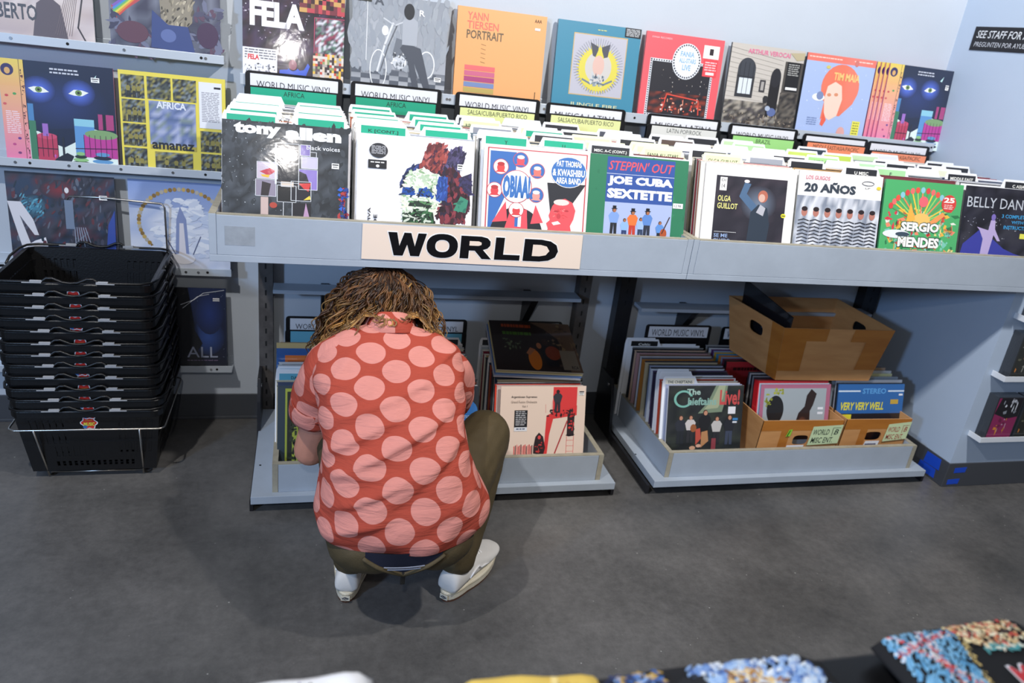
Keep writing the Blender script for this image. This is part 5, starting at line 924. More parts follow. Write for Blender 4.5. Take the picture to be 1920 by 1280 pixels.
# right tray
RC = [1.458, 1.812]
album(A['chief'], RC[0], 2.176, LZ + 0.0075, 17, 'dark album of a band in a green spotlight, lettered Live!', edge='#e8e8ea', t=0.006, vis=0.20)
y = 2.198; n = 0
cols = ['#b4bcd8', '#d88c4c', '#e0dccc', '#c84c34', '#2c2c34', '#e4e4e4', '#3c3450', '#24242c', '#4c3c5c', '#cfd4dc', '#2c2c30', '#98a0b8', '#44443c', '#b8a888', '#34343c', '#a86c2c', '#5c5c64', '#c8c8cc', '#7c5c4c', '#b48c8c', '#3c3c3c', '#c8a890', '#20222a', '#8c8c88']
yy = y
for n, col in enumerate(cols):
    packed(RC[0] - 0.006 + rr.uniform(-0.006, 0.006), yy, LZ, 16.5 - 12.5 * (yy - 2.19) / 0.42, col, '%s record in the left column of the right lower tray, %s behind the front' % (colname(col).capitalize(), ORD[n].replace('nearest', 'first')), 'records packed in the left column of the right lower tray', rr.choice([0, 2, 4, 3]), yaw=rr.uniform(-0.015, 0.015))
    yy += rr.uniform(0.0145, 0.0185)
divider(RC[0] - 0.008, 2.207, LZ + 0.001, 16, 'L', '#f0ead8', 'THE CHIEFTAINS', 'White divider lettered with the band name, nearest in the right lower tray', None)
divider(RC[0] - 0.008, 2.252, LZ + 0.001, 14.5, 'L', '#eceef0', '', 'Blank white divider second from the front in the right lower tray', None)
divider(RC[0] - 0.008, 2.276, LZ + 0.001, 14, 'L', '#e4e6e8', '', 'Blank white divider third from the front in the right lower tray', None)
divider(RC[0] - 0.014, 2.605, LZ + 0.001, 3.5, 'L', '#16181c', 'Celtic', 'White divider with black tab lettered Celtic at the back of the right lower tray', None, tinv=True)
divider(RC[0] - 0.022, 2.622, LZ + 0.001, 3.5, 'L', OFF, '', 'Blank white divider behind the Celtic tab in the right lower tray', None)
header(1.520, 2.655, LZ, 0.462, 'WORLD MUSIC VINYL', '', '#fff', 'black section header without coloured strip, left one in the right lower tray', sub=False)
header(1.875, 2.655, LZ, 0.458, 'WORLD MUSIC VINYL', '', '#fff', 'black section header mostly hidden behind the open cardboard box', sub=False)
# column of records behind the small box, under the big open box
rc = ['#b82c34', '#1f2026', '#6c2c3c', '#8c98b4', '#c87c34', '#3f8cb8', '#c8a43c', '#8ca4c4', '#5c2c6c', '#d8d8dc', '#3c3c44', '#a8a8a8']
for n, col in enumerate(rc):
    packed(1.806 + rr.uniform(-0.004, 0.004), 2.440 + n * 0.0165, LZ, 5 - 0.2 * n, col, '%s record under the big open cardboard box, %s from the front' % (colname(col).capitalize(), ORD[n]), 'records under the open cardboard box', 0)

# ------------------------------------------------------------------ cardboard boxes
def card_mat(name, col, dark):
    m, nt, b = newmat(name)
    tc = N(nt, 'ShaderNodeTexCoord'); nz = N(nt, 'ShaderNodeTexNoise', Scale=5.0, Detail=4.0)
    mp = N(nt, 'ShaderNodeMapping'); mp.inputs['Scale'].default_value = (1, 1, 6)
    nt.links.new(tc.outputs['Object'], mp.inputs[0]); nt.links.new(mp.outputs[0], nz.inputs['Vector'])
    r = N(nt, 'ShaderNodeValToRGB'); r.color_ramp.elements[0].color = H(dark); r.color_ramp.elements[1].color = H(col); r.color_ramp.elements[0].position = 0.3; r.color_ramp.elements[1].position = 0.65
    nt.links.new(nz.outputs[0], r.inputs[0]); nt.links.new(r.outputs[0], b.inputs['Base Color']); b.inputs['Roughness'].default_value = 0.6
    return m
M_card = card_mat('brown_cardboard', '#cf9860', '#bd8550')
M_tape = card_mat('glossy_packing_tape', '#b87530', '#a76526'); M_tape.node_tree.nodes['Principled BSDF'].inputs['Roughness'].default_value = 0.22
M_cedge = simple('cardboard_edge', '#c89868', 0.8)
def walls_box(t, base, top, th, h, hole=None, tape=()):
    """open carton from four base corners and four top corners (fl, fr, br, bl) in local xy; hole: list of wall index with a hand hole"""
    B = [Vector((p[0], p[1], 0)) for p in base]; T = [Vector((p[0], p[1], h if len(p) < 3 else p[2])) for p in top]
    names = ['front_wall', 'side_wall', 'back_wall', 'side_wall']
    for i in range(4):
        j = (i + 1) % 4
        b0, b1, t0, t1 = B[i], B[j], T[i], T[j]
        e = (b1 - b0).normalized(); inn = Vector((-e.y, e.x, 0))
        def pt(u, v, d):
            p = (b0 * (1 - u) + b1 * u) * (1 - v) + (t0 * (1 - u) + t1 * u) * v
            return p + inn * d
        m = MB()
        if hole and i in hole:
            hu0, hu1, hv0, hv1 = hole[i]
            us = [0, hu0, hu1, 1]; vs_ = [0, hv0, hv1, 1]
            # grid with the centre cell replaced by an oval rim
            for d, flip in ((0, 0), (th, 1)):
                for a in range(3):
                    for c in range(3):
                        if a == 1 and c == 1: continue
                        m.add([pt(us[a], vs_[c], d), pt(us[a + 1], vs_[c], d), pt(us[a + 1], vs_[c + 1], d), pt(us[a], vs_[c + 1], d)], [(0, 1, 2, 3)])
                cu, cv, ru, rv = (hu0 + hu1) / 2, (hv0 + hv1) / 2, (hu1 - hu0) / 2, (hv1 - hv0) / 2
                nn = 24; out = []; inn_ = []
                for k in range(nn):
                    a = 2 * math.pi * k / nn; c_, s_ = math.cos(a), math.sin(a)
                    q = max(abs(c_), abs(s_)); out.append(pt(cu + ru * c_ / q, cv + rv * s_ / q, d))
                    f = 3.2; c2 = abs(c_) ** (2 / f) * (1 if c_ > 0 else -1); s2 = abs(s_) ** (2 / f) * (1 if s_ > 0 else -1)
                    inn_.append(pt(cu + ru * 0.97 * c2, cv + rv * 0.97 * s2, d))
                m.add(out + inn_, [(k, (k + 1) % nn, nn + (k + 1) % nn, nn + k) for k in range(nn)])
        else:
            m.add([pt(0, 0, 0), pt(1, 0, 0), pt(1, 1, 0), pt(0, 1, 0)], [(0, 1, 2, 3)]); m.add([pt(0, 0, th), pt(1, 0, th), pt(1, 1, th), pt(0, 1, th)], [(3, 2, 1, 0)])
        m.add([pt(0, 1, 0), pt(1, 1, 0), pt(1, 1, th), pt(0, 1, th)], [(0, 1, 2, 3)], mi=1)
        m.add([pt(0, 0, 0), pt(0, 1, 0), pt(0, 1, th), pt(0, 0, th)], [(0, 1, 2, 3)]); m.add([pt(1, 0, 0), pt(1, 1, 0), pt(1, 1, th), pt(1, 0, th)], [(0, 1, 2, 3)])
        w_ = m.build(names[i], [M_card, M_cedge], t)
        for (wi, u0, u1, v0, v1) in tape:
            if wi == i:
                mt = MB(); mt.add([pt(u0, v0, -0.0006), pt(u1, v0, -0.0006), pt(u1, v1, -0.0006), pt(u0, v1, -0.0006)], [(0, 1, 2, 3)])
                mt.build('packing_tape', M_tape, w_)
    m = MB(); m.add([(*p[:2], 0.0) for p in base], [(3, 2, 1, 0)]); m.add([(*p[:2], 0.004) for p in base], [(0, 1, 2, 3)]); m.build('box_bottom', M_card, t)

# big open carton resting on the records
ob = (1.95, 2.42, 0.3915)
t = thing('cardboard_box', ob, 'large open brown cardboard box resting on the records in the right lower tray', 'box')
bb = [(1.757, 2.286), (2.180, 2.276), (2.190, 2.575), (1.722, 2.580)]
tt = [(1.748, 2.300, 0.602), (2.262, 2.308, 0.597), (2.250, 2.665, 0.604), (1.700, 2.640, 0.610)]
walls_box(t, [(p[0] - ob[0], p[1] - ob[1]) for p in bb], [(p[0] - ob[0], p[1] - ob[1], p[2] - ob[2]) for p in tt], 0.004, 0.21,
          hole={3: (0.40, 0.66, 0.60, 0.82), 1: (0.38, 0.62, 0.62, 0.82)}, tape=[(0, 0.0, 0.22, 0.18, 1.0), (0, 0.22, 0.40, 0.76, 1.0), (0, 0.63, 0.78, 0.76, 1.0), (0, 0.78, 1.0, 0.22, 1.0), (3, 0.80, 1.0, 0.0, 1.0)])
# record sleeve standing inside it, against the left wall
mb = MB(); mb.box(-0.5, 0, 0, 0.5, 1, 1, H('#14141a')); art(mb, A['greyface'], -0.5, 0, 1, 1)
BQ = [Vector((1.7645, 2.600, 0.3985)), Vector((1.7745, 2.302, 0.3985)), Vector((1.7850, 2.312, 0.640)), Vector((1.7440, 2.608, 0.692))]   # back-bottom, front-bottom, front-top, back-top
nn_ = Vector((-1.0, 0.0, 0.0))
wv_ = []
for (x, y, z) in mb.v:
    u = x + 0.5; p = (BQ[0] * (1 - u) + BQ[1] * u) * (1 - z) + (BQ[3] * (1 - u) + BQ[2] * u) * z
    wv_.append(tuple(p + nn_ * (0.006 * y if y >= 0 else y) - Vector((1.7645, 2.45, 0.3985))))
mb.v = wv_
o = mb.build('record_album', [M_gloss], None, loc=(1.7645, 2.45, 0.3985)); tag(o, 'dark record sleeve standing inside the large open cardboard box at its left side', 'record')

def small_box(x0, x1, label, n, notes, hole, h=0.205):
    ox, oy = (x0 + x1) / 2, 2.3
    t = thing('cardboard_box', (ox, oy, LZ + 0.0005), label, 'box', 'small cardboard boxes in the right lower tray')
    hx = (x1 - x0) / 2 - 0.002
    walls_box(t, [(-hx, -0.118), (hx - 0.006, -0.118), (hx - 0.006, 0.11), (-hx, 0.11)], [(-hx, -0.125, h), (hx, -0.122, h - 0.004), (hx, 0.11, h - 0.006), (-hx, 0.11, h - 0.004)], 0.004, h, hole={0: hole}, tape=[(0, 0.0, 1.0, 0.78, 1.0), (0, 0.25, 0.36, 0.0, 0.8)] )
    for (u0, v0, u1, v1, items, lab, rot) in notes:
        m = MB(); hw = x1 - x0
        P = [(-hx + u0 * hw, v0 * h), (-hx + u1 * hw, v0 * h + rot), (-hx + u1 * hw + 0.004, v1 * h + rot), (-hx + u0 * hw + 0.008, v1 * h)]
        m.prism(P, 'y', -0.1262, -0.1256, H(lab[1]))
        art(m, items, P[0][0], P[0][1], (u1 - u0) * hw, (v1 - v0) * h, y0=-0.1263)
        m.build('paper_note', M_print, t)['label'] = lab[0]
    return t
small_box(1.672, 2.036, 'small brown cardboard box holding the pink bordered album, green note on its front', 5,
    [(0.60, 0.46, 0.98, 0.86, [('t', 'WORLD', 0.10, 0.55, 0.62, 0.85, '#2c3c34', 0.01, 0.2), ('t', 'MISC ENT.', 0.08, 0.12, 0.80, 0.42, '#2c3c34', 0.01, 0.2), ('l', [(0.72, 0.5), (0.72, 0.92), (0.97, 0.92)], 0.02, '#2c3c34'), ('t', 'B', 0.78, 0.56, 0.92, 0.84, '#2c3c34', 0.01, 0.2)], ('pale green note', '#c9dcb0'), 0.006),
     (0.33, 0.30, 0.55, 0.47, [('lines', 0.15, 0.3, 0.85, 0.75, 1, '#3c3c44', 3)], ('white slip', '#e6e8ec'), 0.0), (0.31, 0.66, 0.36, 0.80, [('l', [(0.3, 0.1), (0.7, 0.9)], 0.2, '#1c2c1c')], ('small green flag', '#8ccf3c'), 0.002)], (0.42, 0.62, 0.46, 0.68))
small_box(2.044, 2.360, 'small brown cardboard box holding the blue album, green note in red ink', 5,
    [(0.62, 0.50, 0.97, 0.88, [('t', 'WORLD', 0.10, 0.55, 0.60, 0.85, '#a8443c', 0.01, 0.2), ('t', 'MISC ENT.', 0.08, 0.12, 0.82, 0.42, '#a8443c', 0.01, 0.2), ('l', [(0.72, 0.5), (0.72, 0.92), (0.97, 0.92)], 0.02, '#a8443c'), ('t', 'B', 0.78, 0.56, 0.92, 0.84, '#a8443c', 0.01, 0.2)], ('pale green note in red ink', '#cfdfb0'), 0.010),
     (0.34, 0.36, 0.56, 0.52, [('lines', 0.12, 0.3, 0.88, 0.75, 1, '#3c3c64', 4)], ('white slip', '#e6e8ec'), 0.0)], (0.34, 0.60, 0.52, 0.72))
def boxed(key, x, y, z, lean, label, edge, col=None, t_=0.004, group=None, size=LP):
    me = sleeve_mesh('record_album', A[key] if key else [('r', 0, 0, 1, 1, col)], edge, t=t_, size=size)
    o = link('record_album', me, None, (x, y, z), (-math.radians(lean), 0, 0)); return tag(o, label, 'record', group)
boxed('pink', 1.853, 2.190, LZ + 0.006, 16, 'pink bordered album with two dark heads, front of a small box', '#8cb0d0')
boxed(None, 1.851, 2.2015, LZ + 0.006, 15.5, 'white edged record directly behind the pink bordered album', '#dfe2ea', '#c8d0dc')
boxed(None, 1.848, 2.214, LZ + 0.012, 14, 'thick bright red record box behind the pink bordered album', '#d8242c', '#d8242c', t_=0.030)
for i, c in enumerate(['#2c2c34', '#8c8c94', '#1f2026', '#b8b8bc', '#3c3c44']):
    boxed(None, 1.852, 2.262 + i * 0.016, LZ + 0.006, 12 - i, '%s record in the small box, %s behind the thick red record box' % (colname(c).capitalize(), ORD[i].replace('nearest', 'first')), c, c)
boxed('very', 2.206, 2.190, LZ + 0.006, 16, 'blue album lettered VERY VERY WELL, front of the right small box', '#3c6ca8', t_=0.005)
for i, c in enumerate(['#20242c', '#d0d4dc', '#8c98a4', '#b8bcc8', '#e0dca0', '#c8c8c8', '#8c7c6c', '#b8946c', '#6c6c74']):
    boxed(None, 2.206 + (0.006 if i % 2 else -0.003), 2.203 + i * 0.0225, LZ + 0.006 + 0.004 * (i % 3), 15 - i, '%s record in the right small box, %s behind the blue album' % (colname(c).capitalize(), ORD[i].replace('nearest', 'first')), c, c, t_=0.006)

# ------------------------------------------------------------------ staff sign on the side wall
t = thing('wall_sign', (PX - 0.0005, 2.55, 1.70), 'black sign reading SEE STAFF FOR ASSISTANCE in white capitals on the side wall', 'sign', rot=(0, 0, -math.pi / 2))
m = MB(); m.box(-0.123, -0.0025, -0.043, 0.30, 0, 0.043, H('#101018')); art(m, [('t', 'SEE STAFF FOR ASSISTANCE', 0.04, 0.52, 0.97, 0.84, '#d8dce0', 0.01, 0.15), ('t', 'PREGUNTEN POR AYUDA A MIEMBROS', 0.04, 0.16, 0.97, 0.36, '#c8ccd4', 0.0, 0.15)], -0.123, -0.043, 0.423, 0.086, y0=-0.0025)
m.build('sign_board', M_print, t)

# ------------------------------------------------------------------ CD shelves on the front of the partition
for k, (z, lab) in enumerate([(0.262, 'lowest'), (0.527, 'middle'), (0.765, 'top')]):
    t = thing('cd_shelf', (3.0, PY, z), 'white disc ledge on the partition front, %s of the three' % lab, 'ledge', 'white disc ledges')
    m = MB(); m.box(-0.435, -0.058, -0.022, 0.7, -0.0005, -0.018); m.box(-0.435, -0.062, -0.022, 0.7, -0.058, 0); m.prism([(-0.0005, -0.022), (-0.062, -0.022), (-0.062, 0.0), (-0.0005, 0.0)], 'x', -0.439, -0.435)
    m.build('ledge_rail', M_white, t, bevel=0.0006, fixn=True)
M_case = simple('clear_black_case', '#20242a', 0.12, coat=1.0)
cdart = [[('r', 0, 0, 1, 1, '#8c2458'), ('p', [(0.0, 0.62), (0.1, 1.0), (1, 1), (1, 0.55), (0.55, 0.5)], '#16141c'), ('s', 0.2, 0.65, 0.9, 0.95, 14, 0.06, ['#d8dce4', '#8c929c'], 3), ('s', 0.2, 0.05, 0.7, 0.5, 16, 0.05, ['#d88c34', '#c8a0b8', '#6c1c44'], 5)],
         [('r', 0, 0, 1, 1, '#22241f'), ('s', 0.1, 0.1, 0.9, 0.9, 30, 0.05, ['#5c5c4c', '#c87c34', '#8c8c84'], 6)], [('r', 0, 0, 1, 1, '#1c2420'), ('s', 0.1, 0.3, 0.9, 0.6, 12, 0.04, ['#d8d8d8'], 3)]]
for z, row, zn in ((0.2451, 0, 'lowest'), (0.5101, 1, 'middle'), (0.7481, 2, 'top')):
    for g in range(3 - row):
        for c in range(7):
            w_, h_ = 0.128, 0.186 if row < 2 else 0.16
            mb = MB(); mb.box(-w_ / 2, 0, 0, w_ / 2, 0.0062, h_, H('#2c3036'))
            if c == 0: art(mb, [('r', 0.05, 0.02, 0.98, 0.98, '#14161a')] + [(('n',) + it[1:]) if it[0] == 'n' else it for it in cdart[(g + row) % 3 if not (row == 0 and g == 0) else 0]], -w_ / 2 + 0.006, 0.004, w_ - 0.010, h_ - 0.008)
            o = link('disc_case', mb.mesh('disc_case', [M_gloss]), None, (2.655 + g * 0.140, PY - 0.0485 + c * 0.0066, z + 0.0), (-math.radians(1.0), 0, 0))
            tag(o, 'dark disc case, %s of the %s set on the %s white ledge' % ('front one' if c == 0 else ORD[c], ['first', 'second', 'third', 'fourth'][g], zn), 'disc case', 'disc cases on the %s ledge' % zn)
# ------------------------------------------------------------------ stack of shopping baskets in a wire stand
def rr_pts(hx, hy, r, n=5):
    P = []
    for cx, cy, a0 in ((hx - r, hy - r, 0), (-hx + r, hy - r, 90), (-hx + r, -hy + r, 180), (hx - r, -hy + r, 270)):
        for i in range(n + 1):
            a = math.radians(a0 + 90 * i / n); P.append((cx + r * math.cos(a), cy + r * math.sin(a)))
    return P
BHX, BHY, BH = 0.212, 0.178, 0.235      # half width, half depth at the rim, height
def basket_tub():
    m = MB()
    def hx(z): return BHX - 0.030 + 0.026 * z / BH
    def hy(z): return BHY - 0.030 + 0.026 * z / BH
    rows = [(0.0, 0.020, 0), (0.020, 0.058, 1), (0.058, 0.070, 0), (0.070, 0.108, 2), (0.108, 0.122, 0), (0.122, 0.160, 3), (0.160, 0.172, 0), (0.172, 0.200, 4), (0.200, BH, 0)]
    th = 0.0028
    for side in range(4):
        lng = hx if side in (0, 2) else hy
        oth = hy if side in (0, 2) else hx
        sg = -1 if side in (0, 3) else 1
        nc = 44 if side in (0, 2) else 34
        for (z0, z1, kind) in rows:
            for c in range(nc):
                u0, u1 = -1 + 2 * c / nc, -1 + 2 * (c + 1) / nc
                if kind:
                    mid = (u0 + u1) / 2
                    slot = c % 2 == 1 and abs(mid) < 0.92
                    if kind in (2, 3, 4) and abs(mid) < 0.36 and side in (0, 2): slot = False
                    if kind == 1 and abs(mid) > 0.62: slot = False
                    if slot: continue
                vs = []
                for (u, z) in ((u0, z0), (u1, z0), (u1, z1), (u0, z1)):
                    a, b = u * lng(z), sg * oth(z)
                    vs.append((a, b, z) if side in (0, 2) else (b, a, z))
                vi = []
                for (u, z) in ((u0, z0), (u1, z0), (u1, z1), (u0, z1)):
                    a, b = u * (lng(z) - th), sg * (oth(z) - th)
                    vi.append((a, b, z) if side in (0, 2) else (b, a, z))
                m.add(vs + vi, [(0, 1, 2, 3), (7, 6, 5, 4), (0, 4, 5, 1), (1, 5, 6, 2), (2, 6, 7, 3), (3, 7, 4, 0)])
    # bottom grid
    n1 = 15
    for i in range(n1):
        y = -hy(0) + 2 * hy(0) * (i + 0.5) / n1; m.box(-hx(0), y - 0.006, 0, hx(0), y + 0.004, 0.003)
    for i in range(9):
        x = -hx(0) + 2 * hx(0) * (i + 0.5) / 9; m.box(x - 0.004, -hy(0), -0.0005, x + 0.004, hy(0), 0.0025)
    # inner rib lines
    m.box(-hx(0.1), -0.002 - hy(0.1), 0.112, hx(0.1), -hy(0.1), 0.118)
    return m
def basket_rim():
    m = MB()
    outer = rr_pts(BHX + 0.006, BHY + 0.006, 0.035); mid = rr_pts(BHX + 0.004, BHY + 0.004, 0.034); inner = rr_pts(BHX - 0.005, BHY - 0.005, 0.026)
    rings = [[(x, y, BH - 0.022) for x, y in outer], [(x, y, BH - 0.003) for x, y in outer], [(x, y, BH) for x, y in mid], [(x, y, BH) for x, y in inner], [(x, y, BH - 0.020) for x, y in inner]]
    m.loft(rings + [rings[0]], cap=False)
    return m
def handle_pts(sg):
    """U handle folded down on the rim, sg -1 front / +1 back"""
    z = BH + 0.006; a = BHX + 0.012; b = BHY + 0.010
    P = [(-a, sg * 0.012, z - 0.012), (-a, sg * 0.05, z), (-a, sg * (b - 0.05), z), (-a + 0.012, sg * (b - 0.015), z), (-a + 0.04, sg * b, z)]
    for x, dz in ((-0.115, 0), (-0.075, 0), (-0.060, 0.012), (-0.045, 0.012), (-0.020, 0.0), (0.0, -0.002), (0.020, 0.0), (0.045, 0.012), (0.060, 0.012), (0.075, 0), (0.115, 0)): P.append((x, sg * (b + 0.001), z + dz))
    P += [(a - 0.04, sg * b, z), (a - 0.012, sg * (b - 0.015), z), (a, sg * (b - 0.05), z), (a, sg * 0.05, z), (a, sg * 0.012, z - 0.012)]
    return P
def make_basket(label):
    t = thing('shopping_basket', (0, 0, 0), label, 'basket', 'stack of black shopping baskets')
    basket_tub().build('tub', M_plast, t)
    basket_rim().build('rim', M_plast, t, smooth=False)
    for sg in (-1, 1):
        m = MB(); m.tube(handle_pts(sg), 0.0040, n=8); h = m.build('handle', M_plast, t, smooth=True)
        for sx in (-1, 1):
            m = MB(); y0 = sg * (BHY + 0.011)
            m.box(sx * 0.095 - 0.028, y0 - 0.0055, BH + 0.0035, sx * 0.095 + 0.022, y0 + 0.0052, BH + 0.0065)
            m.box(sx * 0.085 - 0.018, y0 - 0.0040, BH + 0.0065, sx * 0.085 + 0.014, y0 + 0.004, BH + 0.0115)
            m.build('grip_clip', M_clip, h, bevel=0.001)
    # sticker on the front wall
    m = MB(); st = []
    def blob(rx, ry, k, amp, ph=0): return [(rx * (1 + amp * math.cos(k * a + ph)) * math.cos(a), ry * (1 + amp * math.cos(k * a + ph)) * math.sin(a)) for a in [2 * math.pi * i / 40 for i in range(40)]]
    items = [('p', [(0.5 + x, 0.5 + y) for x, y in blob(0.46, 0.44, 6, 0.12)], '#e9ecf2'), ('p', [(0.5 + x, 0.5 + y) for x, y in blob(0.40, 0.38, 6, 0.14)], '#d8332c'), ('p', [(0.12, 0.18), (0.30, 0.10), (0.42, 0.30), (0.20, 0.42)], '#2f6cb4'), ('t', 'MUSIC', 0.16, 0.28, 0.86, 0.56, '#2c2420', 0.06, 0.2), ('t', 'MUSIC', 0.18, 0.30, 0.84, 0.54, '#e6e04c', 0.03, 0.2), ('l', [(0.3, 0.66), (0.7, 0.68)], 0.05, '#e8933c')]
    art(m, items, -0.025, 0.160, 0.050, 0.056, y0=0)
    # tilt onto the sloping wall
    o = link('sticker', m.mesh('sticker', [M_print]), t); o.location = (0.0, -(BHY - 0.004) - 0.0010 - 0.0, 0.0); o.rotation_euler = (math.radians(0), 0, 0)
    sl = math.atan(0.026 / BH); o.rotation_euler = (sl, 0, 0); o.location = (0, -(BHY - 0.030) - 0.0015, 0.0)
    o['label'] = 'red and yellow shop sticker'
    return t
bx, by = -0.655, 2.505
first = None
posn = ['bottom', 'second from the bottom', 'third from the bottom', 'fourth from the bottom', 'fifth from the bottom', 'sixth from the bottom', 'seventh from the bottom', 'fifth from the top', 'fourth from the top', 'third from the top', 'second from the top', 'top']
for i in range(12):
    lab = 'black plastic shopping basket with folded handles, %s of the stack' % posn[i]
    if first is None: first = b = make_basket(lab)
    else:
        b = copy_tree(first); b['label'] = lab
    b.location = (bx + 0.003 * math.sin(i * 2.1), by - 0.0012 * i + 0.003 * math.cos(i * 1.7), 0.030 + i * 0.0385)
    b.rotation_euler = (0.0, 0.0, 0.010 * math.sin(i * 1.3))
# wire stand
t = thing('basket_stand', (bx, by, 0), 'steel wire stand holding the stack of black baskets', 'stand')
m = MB(); hx_, hy_ = 0.222, 0.190
m.tube([(x, y, 0.205) for x, y in rr_pts(hx_, hy_, 0.02, 3)], 0.0032, closed=True); m.build('support_ring', M_chrome, t, smooth=True)
for sx in (-1, 1):
    m = MB()
    m.tube([(sx * 0.150, -hy_ - 0.003, 0.205), (sx * 0.140, -0.135, 0.008), (sx * 0.138, -0.12, 0.0035), (sx * 0.138, 0.12, 0.0035), (sx * 0.14, 0.135, 0.008), (sx * 0.150, hy_ + 0.003, 0.205)], 0.0032); m.build('leg_wire', M_chrome, t, smooth=True)
m = MB(); m.tube([(-0.14, -0.12, 0.0105), (0.14, -0.12, 0.0105)], 0.003); m.tube([(-0.14, 0.12, 0.0105), (0.14, 0.12, 0.0105)], 0.003); m.build('cross_wire', M_chrome, t, smooth=True)
m = MB(); m.tube([(-0.098, 0.196, 0.205), (-0.098, 0.205, 0.84), (-0.090, 0.205, 0.852), (0.0, 0.205, 0.853), (0.19, 0.178, 0.850), (0.199, 0.178, 0.838), (0.199, 0.195, 0.205)], 0.0034); m.build('sign_loop', M_chrome, t, smooth=True)

# ------------------------------------------------------------------ folded T-shirts on a low black rack in the foreground
M_rack = simple('black_rack_metal', '#0e0e10', 0.35)
t = thing('display_rack', (0.45, 0.42, 0.86), 'black display rack edge at the bottom right, under the folded T-shirts', 'rack')
m = MB(); m.box(-0.75, -0.30, -0.02, 0.50, 0.125, 0.02); m.build('rack_top', M_rack, t, bevel=0.006)
m = MB()
for lx, ly in ((-0.72, 0.10), (0.46, 0.10), (-0.72, -0.27), (0.46, -0.27)): m.box(lx - 0.015, ly - 0.015, -0.8595, lx + 0.015, ly + 0.015, -0.02)
m.build('rack_legs', M_rack, t)
for (x0, y0, w_, d_, yaw, col, items, lab) in [
    (-0.005, 0.437, 0.16, 0.26, 0.05, '#eceef4', [('s', 0.2, 0.5, 0.8, 0.95, 8, 0.05, ['#2c2c34', '#5c4c8c'], 3), ('d', 0.05, 0.9, 0.12, 0.05, '#d8d07c'), ('d', 0.95, 0.86, 0.1, 0.05, '#d8d07c')], 'white folded T-shirt with small dark print, leftmost at the bottom edge'),
    (0.215, 0.421, 0.15, 0.24, -0.10, '#e4c460', [('s', 0.0, 0.2, 1, 0.95, 12, 0.06, ['#c89c3c', '#f0d88c'], 3)], 'yellow folded T-shirt just showing at the bottom edge of the picture'),
    (0.412, 0.400, 0.29, 0.26, 0.0, '#101116', [('f', [(0.04, 0.86), (0.10, 0.99), (0.32, 0.99), (0.28, 0.90)], 60, 0.022, ['#3c6cb4', '#8cb0e4', '#c8a450', '#1c2c5c'], 3), ('f', [(0.44, 0.62), (0.40, 0.99), (0.92, 0.99), (0.99, 0.62)], 520, 0.030, ['#8cb0e4', '#c8dcf4', '#6c94d4', '#e8f0fa', '#4c6cac', '#a8c8f0'], 4, 0.9),
     ('f', [(0.30, 0.60), (0.32, 0.90), (0.44, 0.94), (0.52, 0.60)], 200, 0.022, ['#101116', '#15161c', '#0c0d12'], 6), ('f', [(0.50, 0.60), (0.50, 0.82), (0.56, 0.93), (0.68, 0.95), (0.78, 0.84), (0.84, 0.60)], 260, 0.020, ['#c89c5c', '#e4c48c', '#a8743c', '#f0d8a8', '#6c4424', '#8c5c2c'], 7), ('f', [(0.56, 0.60), (0.58, 0.74), (0.70, 0.76), (0.76, 0.60)], 80, 0.018, ['#e8dcc0', '#f0e4c8', '#c8a878'], 8)], 'black folded T-shirt with blue and gold print, middle of the bottom edge'),
    (0.752, 0.424, 0.23, 0.24, 0.03, '#0e0f13', [('f', [(0.0, 0.58), (0.0, 0.99), (0.46, 0.99), (0.30, 0.58)], 420, 0.020, ['#6ca8d0', '#5c9cc8', '#7cb4d8', '#68a0c8'], 3, 1.0)]
     + [('f', q, 60, 0.010, ['#f0ecec', '#f8f4f4'], 5) for q in ([(0.02, 0.99), (0.09, 0.99), (0.32, 0.62), (0.25, 0.60)], [(0.0, 0.90), (0.0, 0.82), (0.40, 0.92), (0.42, 0.98)], [(0.20, 0.99), (0.27, 0.99), (0.20, 0.60), (0.13, 0.60)])]
     + [('f', q, 60, 0.009, ['#d83c3c', '#e04840'], 6) for q in ([(0.04, 0.99), (0.07, 0.99), (0.30, 0.62), (0.27, 0.60)], [(0.0, 0.88), (0.0, 0.85), (0.40, 0.94), (0.41, 0.965)], [(0.22, 0.99), (0.25, 0.99), (0.18, 0.60), (0.15, 0.60)])]
     + [('f', [(0.45, 0.99), (0.49, 0.99), (0.33, 0.58), (0.30, 0.58)], 70, 0.010, ['#e4cc8c', '#d8bc74'], 7), ('f', [(0.40, 0.99), (0.46, 0.86), (0.66, 0.80), (0.86, 0.86), (0.88, 0.99)], 240, 0.022, ['#e8d8a8', '#f0e8c8', '#d8483c', '#c87c4c', '#e0c490', '#3c2c24'], 5), ('f', [(0.50, 0.80), (0.54, 0.84), (0.80, 0.80), (0.84, 0.76)], 40, 0.020, ['#4c9ca0', '#5cacb0', '#e8e4d0'], 8),
        ('t', 'MAIDEN', 0.50, 0.56, 1.06, 0.70, '#e4e4ea', 0.05, 0.1), ('t', 'MAIDEN', 0.51, 0.57, 1.05, 0.69, '#c8343c', 0.02, 0.1)], 'black folded T-shirt with flag print and red lettering, rightmost at the bottom edge')]:
    hgt = 0.036
    tt_ = thing('folded_tshirt', (x0, y0, 0.8805), lab, 'T-shirt', 'folded T-shirts in the foreground', rot=(0, 0, yaw))
    # soft folded slab: superellipse cross sections, slightly puffy
    m = MB(); rings = []
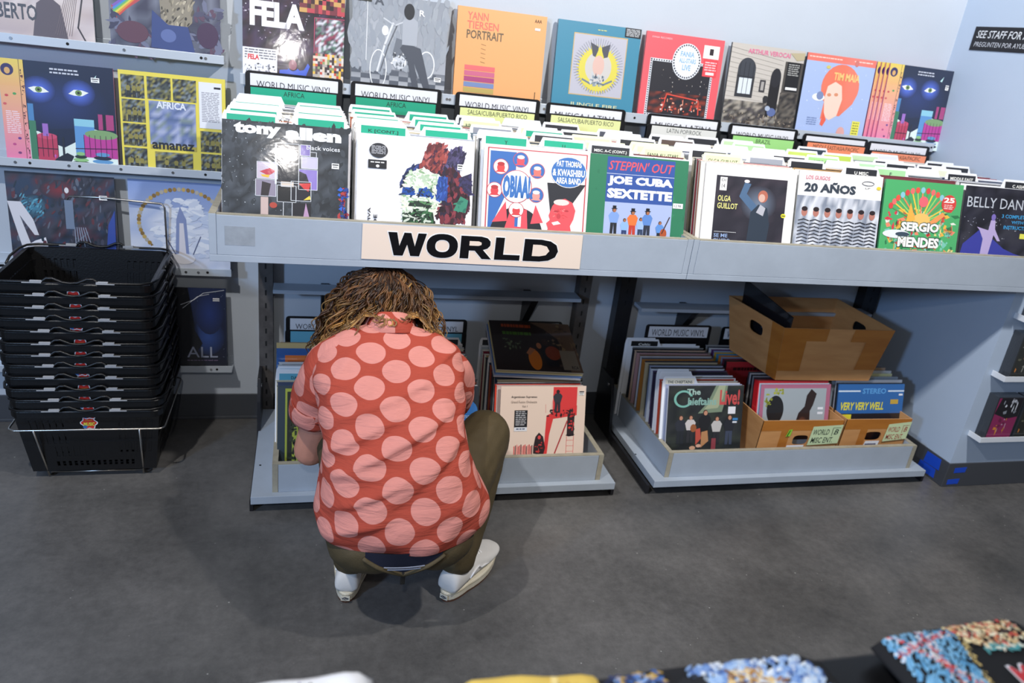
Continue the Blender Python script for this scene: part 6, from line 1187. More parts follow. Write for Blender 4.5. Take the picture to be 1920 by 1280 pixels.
    for i in range(13):
        s_ = -1 + 2 * i / 12; k = (1 - abs(s_) ** 6) ** 0.5 if abs(s_) < 1 else 0.0
        k = max(k, 0.12); rg = []
        for q in range(24):
            a = 2 * math.pi * q / 24; c_, sn = math.cos(a), math.sin(a)
            rg.append((s_ * w_ / 2, -0.0 + (d_ / 2) * (0.94 + 0.06 * k) * abs(c_) ** 0.35 * (1 if c_ > 0 else -1), hgt / 2 + hgt / 2 * k * abs(sn) ** 0.6 * (1 if sn > 0 else -1) + 0.0015 * math.sin(7 * s_ + 3 * c_) * (1 if sn > 0 else 0)))
        rings.append(rg)
    m.loft(rings, col=H(col))
    # print follows the top of the shirt
    mp = MB(); art(mp, items, -0.5, 0, 1, 1)
    vs = []
    for (x, y, z) in mp.v:
        u, v = x, z - 0.5; lay = -y
        px_, py_ = u * w_ * 0.93, v * d_ * 0.96
        k = max((1 - abs(px_ * 2 / w_) ** 6), 0) ** 0.5; k = max(k, 0.12)
        cc = min(abs(py_) / ((d_ / 2) * (0.94 + 0.06 * k)), 1.0) ** (1 / 0.35); sn = max(1 - cc * cc, 0) ** 0.5
        vs.append((px_, py_, hgt / 2 + hgt / 2 * k * sn ** 0.6 + 0.0026 + lay * 0.8))
    nb = len(m.v); m.v += vs; m.f += [tuple(i + nb for i in f) for f in mp.f]; m.mi += [1] * len(mp.f); m.c += mp.c
    body = m.build('folded_body', [simple('tshirt_cotton_' + lab.split()[0], col, 0.85), M_print], tt_, smooth=True)
# ------------------------------------------------------------------ crouching person
PT = thing('person', (0.24, 1.72, 0.0), 'person with curly brown hair and coral polka dot shirt, crouching, seen from behind', 'person')
PO = Vector((0.24, 1.72, 0.0))
def L_(p): return (p[0] - PO.x, p[1] - PO.y, p[2] - PO.z)
M_skin = simple('skin', '#cf8f78', 0.5, bump=0.1, bscale=120, var=0.06, vscale=18)
M_skin.node_tree.nodes['Principled BSDF'].inputs['Subsurface Weight'].default_value = 0.08
M_skin.node_tree.nodes['Principled BSDF'].inputs['Subsurface Radius'].default_value = (0.02, 0.008, 0.004)
M_olive = simple('olive_twill', '#4d4128', 0.75, bump=0.35, bscale=240, var=0.10, vscale=14)
M_navy = simple('navy_knit', '#15182c', 0.8)
M_nline = simple('grey_stripe_knit', '#8c92a4', 0.8)
M_shoe = simple('white_suede', '#d9d6d2', 0.7, var=0.05, vscale=20, bump=0.15, bscale=200)
M_sole = simple('off_white_rubber', '#d8d0bc', 0.5, var=0.10, vscale=25)
M_gum = simple('brown_outsole', '#5c3c2c', 0.6)
M_strp = simple('white_leather_stripe', '#f0eff0', 0.4)
M_logo = simple('heel_logo_ink', '#1c2440', 0.5)

def capsule(m, a, b, ra, rb, n=20, k=5):
    a, b = Vector(L_(a)), Vector(L_(b)); d = (b - a); ln = d.length; d.normalize()
    u = d.orthogonal().normalized(); v = d.cross(u); rings = []
    for i in range(k + 1):
        th = math.pi / 2 * (1 - i / k); c = a - d * ra * math.sin(th); r = max(ra * math.cos(th), 0.0004); rings.append((c, r))
    for i in range(k + 1):
        th = math.pi / 2 * i / k; c = b + d * rb * math.sin(th); r = max(rb * math.cos(th), 0.0004); rings.append((c, r))
    m.loft([[tuple(c + (u * math.cos(2 * math.pi * q / n) + v * math.sin(2 * math.pi * q / n)) * r) for q in range(n)] for c, r in rings])
def ellipsoid(m, c, r, rot=(0, 0, 0), n=24, k=14):
    R_ = Euler(rot).to_matrix(); c = Vector(L_(c)); rings = []
    for i in range(k + 1):
        th = -math.pi / 2 + math.pi * i / k; z = math.sin(th); q_ = max(math.cos(th), 0.002)
        rings.append([tuple(c + R_ @ Vector((r[0] * q_ * math.cos(2 * math.pi * q / n), r[1] * q_ * math.sin(2 * math.pi * q / n), r[2] * z))) for q in range(n)])
    m.loft(rings)
def chain(m, pts, rad):
    for i in range(len(pts) - 1): capsule(m, pts[i], pts[i + 1], rad[i], rad[i + 1], n=14, k=4)
def fuse(o, vox, it=6, fac=0.5):
    r = o.modifiers.new('fuse', 'REMESH'); r.mode = 'VOXEL'; r.voxel_size = vox; r.use_smooth_shade = True
    s = o.modifiers.new('soften', 'SMOOTH'); s.factor = fac; s.iterations = it

# body: one continuous figure
m = MB()
HC = (0.210, 2.030, 0.752)                      # head centre
LSH, RSH = (0.078, 1.866, 0.640), (0.372, 1.866, 0.636)
LEL, LWR = (0.020, 1.945, 0.335), (0.105, 2.120, 0.330)
REL, RWR = (0.415, 2.010, 0.400), (0.315, 2.170, 0.395)
LHP, RHP = (0.160, 1.640, 0.300), (0.335, 1.640, 0.300)
LKN, RKN = (0.110, 2.005, 0.410), (0.528, 1.930, 0.375)
LAN, RAN = (0.135, 1.745, 0.090), (0.430, 1.715, 0.090)
ellipsoid(m, HC, (0.074, 0.095, 0.100), (math.radians(-35), 0, 0))
ellipsoid(m, (0.210, 2.065, 0.700), (0.055, 0.060, 0.070), (math.radians(-35), 0, 0))    # jaw
capsule(m, (0.210, 2.130, 0.725), (0.210, 2.145, 0.700), 0.010, 0.013)                    # nose
capsule(m, (0.210, 2.115, 0.672), (0.210, 2.118, 0.668), 0.018, 0.018)                    # mouth area
for sx in (-1, 1):
    ellipsoid(m, (0.210 + sx * 0.076, 2.022, 0.735), (0.010, 0.020, 0.030), (math.radians(-35), 0, 0))   # ears
capsule(m, (0.225, 1.915, 0.690), (0.212, 1.995, 0.715), 0.058, 0.052)                    # neck
chain(m, [(0.242, 1.650, 0.330), (0.238, 1.700, 0.450), (0.230, 1.790, 0.560), (0.225, 1.880, 0.640)], [0.135, 0.125, 0.135, 0.105])
ellipsoid(m, (0.243, 1.645, 0.300), (0.165, 0.120, 0.120))
capsule(m, (0.13, 1.850, 0.628), (0.32, 1.850, 0.628), 0.060, 0.060)
for S, E, W in ((LSH, LEL, LWR), (RSH, REL, RWR)):
    chain(m, [S, E], [0.048, 0.047]); chain(m, [E, W], [0.046, 0.028])
for Hp, K, An in ((LHP, LKN, LAN), (RHP, RKN, RAN)):
    chain(m, [Hp, K], [0.082, 0.058]); 
    mid = tuple((K[i] * 0.6 + An[i] * 0.4) for i in range(3)); chain(m, [K, mid, An], [0.055, 0.056, 0.036])
    toe = (An[0] + (0.075 if Hp is RHP else 0.010), An[1] + 0.12, 0.045); chain(m, [An, (An[0], An[1] - 0.02, 0.060)], [0.032, 0.022]); chain(m, [(An[0], An[1], 0.060), toe], [0.026, 0.018])
def hand(W, aim, side, curl=0.5):
    """palm and five separate bent fingers; aim = direction of the fingers, side = thumb direction"""
    W = Vector(W); aim = Vector(aim).normalized(); side = Vector(side); side = (side - aim * side.dot(aim)).normalized(); nrm = aim.cross(side).normalized()
    if nrm.z > 0: nrm = -nrm
    pc = W + aim * 0.055
    for k in range(4):
        o_ = side * (0.027 - 0.018 * k)
        chain(m, [tuple(W + o_ * 0.5 + aim * 0.01), tuple(W + o_ + aim * 0.085)], [0.014, 0.0125])
        ln = (0.040, 0.045, 0.042, 0.033)[k]; p0 = W + o_ * 1.08 + aim * 0.088; d = aim.copy(); P = [p0]; r_ = [0.0092, 0.0085, 0.0078, 0.0068]
        for j, f in enumerate((1.0, 0.72, 0.55)):
            d = (d * math.cos(curl * (0.6 + 0.3 * j)) + nrm * math.sin(curl * (0.6 + 0.3 * j))).normalized(); P.append(P[-1] + d * ln * f)
        chain(m, [tuple(p) for p in P], r_)
    tb = W + aim * 0.025 + side * 0.022
    chain(m, [tuple(tb), tuple(tb + side * 0.026 + aim * 0.024 + nrm * 0.006), tuple(tb + side * 0.036 + aim * 0.052 + nrm * 0.014), tuple(tb + side * 0.034 + aim * 0.074 + nrm * 0.020)], [0.014, 0.0115, 0.0098, 0.0085])
hand(LWR, (0.10, 0.35, 0.42), (0.9, -0.1, 0.1), 0.75)
hand(RWR, (-0.15, 0.30, 0.30), (-0.9, -0.1, 0.1), 0.75)
body = m.build('body', M_skin, PT, smooth=True); fuse(body, 0.0045, 5, 0.5)
# eyes and brows on the face
m = MB()
for sx in (-1, 1):
    ellipsoid(m, (0.210 + sx * 0.030, 2.112, 0.760), (0.011, 0.008, 0.008), n=12, k=8)
m.build('eyes', simple('eye_white', '#e4e0dc', 0.3), PT, smooth=True)

# trousers
m = MB()
ellipsoid(m, (0.248, 1.635, 0.300), (0.203, 0.138, 0.105), (math.radians(-8), 0, 0))
ellipsoid(m, (0.175, 1.600, 0.275), (0.115, 0.105, 0.080)); ellipsoid(m, (0.322, 1.600, 0.275), (0.115, 0.105, 0.080))
for Hp, K, An in ((LHP, LKN, LAN), (RHP, RKN, RAN)):
    mid_ = tuple((Hp[i] * 0.5 + K[i] * 0.5) for i in range(3))
    chain(m, [Hp, (mid_[0], mid_[1], mid_[2] - 0.012), K], [0.090, 0.094, 0.083])
    mid = tuple((K[i] * 0.55 + An[i] * 0.45) for i in range(3)); ank = (An[0], An[1] - 0.004, An[2] + 0.022)
    chain(m, [K, mid, ank], [0.076, 0.072, 0.055])
tr = m.build('trousers', M_olive, PT, smooth=True); fuse(tr, 0.007, 8, 0.6)
d = tr.modifiers.new('creases', 'DISPLACE'); tx = bpy.data.textures.new('creases', 'CLOUDS'); tx.noise_scale = 0.09; d.texture = tx; d.strength = 0.012; d.mid_level = 0.5; d.texture_coords = 'LOCAL'
# gaping waistband at the back with navy underwear, and a belt loop
def on_arc(x, z, out=0.0):
    """point on the seat surface, slightly outside"""
    return (x, 1.632 - math.sqrt(max(0.0, 1 - ((x - 0.248) / 0.215) ** 2)) * 0.142 - out + max(0, 0.27 - z) * 0.55, z)
m = MB()
P = [on_arc(0.243 + (-0.095 + 0.19 * i / 16), 0.290 - 0.050 * (1 - abs(-1 + 2 * i / 16)) ** 0.9, 0.006) for i in range(17)]
Q = [on_arc(0.243 + (-0.095 + 0.19 * i / 16), 0.312, 0.006) for i in range(17)]
m.add([L_(p) for p in P] + [L_(p) for p in Q], [(i, i + 1, 18 + i, 17 + i) for i in range(16)]); uw = m.build('underwear', M_navy, PT, smooth=True)
for dz, w2 in ((0.010, 0.0016), (0.020, 0.0014)):
    m = MB(); PP = [on_arc(0.243 + (-0.05 + 0.10 * i / 12), 0.252 + dz, 0.0075) for i in range(13)]; m.tube([L_(p) for p in PP], w2, n=5); m.build('stripe', M_nline, uw)
m = MB(); PP = [on_arc(0.243 + (-0.100 + 0.20 * i / 24), 0.294 - 0.056 * (1 - abs(-1 + 2 * i / 24)) ** 0.9, 0.009) for i in range(25)]
m.tube([L_(p) for p in PP], 0.006, n=6, flat=0.5); m.build('waistband_edge', M_olive, PT, smooth=True)
m = MB(); c = L_(on_arc(0.243, 0.232, 0.012)); m.box(c[0] - 0.006, c[1] - 0.003, c[2] - 0.024, c[0] + 0.006, c[1] + 0.004, c[2] + 0.012); m.build('belt_loop', simple('black_loop', '#17140f', 0.8), PT, bevel=0.002)

# shoes
def shoe(heel, ang, label):
    t = thing('shoe', (heel[0] - PO.x, heel[1] - PO.y, 0), None, None); del_ = [t.pop(k, None) for k in ('label', 'category')] if False else None
    t.parent = PT; t.rotation_euler = (0, 0, -math.radians(ang)); t['label'] = label
    Ln = 0.285
    def outline(g=0.0, n=36):
        P = []
        for i in range(n):
            a = 2 * math.pi * i / n; s_ = 0.5 - 0.5 * math.cos(a) ; y = s_ * Ln
            w_ = 0.036 + 0.012 * math.sin(min(1, max(0, (s_ - 0.25) / 0.6)) * math.pi) 
            edge = (1 - abs(2 * s_ - 1) ** 3.2) ** 0.5 if abs(2 * s_ - 1) < 1 else 0
            x = (w_ + g) * edge * (1 if math.sin(a) > 0 else -1)
            P.append((x, -g + y * (1 + 2 * g / Ln)))
        return P
    m = MB(); m.prism(outline(0.0), 'z', 0.0005, 0.007); m.build('outsole', M_gum, t, fixn=True)
    m = MB(); m.prism(outline(0.002), 'z', 0.007, 0.033); m.build('sole', M_sole, t, fixn=True, bevel=0.003)
    m = MB(); m.tube([(x, y, 0.029) for x, y in outline(0.0028)], 0.0012, closed=True, n=5); m.build('sole_line', simple('sole_line', '#b8ae98', 0.6), t)
    # upper: rings along the foot
    m = MB(); rings = []
    prof = [(0.004, 0.026, 0.060), (0.012, 0.033, 0.088), (0.03, 0.035, 0.094), (0.06, 0.036, 0.092), (0.09, 0.037, 0.094), (0.12, 0.039, 0.088), (0.15, 0.042, 0.076), (0.18, 0.045, 0.066), (0.21, 0.046, 0.058), (0.24, 0.043, 0.052), (0.265, 0.034, 0.046), (0.279, 0.018, 0.040)]
    for y, w_, h_ in prof:
        rg = []
        for q in range(20):
            a = math.pi * q / 19; c_, sn = math.cos(a), math.sin(a)
            rg.append((w_ * abs(c_) ** 0.75 * (1 if c_ > 0 else -1), y, 0.031 + (h_ - 0.031) * abs(sn) ** 0.55))
        rings.append(rg)
    m.loft(rings); up = m.build('upper', M_shoe, t, smooth=True, fixn=True)
    sb = up.modifiers.new('round', 'SUBSURF'); sb.levels = 1; sb.render_levels = 1
    def side_x(y, z, off):
        for i in range(len(prof) - 1):
            if prof[i][0] <= y <= prof[i + 1][0]:
                f = (y - prof[i][0]) / (prof[i + 1][0] - prof[i][0]); w_ = prof[i][1] * (1 - f) + prof[i + 1][1] * f; h_ = prof[i][2] * (1 - f) + prof[i + 1][2] * f
                sn = min(1, max(0, (z - 0.031) / (h_ - 0.031))) ** (1 / 0.55); c_ = max(0, 1 - sn * sn) ** 0.5
                return w_ * c_ ** 0.75 + off
        return 0
    for sg in (-1, 1):
        m = MB(); pts = [(0.075, 0.050), (0.100, 0.062), (0.120, 0.066), (0.130, 0.055), (0.150, 0.052), (0.172, 0.046)]
        m.tube([(sg * side_x(y, z, 0.0012), y, z) for y, z in pts], [0.003, 0.005, 0.0055, 0.0055, 0.005, 0.003], n=6, flat=0.6); m.build('side_stripe', M_strp, t, smooth=True)
    m = MB()
    for i in range(5):
        y = 0.118 + i * 0.015; h_ = 0.090 - i * 0.0055
        m.tube([(-0.020, y, h_ - 0.008), (-0.010, y + 0.002, h_ + 0.001), (0.010, y - 0.002, h_ + 0.001), (0.020, y, h_ - 0.008)], 0.0022, n=6)
    m.build('laces', M_strp, t, smooth=True)
    m = MB(); m.box(-0.0125, -0.0042, 0.011, 0.0125, -0.0025, 0.027); lb = m.build('heel_tab', M_sole, t, bevel=0.001)
    m = MB(); art(m, [('l', [(0.1, 0.45), (0.45, 0.78), (0.9, 0.50)], 0.14, '#1c2440'), ('l', [(0.1, 0.45), (0.5, 0.20), (0.9, 0.50)], 0.10, '#1c2440'), ('s', 0.25, 0.3, 0.75, 0.65, 9, 0.10, ['#1c2440'], 3)], -0.011, 0.012, 0.022, 0.014, y0=-0.0044); m.build('heel_logo', M_print, lb)
    return t
shoe((0.118, 1.680), 10, 'left low-top white suede shoe')
shoe((0.390, 1.655), 42, 'right low-top white suede shoe, toe turned outward')

# shirt with polka dots (uv in metres)
def shirt_mat():
    m, nt, b = newmat('coral_polka_dot_cotton')
    uv = N(nt, 'ShaderNodeUVMap'); uv.uv_map = 'UVMap'
    mp = N(nt, 'ShaderNodeMapping'); mp.inputs['Rotation'].default_value = (0, 0, math.radians(4)); mp.inputs['Location'].default_value = (0.0255, 0.03, 0)
    nt.links.new(uv.outputs[0], mp.inputs[0])
    nz = N(nt, 'ShaderNodeTexNoise', Scale=18.0, Detail=2.0); nt.links.new(uv.outputs[0], nz.inputs['Vector'])
    vm = N(nt, 'ShaderNodeVectorMath', operation='SCALE'); vm.inputs['Scale'].default_value = 0.006
    nt.links.new(nz.outputs['Color'], vm.inputs[0])
    ad = N(nt, 'ShaderNodeVectorMath', operation='ADD'); nt.links.new(mp.outputs[0], ad.inputs[0]); nt.links.new(vm.outputs[0], ad.inputs[1])
    def lattice(off):
        o_ = N(nt, 'ShaderNodeVectorMath', operation='ADD'); o_.inputs[1].default_value = off + (0,)
        nt.links.new(ad.outputs[0], o_.inputs[0])
        w_ = N(nt, 'ShaderNodeVectorMath', operation='WRAP'); w_.inputs[1].default_value = (0.064, 0.050, 1); w_.inputs[2].default_value = (-0.064, -0.050, -1)
        nt.links.new(o_.outputs[0], w_.inputs[0])
        s_ = N(nt, 'ShaderNodeVectorMath', operation='MULTIPLY'); s_.inputs[1].default_value = (1, 1.10, 0); nt.links.new(w_.outputs[0], s_.inputs[0])
        l_ = N(nt, 'ShaderNodeVectorMath', operation='LENGTH'); nt.links.new(s_.outputs[0], l_.inputs[0]); return l_
    a, c = lattice((0, 0)), lattice((0.064, 0.050))
    mn = N(nt, 'ShaderNodeMath', operation='MINIMUM'); nt.links.new(a.outputs['Value'], mn.inputs[0]); nt.links.new(c.outputs['Value'], mn.inputs[1])
    st = N(nt, 'ShaderNodeMapRange'); st.inputs['From Min'].default_value = 0.0355; st.inputs['From Max'].default_value = 0.0367; st.inputs['To Min'].default_value = 1; st.inputs['To Max'].default_value = 0
    nt.links.new(mn.outputs[0], st.inputs['Value'])
    wv = N(nt, 'ShaderNodeTexNoise', Scale=160.0, Detail=3.0); ms = N(nt, 'ShaderNodeMapping'); ms.inputs['Scale'].default_value = (0.35, 4, 1)
    nt.links.new(uv.outputs[0], ms.inputs[0]); nt.links.new(ms.outputs[0], wv.inputs['Vector'])
    mx = N(nt, 'ShaderNodeMixRGB'); mx.inputs[1].default_value = H('#aa4838'); mx.inputs[2].default_value = H('#d38a7f')
    nt.links.new(st.outputs[0], mx.inputs[0])
    vr = N(nt, 'ShaderNodeMapRange'); vr.inputs['To Min'].default_value = 0.86; vr.inputs['To Max'].default_value = 1.12; nt.links.new(wv.outputs[0], vr.inputs['Value'])
    mu = N(nt, 'ShaderNodeVectorMath', operation='SCALE'); nt.links.new(mx.outputs[0], mu.inputs[0]); nt.links.new(vr.outputs[0], mu.inputs['Scale'])
    nt.links.new(mu.outputs[0], b.inputs['Base Color']); b.inputs['Roughness'].default_value = 0.85; b.inputs['Specular IOR Level'].default_value = 0.2
    bp = N(nt, 'ShaderNodeBump', Strength=0.25, Distance=0.001); nt.links.new(wv.outputs[0], bp.inputs['Height'])
    n2 = N(nt, 'ShaderNodeTexNoise', Scale=14.0, Detail=4.0, Distortion=1.0); m3 = N(nt, 'ShaderNodeMapping'); m3.inputs['Rotation'].default_value = (0, 0, math.radians(-28)); m3.inputs['Scale'].default_value = (0.6, 2.4, 1)
    nt.links.new(uv.outputs[0], m3.inputs[0]); nt.links.new(m3.outputs[0], n2.inputs['Vector'])
    b2 = N(nt, 'ShaderNodeBump', Strength=0.55, Distance=0.012); nt.links.new(n2.outputs[0], b2.inputs['Height']); nt.links.new(bp.outputs[0], b2.inputs['Normal'])
    nt.links.new(b2.outputs[0], b.inputs['Normal'])
    return m
M_shirt = shirt_mat()
# torso: stations (back point y,z), (front point y,z), centre x, half width
ST = [(1.490, 0.303, 1.74, 0.315, 0.252, 0.196), (1.485, 0.335, 1.76, 0.345, 0.250, 0.2175), (1.495, 0.375, 1.79, 0.385, 0.250, 0.220), (1.517, 0.430, 1.81, 0.420, 0.243, 0.206), (1.548, 0.490, 1.82, 0.460, 0.236, 0.190), (1.585, 0.545, 1.835, 0.500, 0.230, 0.184),
      (1.628, 0.598, 1.86, 0.530, 0.224, 0.188), (1.680, 0.650, 1.895, 0.560, 0.220, 0.195), (1.738, 0.697, 1.925, 0.590, 0.220, 0.200), (1.790, 0.730, 1.955, 0.620, 0.221, 0.190), (1.828, 0.748, 1.965, 0.650, 0.221, 0.160), (1.855, 0.757, 1.968, 0.672, 0.220, 0.118), (1.872, 0.760, 1.965, 0.685, 0.220, 0.082)]
def lerpst(s):
    i = min(int(s), len(ST) - 2); f = s - i; 
    p0 = ST[max(i - 1, 0)]; p1 = ST[i]; p2 = ST[i + 1]; p3 = ST[min(i + 2, len(ST) - 1)]
    return [0.5 * ((2 * b_) + (-a_ + c_) * f + (2 * a_ - 5 * b_ + 4 * c_ - d_) * f * f + (-a_ + 3 * b_ - 3 * c_ + d_) * f ** 3) for a_, b_, c_, d_ in zip(p0, p1, p2, p3)]
NU, NV = 128, 110
verts = []; uvs = []
vlen = 0; prevb = None
folds = [  # (x0,v0,x1,v1, amp, width) long diagonal creases on the back, metres in uv
    (-0.19, 0.10, 0.03, 0.20, 0.011, 0.012), (-0.20, 0.17, 0.16, 0.36, 0.010, 0.013), (-0.20, 0.235, 0.02, 0.35, 0.009, 0.012), (-0.05, 0.12, 0.20, 0.30, 0.007, 0.016), (-0.19, 0.31, 0.08, 0.43, 0.006, 0.012), (-0.17, 0.05, -0.05, 0.09, 0.008, 0.010), (0.02, 0.06, 0.20, 0.15, 0.006, 0.016),
    (-0.18, 0.38, -0.10, 0.52, 0.006, 0.010), (0.10, 0.48, 0.19, 0.56, 0.006, 0.010), (-0.02, 0.20, -0.20, 0.20, 0.006, 0.010), (0.12, 0.36, 0.20, 0.22, 0.006, 0.012)]
for j in range(NV + 1):
    s = (len(ST) - 1) * j / NV
    yb, zb, yf, zf, cx, hw = lerpst(s)
    if prevb: vlen += math.hypot(yb - prevb[0], zb - prevb[1])
    prevb = (yb, zb)
    C0 = Vector((cx, (yb + yf) / 2, (zb + zf) / 2)); ax = Vector((0, (yb - yf) / 2, (zb - zf) / 2))
    ring = []; per = [0.0]
    for i in range(NU + 1):
        a = 2 * math.pi * i / NU - math.pi            # a=0 is the middle of the back
        p = 2.35
        sx = abs(math.sin(a)) ** (2 / p) * (1 if math.sin(a) > 0 else -1); cy = abs(math.cos(a)) ** (2 / p) * (1 if math.cos(a) > 0 else -1)
        pt = C0 + Vector((hw * sx, 0, 0)) + ax * cy
        ring.append(pt)
        if i: per.append(per[-1] + (ring[i] - ring[i - 1]).length)
    half = per[NU // 2]
    nrm_b = Vector((0, -(zf - zb) * 0 - 1, 0))
    for i in range(NU):
        u = per[i] - half; v = vlen; pt = ring[i]
        out = (pt - C0).normalized()
        dsp = 0
        for (x0, v0, x1, v1, amp, wd) in folds:
            dx, dv = x1 - x0, v1 - v0; L2 = dx * dx + dv * dv; tt2 = ((u - x0) * dx + (v - v0) * dv) / L2
            q = max(0, min(1, tt2)); d_ = math.hypot(u - (x0 + q * dx), (v - (v0 + q * dv)))
            sgn = ((u - x0) * dv - (v - v0) * dx)
            taper = math.sin(math.pi * min(max(q * 0.9 + 0.05, 0), 1)) ** 0.6
            dsp += 1.35 * amp * taper * math.exp(-(d_ / (wd * (0.75 if sgn > 0 else 1.5))) ** 2)
        dsp += 0.003 * math.sin(u * 21 + v * 26 + 1.2 * math.sin(v * 15)) + 0.0022 * math.sin(u * 47 - v * 60)
        if j < 22: dsp += (22 - j) / 22 * (0.006 * math.sin(u * 26 + 0.7))
        # spread under arms: waist pulled in at the left
        verts.append(pt + out * dsp); uvs.append((u, v))
faces = []
me_v = [L_(p) for p in verts]
for j in range(NV):
    for i in range(NU):
        faces.append((j * NU + i, j * NU + (i + 1) % NU, (j + 1) * NU + (i + 1) % NU, (j + 1) * NU + i))
me = bpy.data.meshes.new('shirt'); me.from_pydata(me_v, [], faces); me.materials.append(M_shirt)
ul = me.uv_layers.new(name='UVMap')
for p in me.polygons:
    us = [uvs[me.loops[li].vertex_index] for li in p.loop_indices]
    for li, q in zip(p.loop_indices, us):
        u = q[0]
        if max(x[0] for x in us) - min(x[0] for x in us) > 0.3 and u < 0: u = u + 2 * abs(min(x[0] for x in us))
        ul.data[li].uv = (u, q[1])
me.polygons.foreach_set('use_smooth', [True] * len(me.polygons))
shirt = link('shirt', me, PT)
so = shirt.modifiers.new('thickness', 'SOLIDIFY'); so.thickness = 0.002; so.offset = -1
def uvtube(name, path, radii, n, mat, parent, v0=0.0, flat=1.0, wob=0.004, u0=0.0, seedk=0.0):
    pts = [Vector(p) for p in path]; mpt = len(pts); vs = []; uv_ = []; vl = v0; prev = None
    for i in range(mpt):
        d_ = (pts[min(i + 1, mpt - 1)] - pts[max(i - 1, 0)]).normalized()
        if prev is None: u = Vector((1, 0, 0)); u = (u - d_ * u.dot(d_)).normalized()
        else: u = (prev - d_ * prev.dot(d_)).normalized()
        prev = u; w2 = d_.cross(u)
        if i: vl += (pts[i] - pts[i - 1]).length
        r_ = radii[i]; rx, ry = r_ if isinstance(r_, tuple) else (r_, r_)
        for k in range(n):
            a = 2 * math.pi * k / n; rr_ = 1 + wob / max(rx, .01) * (math.sin(3 * a + vl * 40 + seedk) + 0.6 * math.sin(5 * a - vl * 60))
            vs.append(L_(pts[i] + (u * math.cos(a) * rx + w2 * math.sin(a) * ry) * rr_)); uv_.append((u0 + 2 * math.pi * k / n * 0.062, vl))
    fs = [(i * n + k, i * n + (k + 1) % n, (i + 1) * n + (k + 1) % n, (i + 1) * n + k) for i in range(mpt - 1) for k in range(n)]
    me = bpy.data.meshes.new(name); me.from_pydata(vs, [], fs); me.materials.append(mat); ul = me.uv_layers.new(name='UVMap')
    for p in me.polygons:
        for li in p.loop_indices:
            vi = me.loops[li].vertex_index; k = vi % n; uu, vv = uv_[vi]
            if k == 0 and any(me.loops[l2].vertex_index % n == n - 1 for l2 in p.loop_indices): uu += 2 * math.pi * 0.062
            ul.data[li].uv = (uu, vv)
    me.polygons.foreach_set('use_smooth', [True] * len(me.polygons))
    o = link(name, me, parent); s_ = o.modifiers.new('thickness', 'SOLIDIFY'); s_.thickness = 0.002; s_.offset = -1
    return o
def interp(P, n):
    out = []
    for i in range(len(P) - 1):
        for k in range(n):
            f = k / n; out.append(tuple(P[i][q] * (1 - f) + P[i + 1][q] * f for q in range(3)))
    out.append(P[-1]); return out
# left sleeve with a rolled cuff
SLL = [(0.150, 1.840, 0.672), (0.105, 1.846, 0.664), (0.070, 1.852, 0.638), (0.047, 1.862, 0.598), (0.036, 1.876, 0.550), (0.030, 1.882, 0.524), (0.028, 1.887, 0.504)]
uvtube('sleeve', interp(SLL, 4), [(0.066, 0.074)] * 9 + [(0.066 - 0.004 * i / 15, 0.074 - 0.003 * i / 15) for i in range(16)], 32, M_shirt, shirt, wob=0.0022, u0=0.03)
cf = [(0.030, 1.880, 0.530), (0.027, 1.887, 0.506), (0.025, 1.894, 0.482)]
uvtube('sleeve_cuff', interp(cf, 3), [(0.0635, 0.0715)] * 3 + [(0.066, 0.073)] * 4, 32, M_shirt, shirt, v0=0.03, wob=0.0012, u0=0.10)
# right sleeve, reaching forward
SLR = [(0.310, 1.860, 0.640), (0.345, 1.860, 0.642), (0.376, 1.866, 0.626), (0.402, 1.895, 0.590), (0.408, 1.930, 0.535), (0.410, 1.960, 0.490)]
uvtube('sleeve', interp(SLR, 4), [(0.065, 0.074)] * 21, 32, M_shirt, shirt, wob=0.0022, u0=0.05)
# collar folded over the neck
m = MB(); n_ = 40; rings = [[], [], [], []]
vsc = []; 
for lv, (rx, ry, dz, dy) in enumerate(((0.066, 0.060, 0.018, 0.012), (0.071, 0.066, 0.026, 0.006), (0.080, 0.078, 0.004, -0.006), (0.092, 0.092, -0.014, -0.016))):
    for k in range(n_):
        a = math.pi * (0.98 + 1.04 * k / (n_ - 1))   # back half
        x = 0.220 + rx * math.cos(a); y = 1.925 + dy + ry * math.sin(a) * 0.9; z = 0.764 + dz + 0.018 * math.sin(a) * 0.0 - (0.050 if lv < 2 else 0.062) * abs(math.cos(a)) ** 3 * 0.9
        vsc.append(L_((x, y, z)))
me = bpy.data.meshes.new('collar'); me.from_pydata(vsc, [], [(l * n_ + k, l * n_ + k + 1, (l + 1) * n_ + k + 1, (l + 1) * n_ + k) for l in range(3) for k in range(n_ - 1)])
me.materials.append(M_shirt); ul = me.uv_layers.new(name='UVMap')
for p in me.polygons:
    for li in p.loop_indices:
        vi = me.loops[li].vertex_index; ul.data[li].uv = ((vi % n_) / n_ * 0.26 + 0.02, (vi // n_) * 0.022 + 0.20)
me.polygons.foreach_set('use_smooth', [True] * len(me.polygons))
o = link('collar', me, shirt); s_ = o.modifiers.new('thickness', 'SOLIDIFY'); s_.thickness = 0.0025

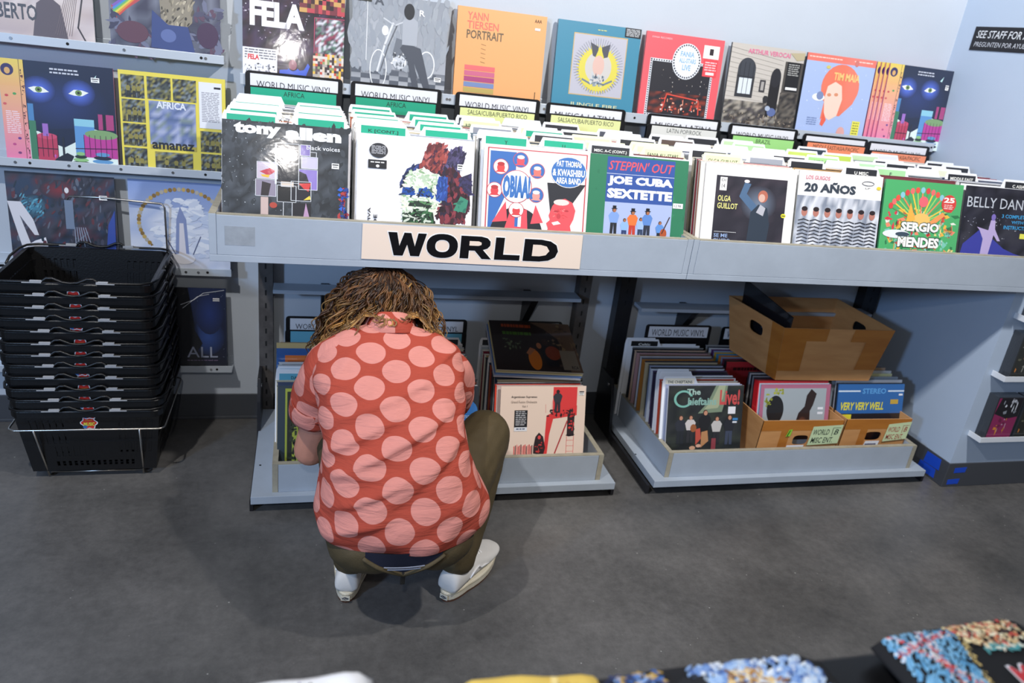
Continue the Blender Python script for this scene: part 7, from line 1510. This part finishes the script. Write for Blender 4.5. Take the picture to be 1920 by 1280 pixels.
# hair: a soft cap plus many curled locks
def hair_mat():
    m, nt, b = newmat('curly_brown_hair')
    at = N(nt, 'ShaderNodeAttribute', attribute_name='Col'); nt.links.new(at.outputs['Color'], b.inputs['Base Color'])
    b.inputs['Roughness'].default_value = 0.42; b.inputs['Specular IOR Level'].default_value = 0.45
    return m
M_hair = hair_mat()
hr = random.Random(5)
m = MB()
hc = Vector(HC)
ZTOP = 0.868
def clampz(p):
    if p.z > ZTOP - 0.002: p.z = ZTOP - 0.002 - 0.001 * hr.random()
    return p
ellv = []
R_ = Euler((math.radians(-25), 0, 0)).to_matrix()
rings = []
for i in range(21):
    th = -math.pi / 2 + math.pi * i / 20; ring = []
    for q in range(32):
        a = 2 * math.pi * q / 32; d_ = Vector((math.cos(th) * math.cos(a), math.cos(th) * math.sin(a), math.sin(th)))
        p = hc + Vector((0, -0.010, 0.008)) + R_ @ Vector((d_.x * 0.094, d_.y * 0.108, d_.z * 0.108)) * (1 + 0.03 * math.sin(9 * a + 5 * th))
        if d_.y > 0.35 and p.z < hc.z + 0.03: p = hc + (p - hc) * 0.80
        clampz(p); ring.append(L_(p))
    rings.append(ring)
m.loft(rings, col=H('#2a1a12'))
BR = ['#2c1a10', '#3a2416', '#4c301c', '#5c3c22', '#28180c', '#6b4628']
GO = ['#b8843f', '#cc9a55', '#dcb070', '#9c6c36']
def mixc(a, b, f): return tuple(a[i] * (1 - f) + b[i] * f for i in range(4))
for k in range(560):
    th = math.acos(hr.uniform(-0.35, 1.0)) if k % 4 else math.acos(hr.uniform(0.75, 1.0)); a = hr.uniform(0, 2 * math.pi)
    d_ = Vector((math.sin(th) * math.cos(a), math.sin(th) * math.sin(a), math.cos(th)))
    if d_.y > 0.45 and d_.z < 0.55: continue
    root = hc + Vector((0, -0.008, 0.008)) + Vector((d_.x * 0.090, d_.y * 0.104, d_.z * 0.100))
    clampz(root)
    side = d_.x
    stray = hr.random() < 0.18
    ln = hr.uniform(0.12, 0.19) * (1.0 + 0.25 * abs(side)) * (0.75 if abs(side) < 0.35 and d_.z < 0.3 else 1.0)
    out = Vector((d_.x, d_.y * 0.7 - 0.12, 0)); out = out.normalized() if out.length > 0.01 else Vector((0, -1, 0))
    n_ = 30; ph = hr.uniform(0, 6.28); turns = hr.uniform(1.6, 3.4); cr = hr.uniform(0.006, 0.013); P = []; p = root.copy()
    r0 = hr.uniform(0.0020, 0.0034)
    step = ln / n_; vel = (Vector((d_.x, d_.y, d_.z * 0.4)) * 0.8 + out * 0.4).normalized()
    basep = []
    for i in range(n_ + 1):
        f = i / n_; basep.append(p.copy())
        target = (out * max(0.0, (0.85 if stray else 0.45) - 1.1 * f) + Vector((0.12 * side, -0.05, -1.0))).normalized()
        vel = (vel * 0.80 + target * 0.20).normalized(); p = p + vel * step
        q = p - (hc + Vector((0, -0.008, 0.004))); e = Vector((q.x / 0.099, q.y / 0.112, q.z / 0.108))   # stay outside the skull
        if e.length < 1.0: p = hc + Vector((0, -0.008, 0.004)) + Vector((e.x * 0.099, e.y * 0.112, e.z * 0.108)) / e.length
    cb = H(hr.choice(BR)); gl0 = hr.random()
    for st_ in range(3):
        P = []; cr2 = cr * hr.uniform(0.6, 1.3); ph2 = ph + hr.uniform(-0.7, 0.7); offv = Vector((hr.uniform(-1, 1), hr.uniform(-1, 0.5), hr.uniform(-0.4, 0.4))) * 0.006; tr2 = turns * hr.uniform(0.85, 1.15)
        for i, bp_ in enumerate(basep):
            f = i / n_; dd = (basep[min(i + 1, n_)] - basep[max(i - 1, 0)]); dd = dd.normalized() if dd.length > 1e-6 else Vector((0, 0, -1))
            u = dd.cross(Vector((0.3, 1, 0.1))).normalized(); v = dd.cross(u); am = cr2 * min(1, f * 2.5)
            q = bp_ + offv * (0.3 + f) + u * math.cos(ph2 + tr2 * 6.28 * f) * am + v * math.sin(ph2 + tr2 * 6.28 * f) * am
            q = clampz(q)
            zs = 0.776 - 0.95 * max(0, abs(q.x - 0.22) - 0.07) + min(0, (q.y - 1.86)) * 0.5
            if q.z < zs and q.y < 1.97: q.z = zs + 0.004 * hr.random()
            P.append(L_(q))
        cg = H(hr.choice(GO)); gl = min(1.0, gl0 * hr.uniform(0.3, 1.3)); r1 = r0 * hr.uniform(0.45, 0.8)
        cols = [mixc(cb, cg, min(1, max(0, (i / n_ - 0.30) * 2.2) * gl)) for i in range(n_ + 1)]
        rad = [r1 * (0.9 + 0.25 * math.sin(3.1 * i / n_)) * (1 - 0.75 * max(0, i / n_ - 0.75) / 0.25) for i in range(n_ + 1)]
        m.tube(P, rad, n=5, cols=cols)
m.build('hair', M_hair, PT, smooth=True)
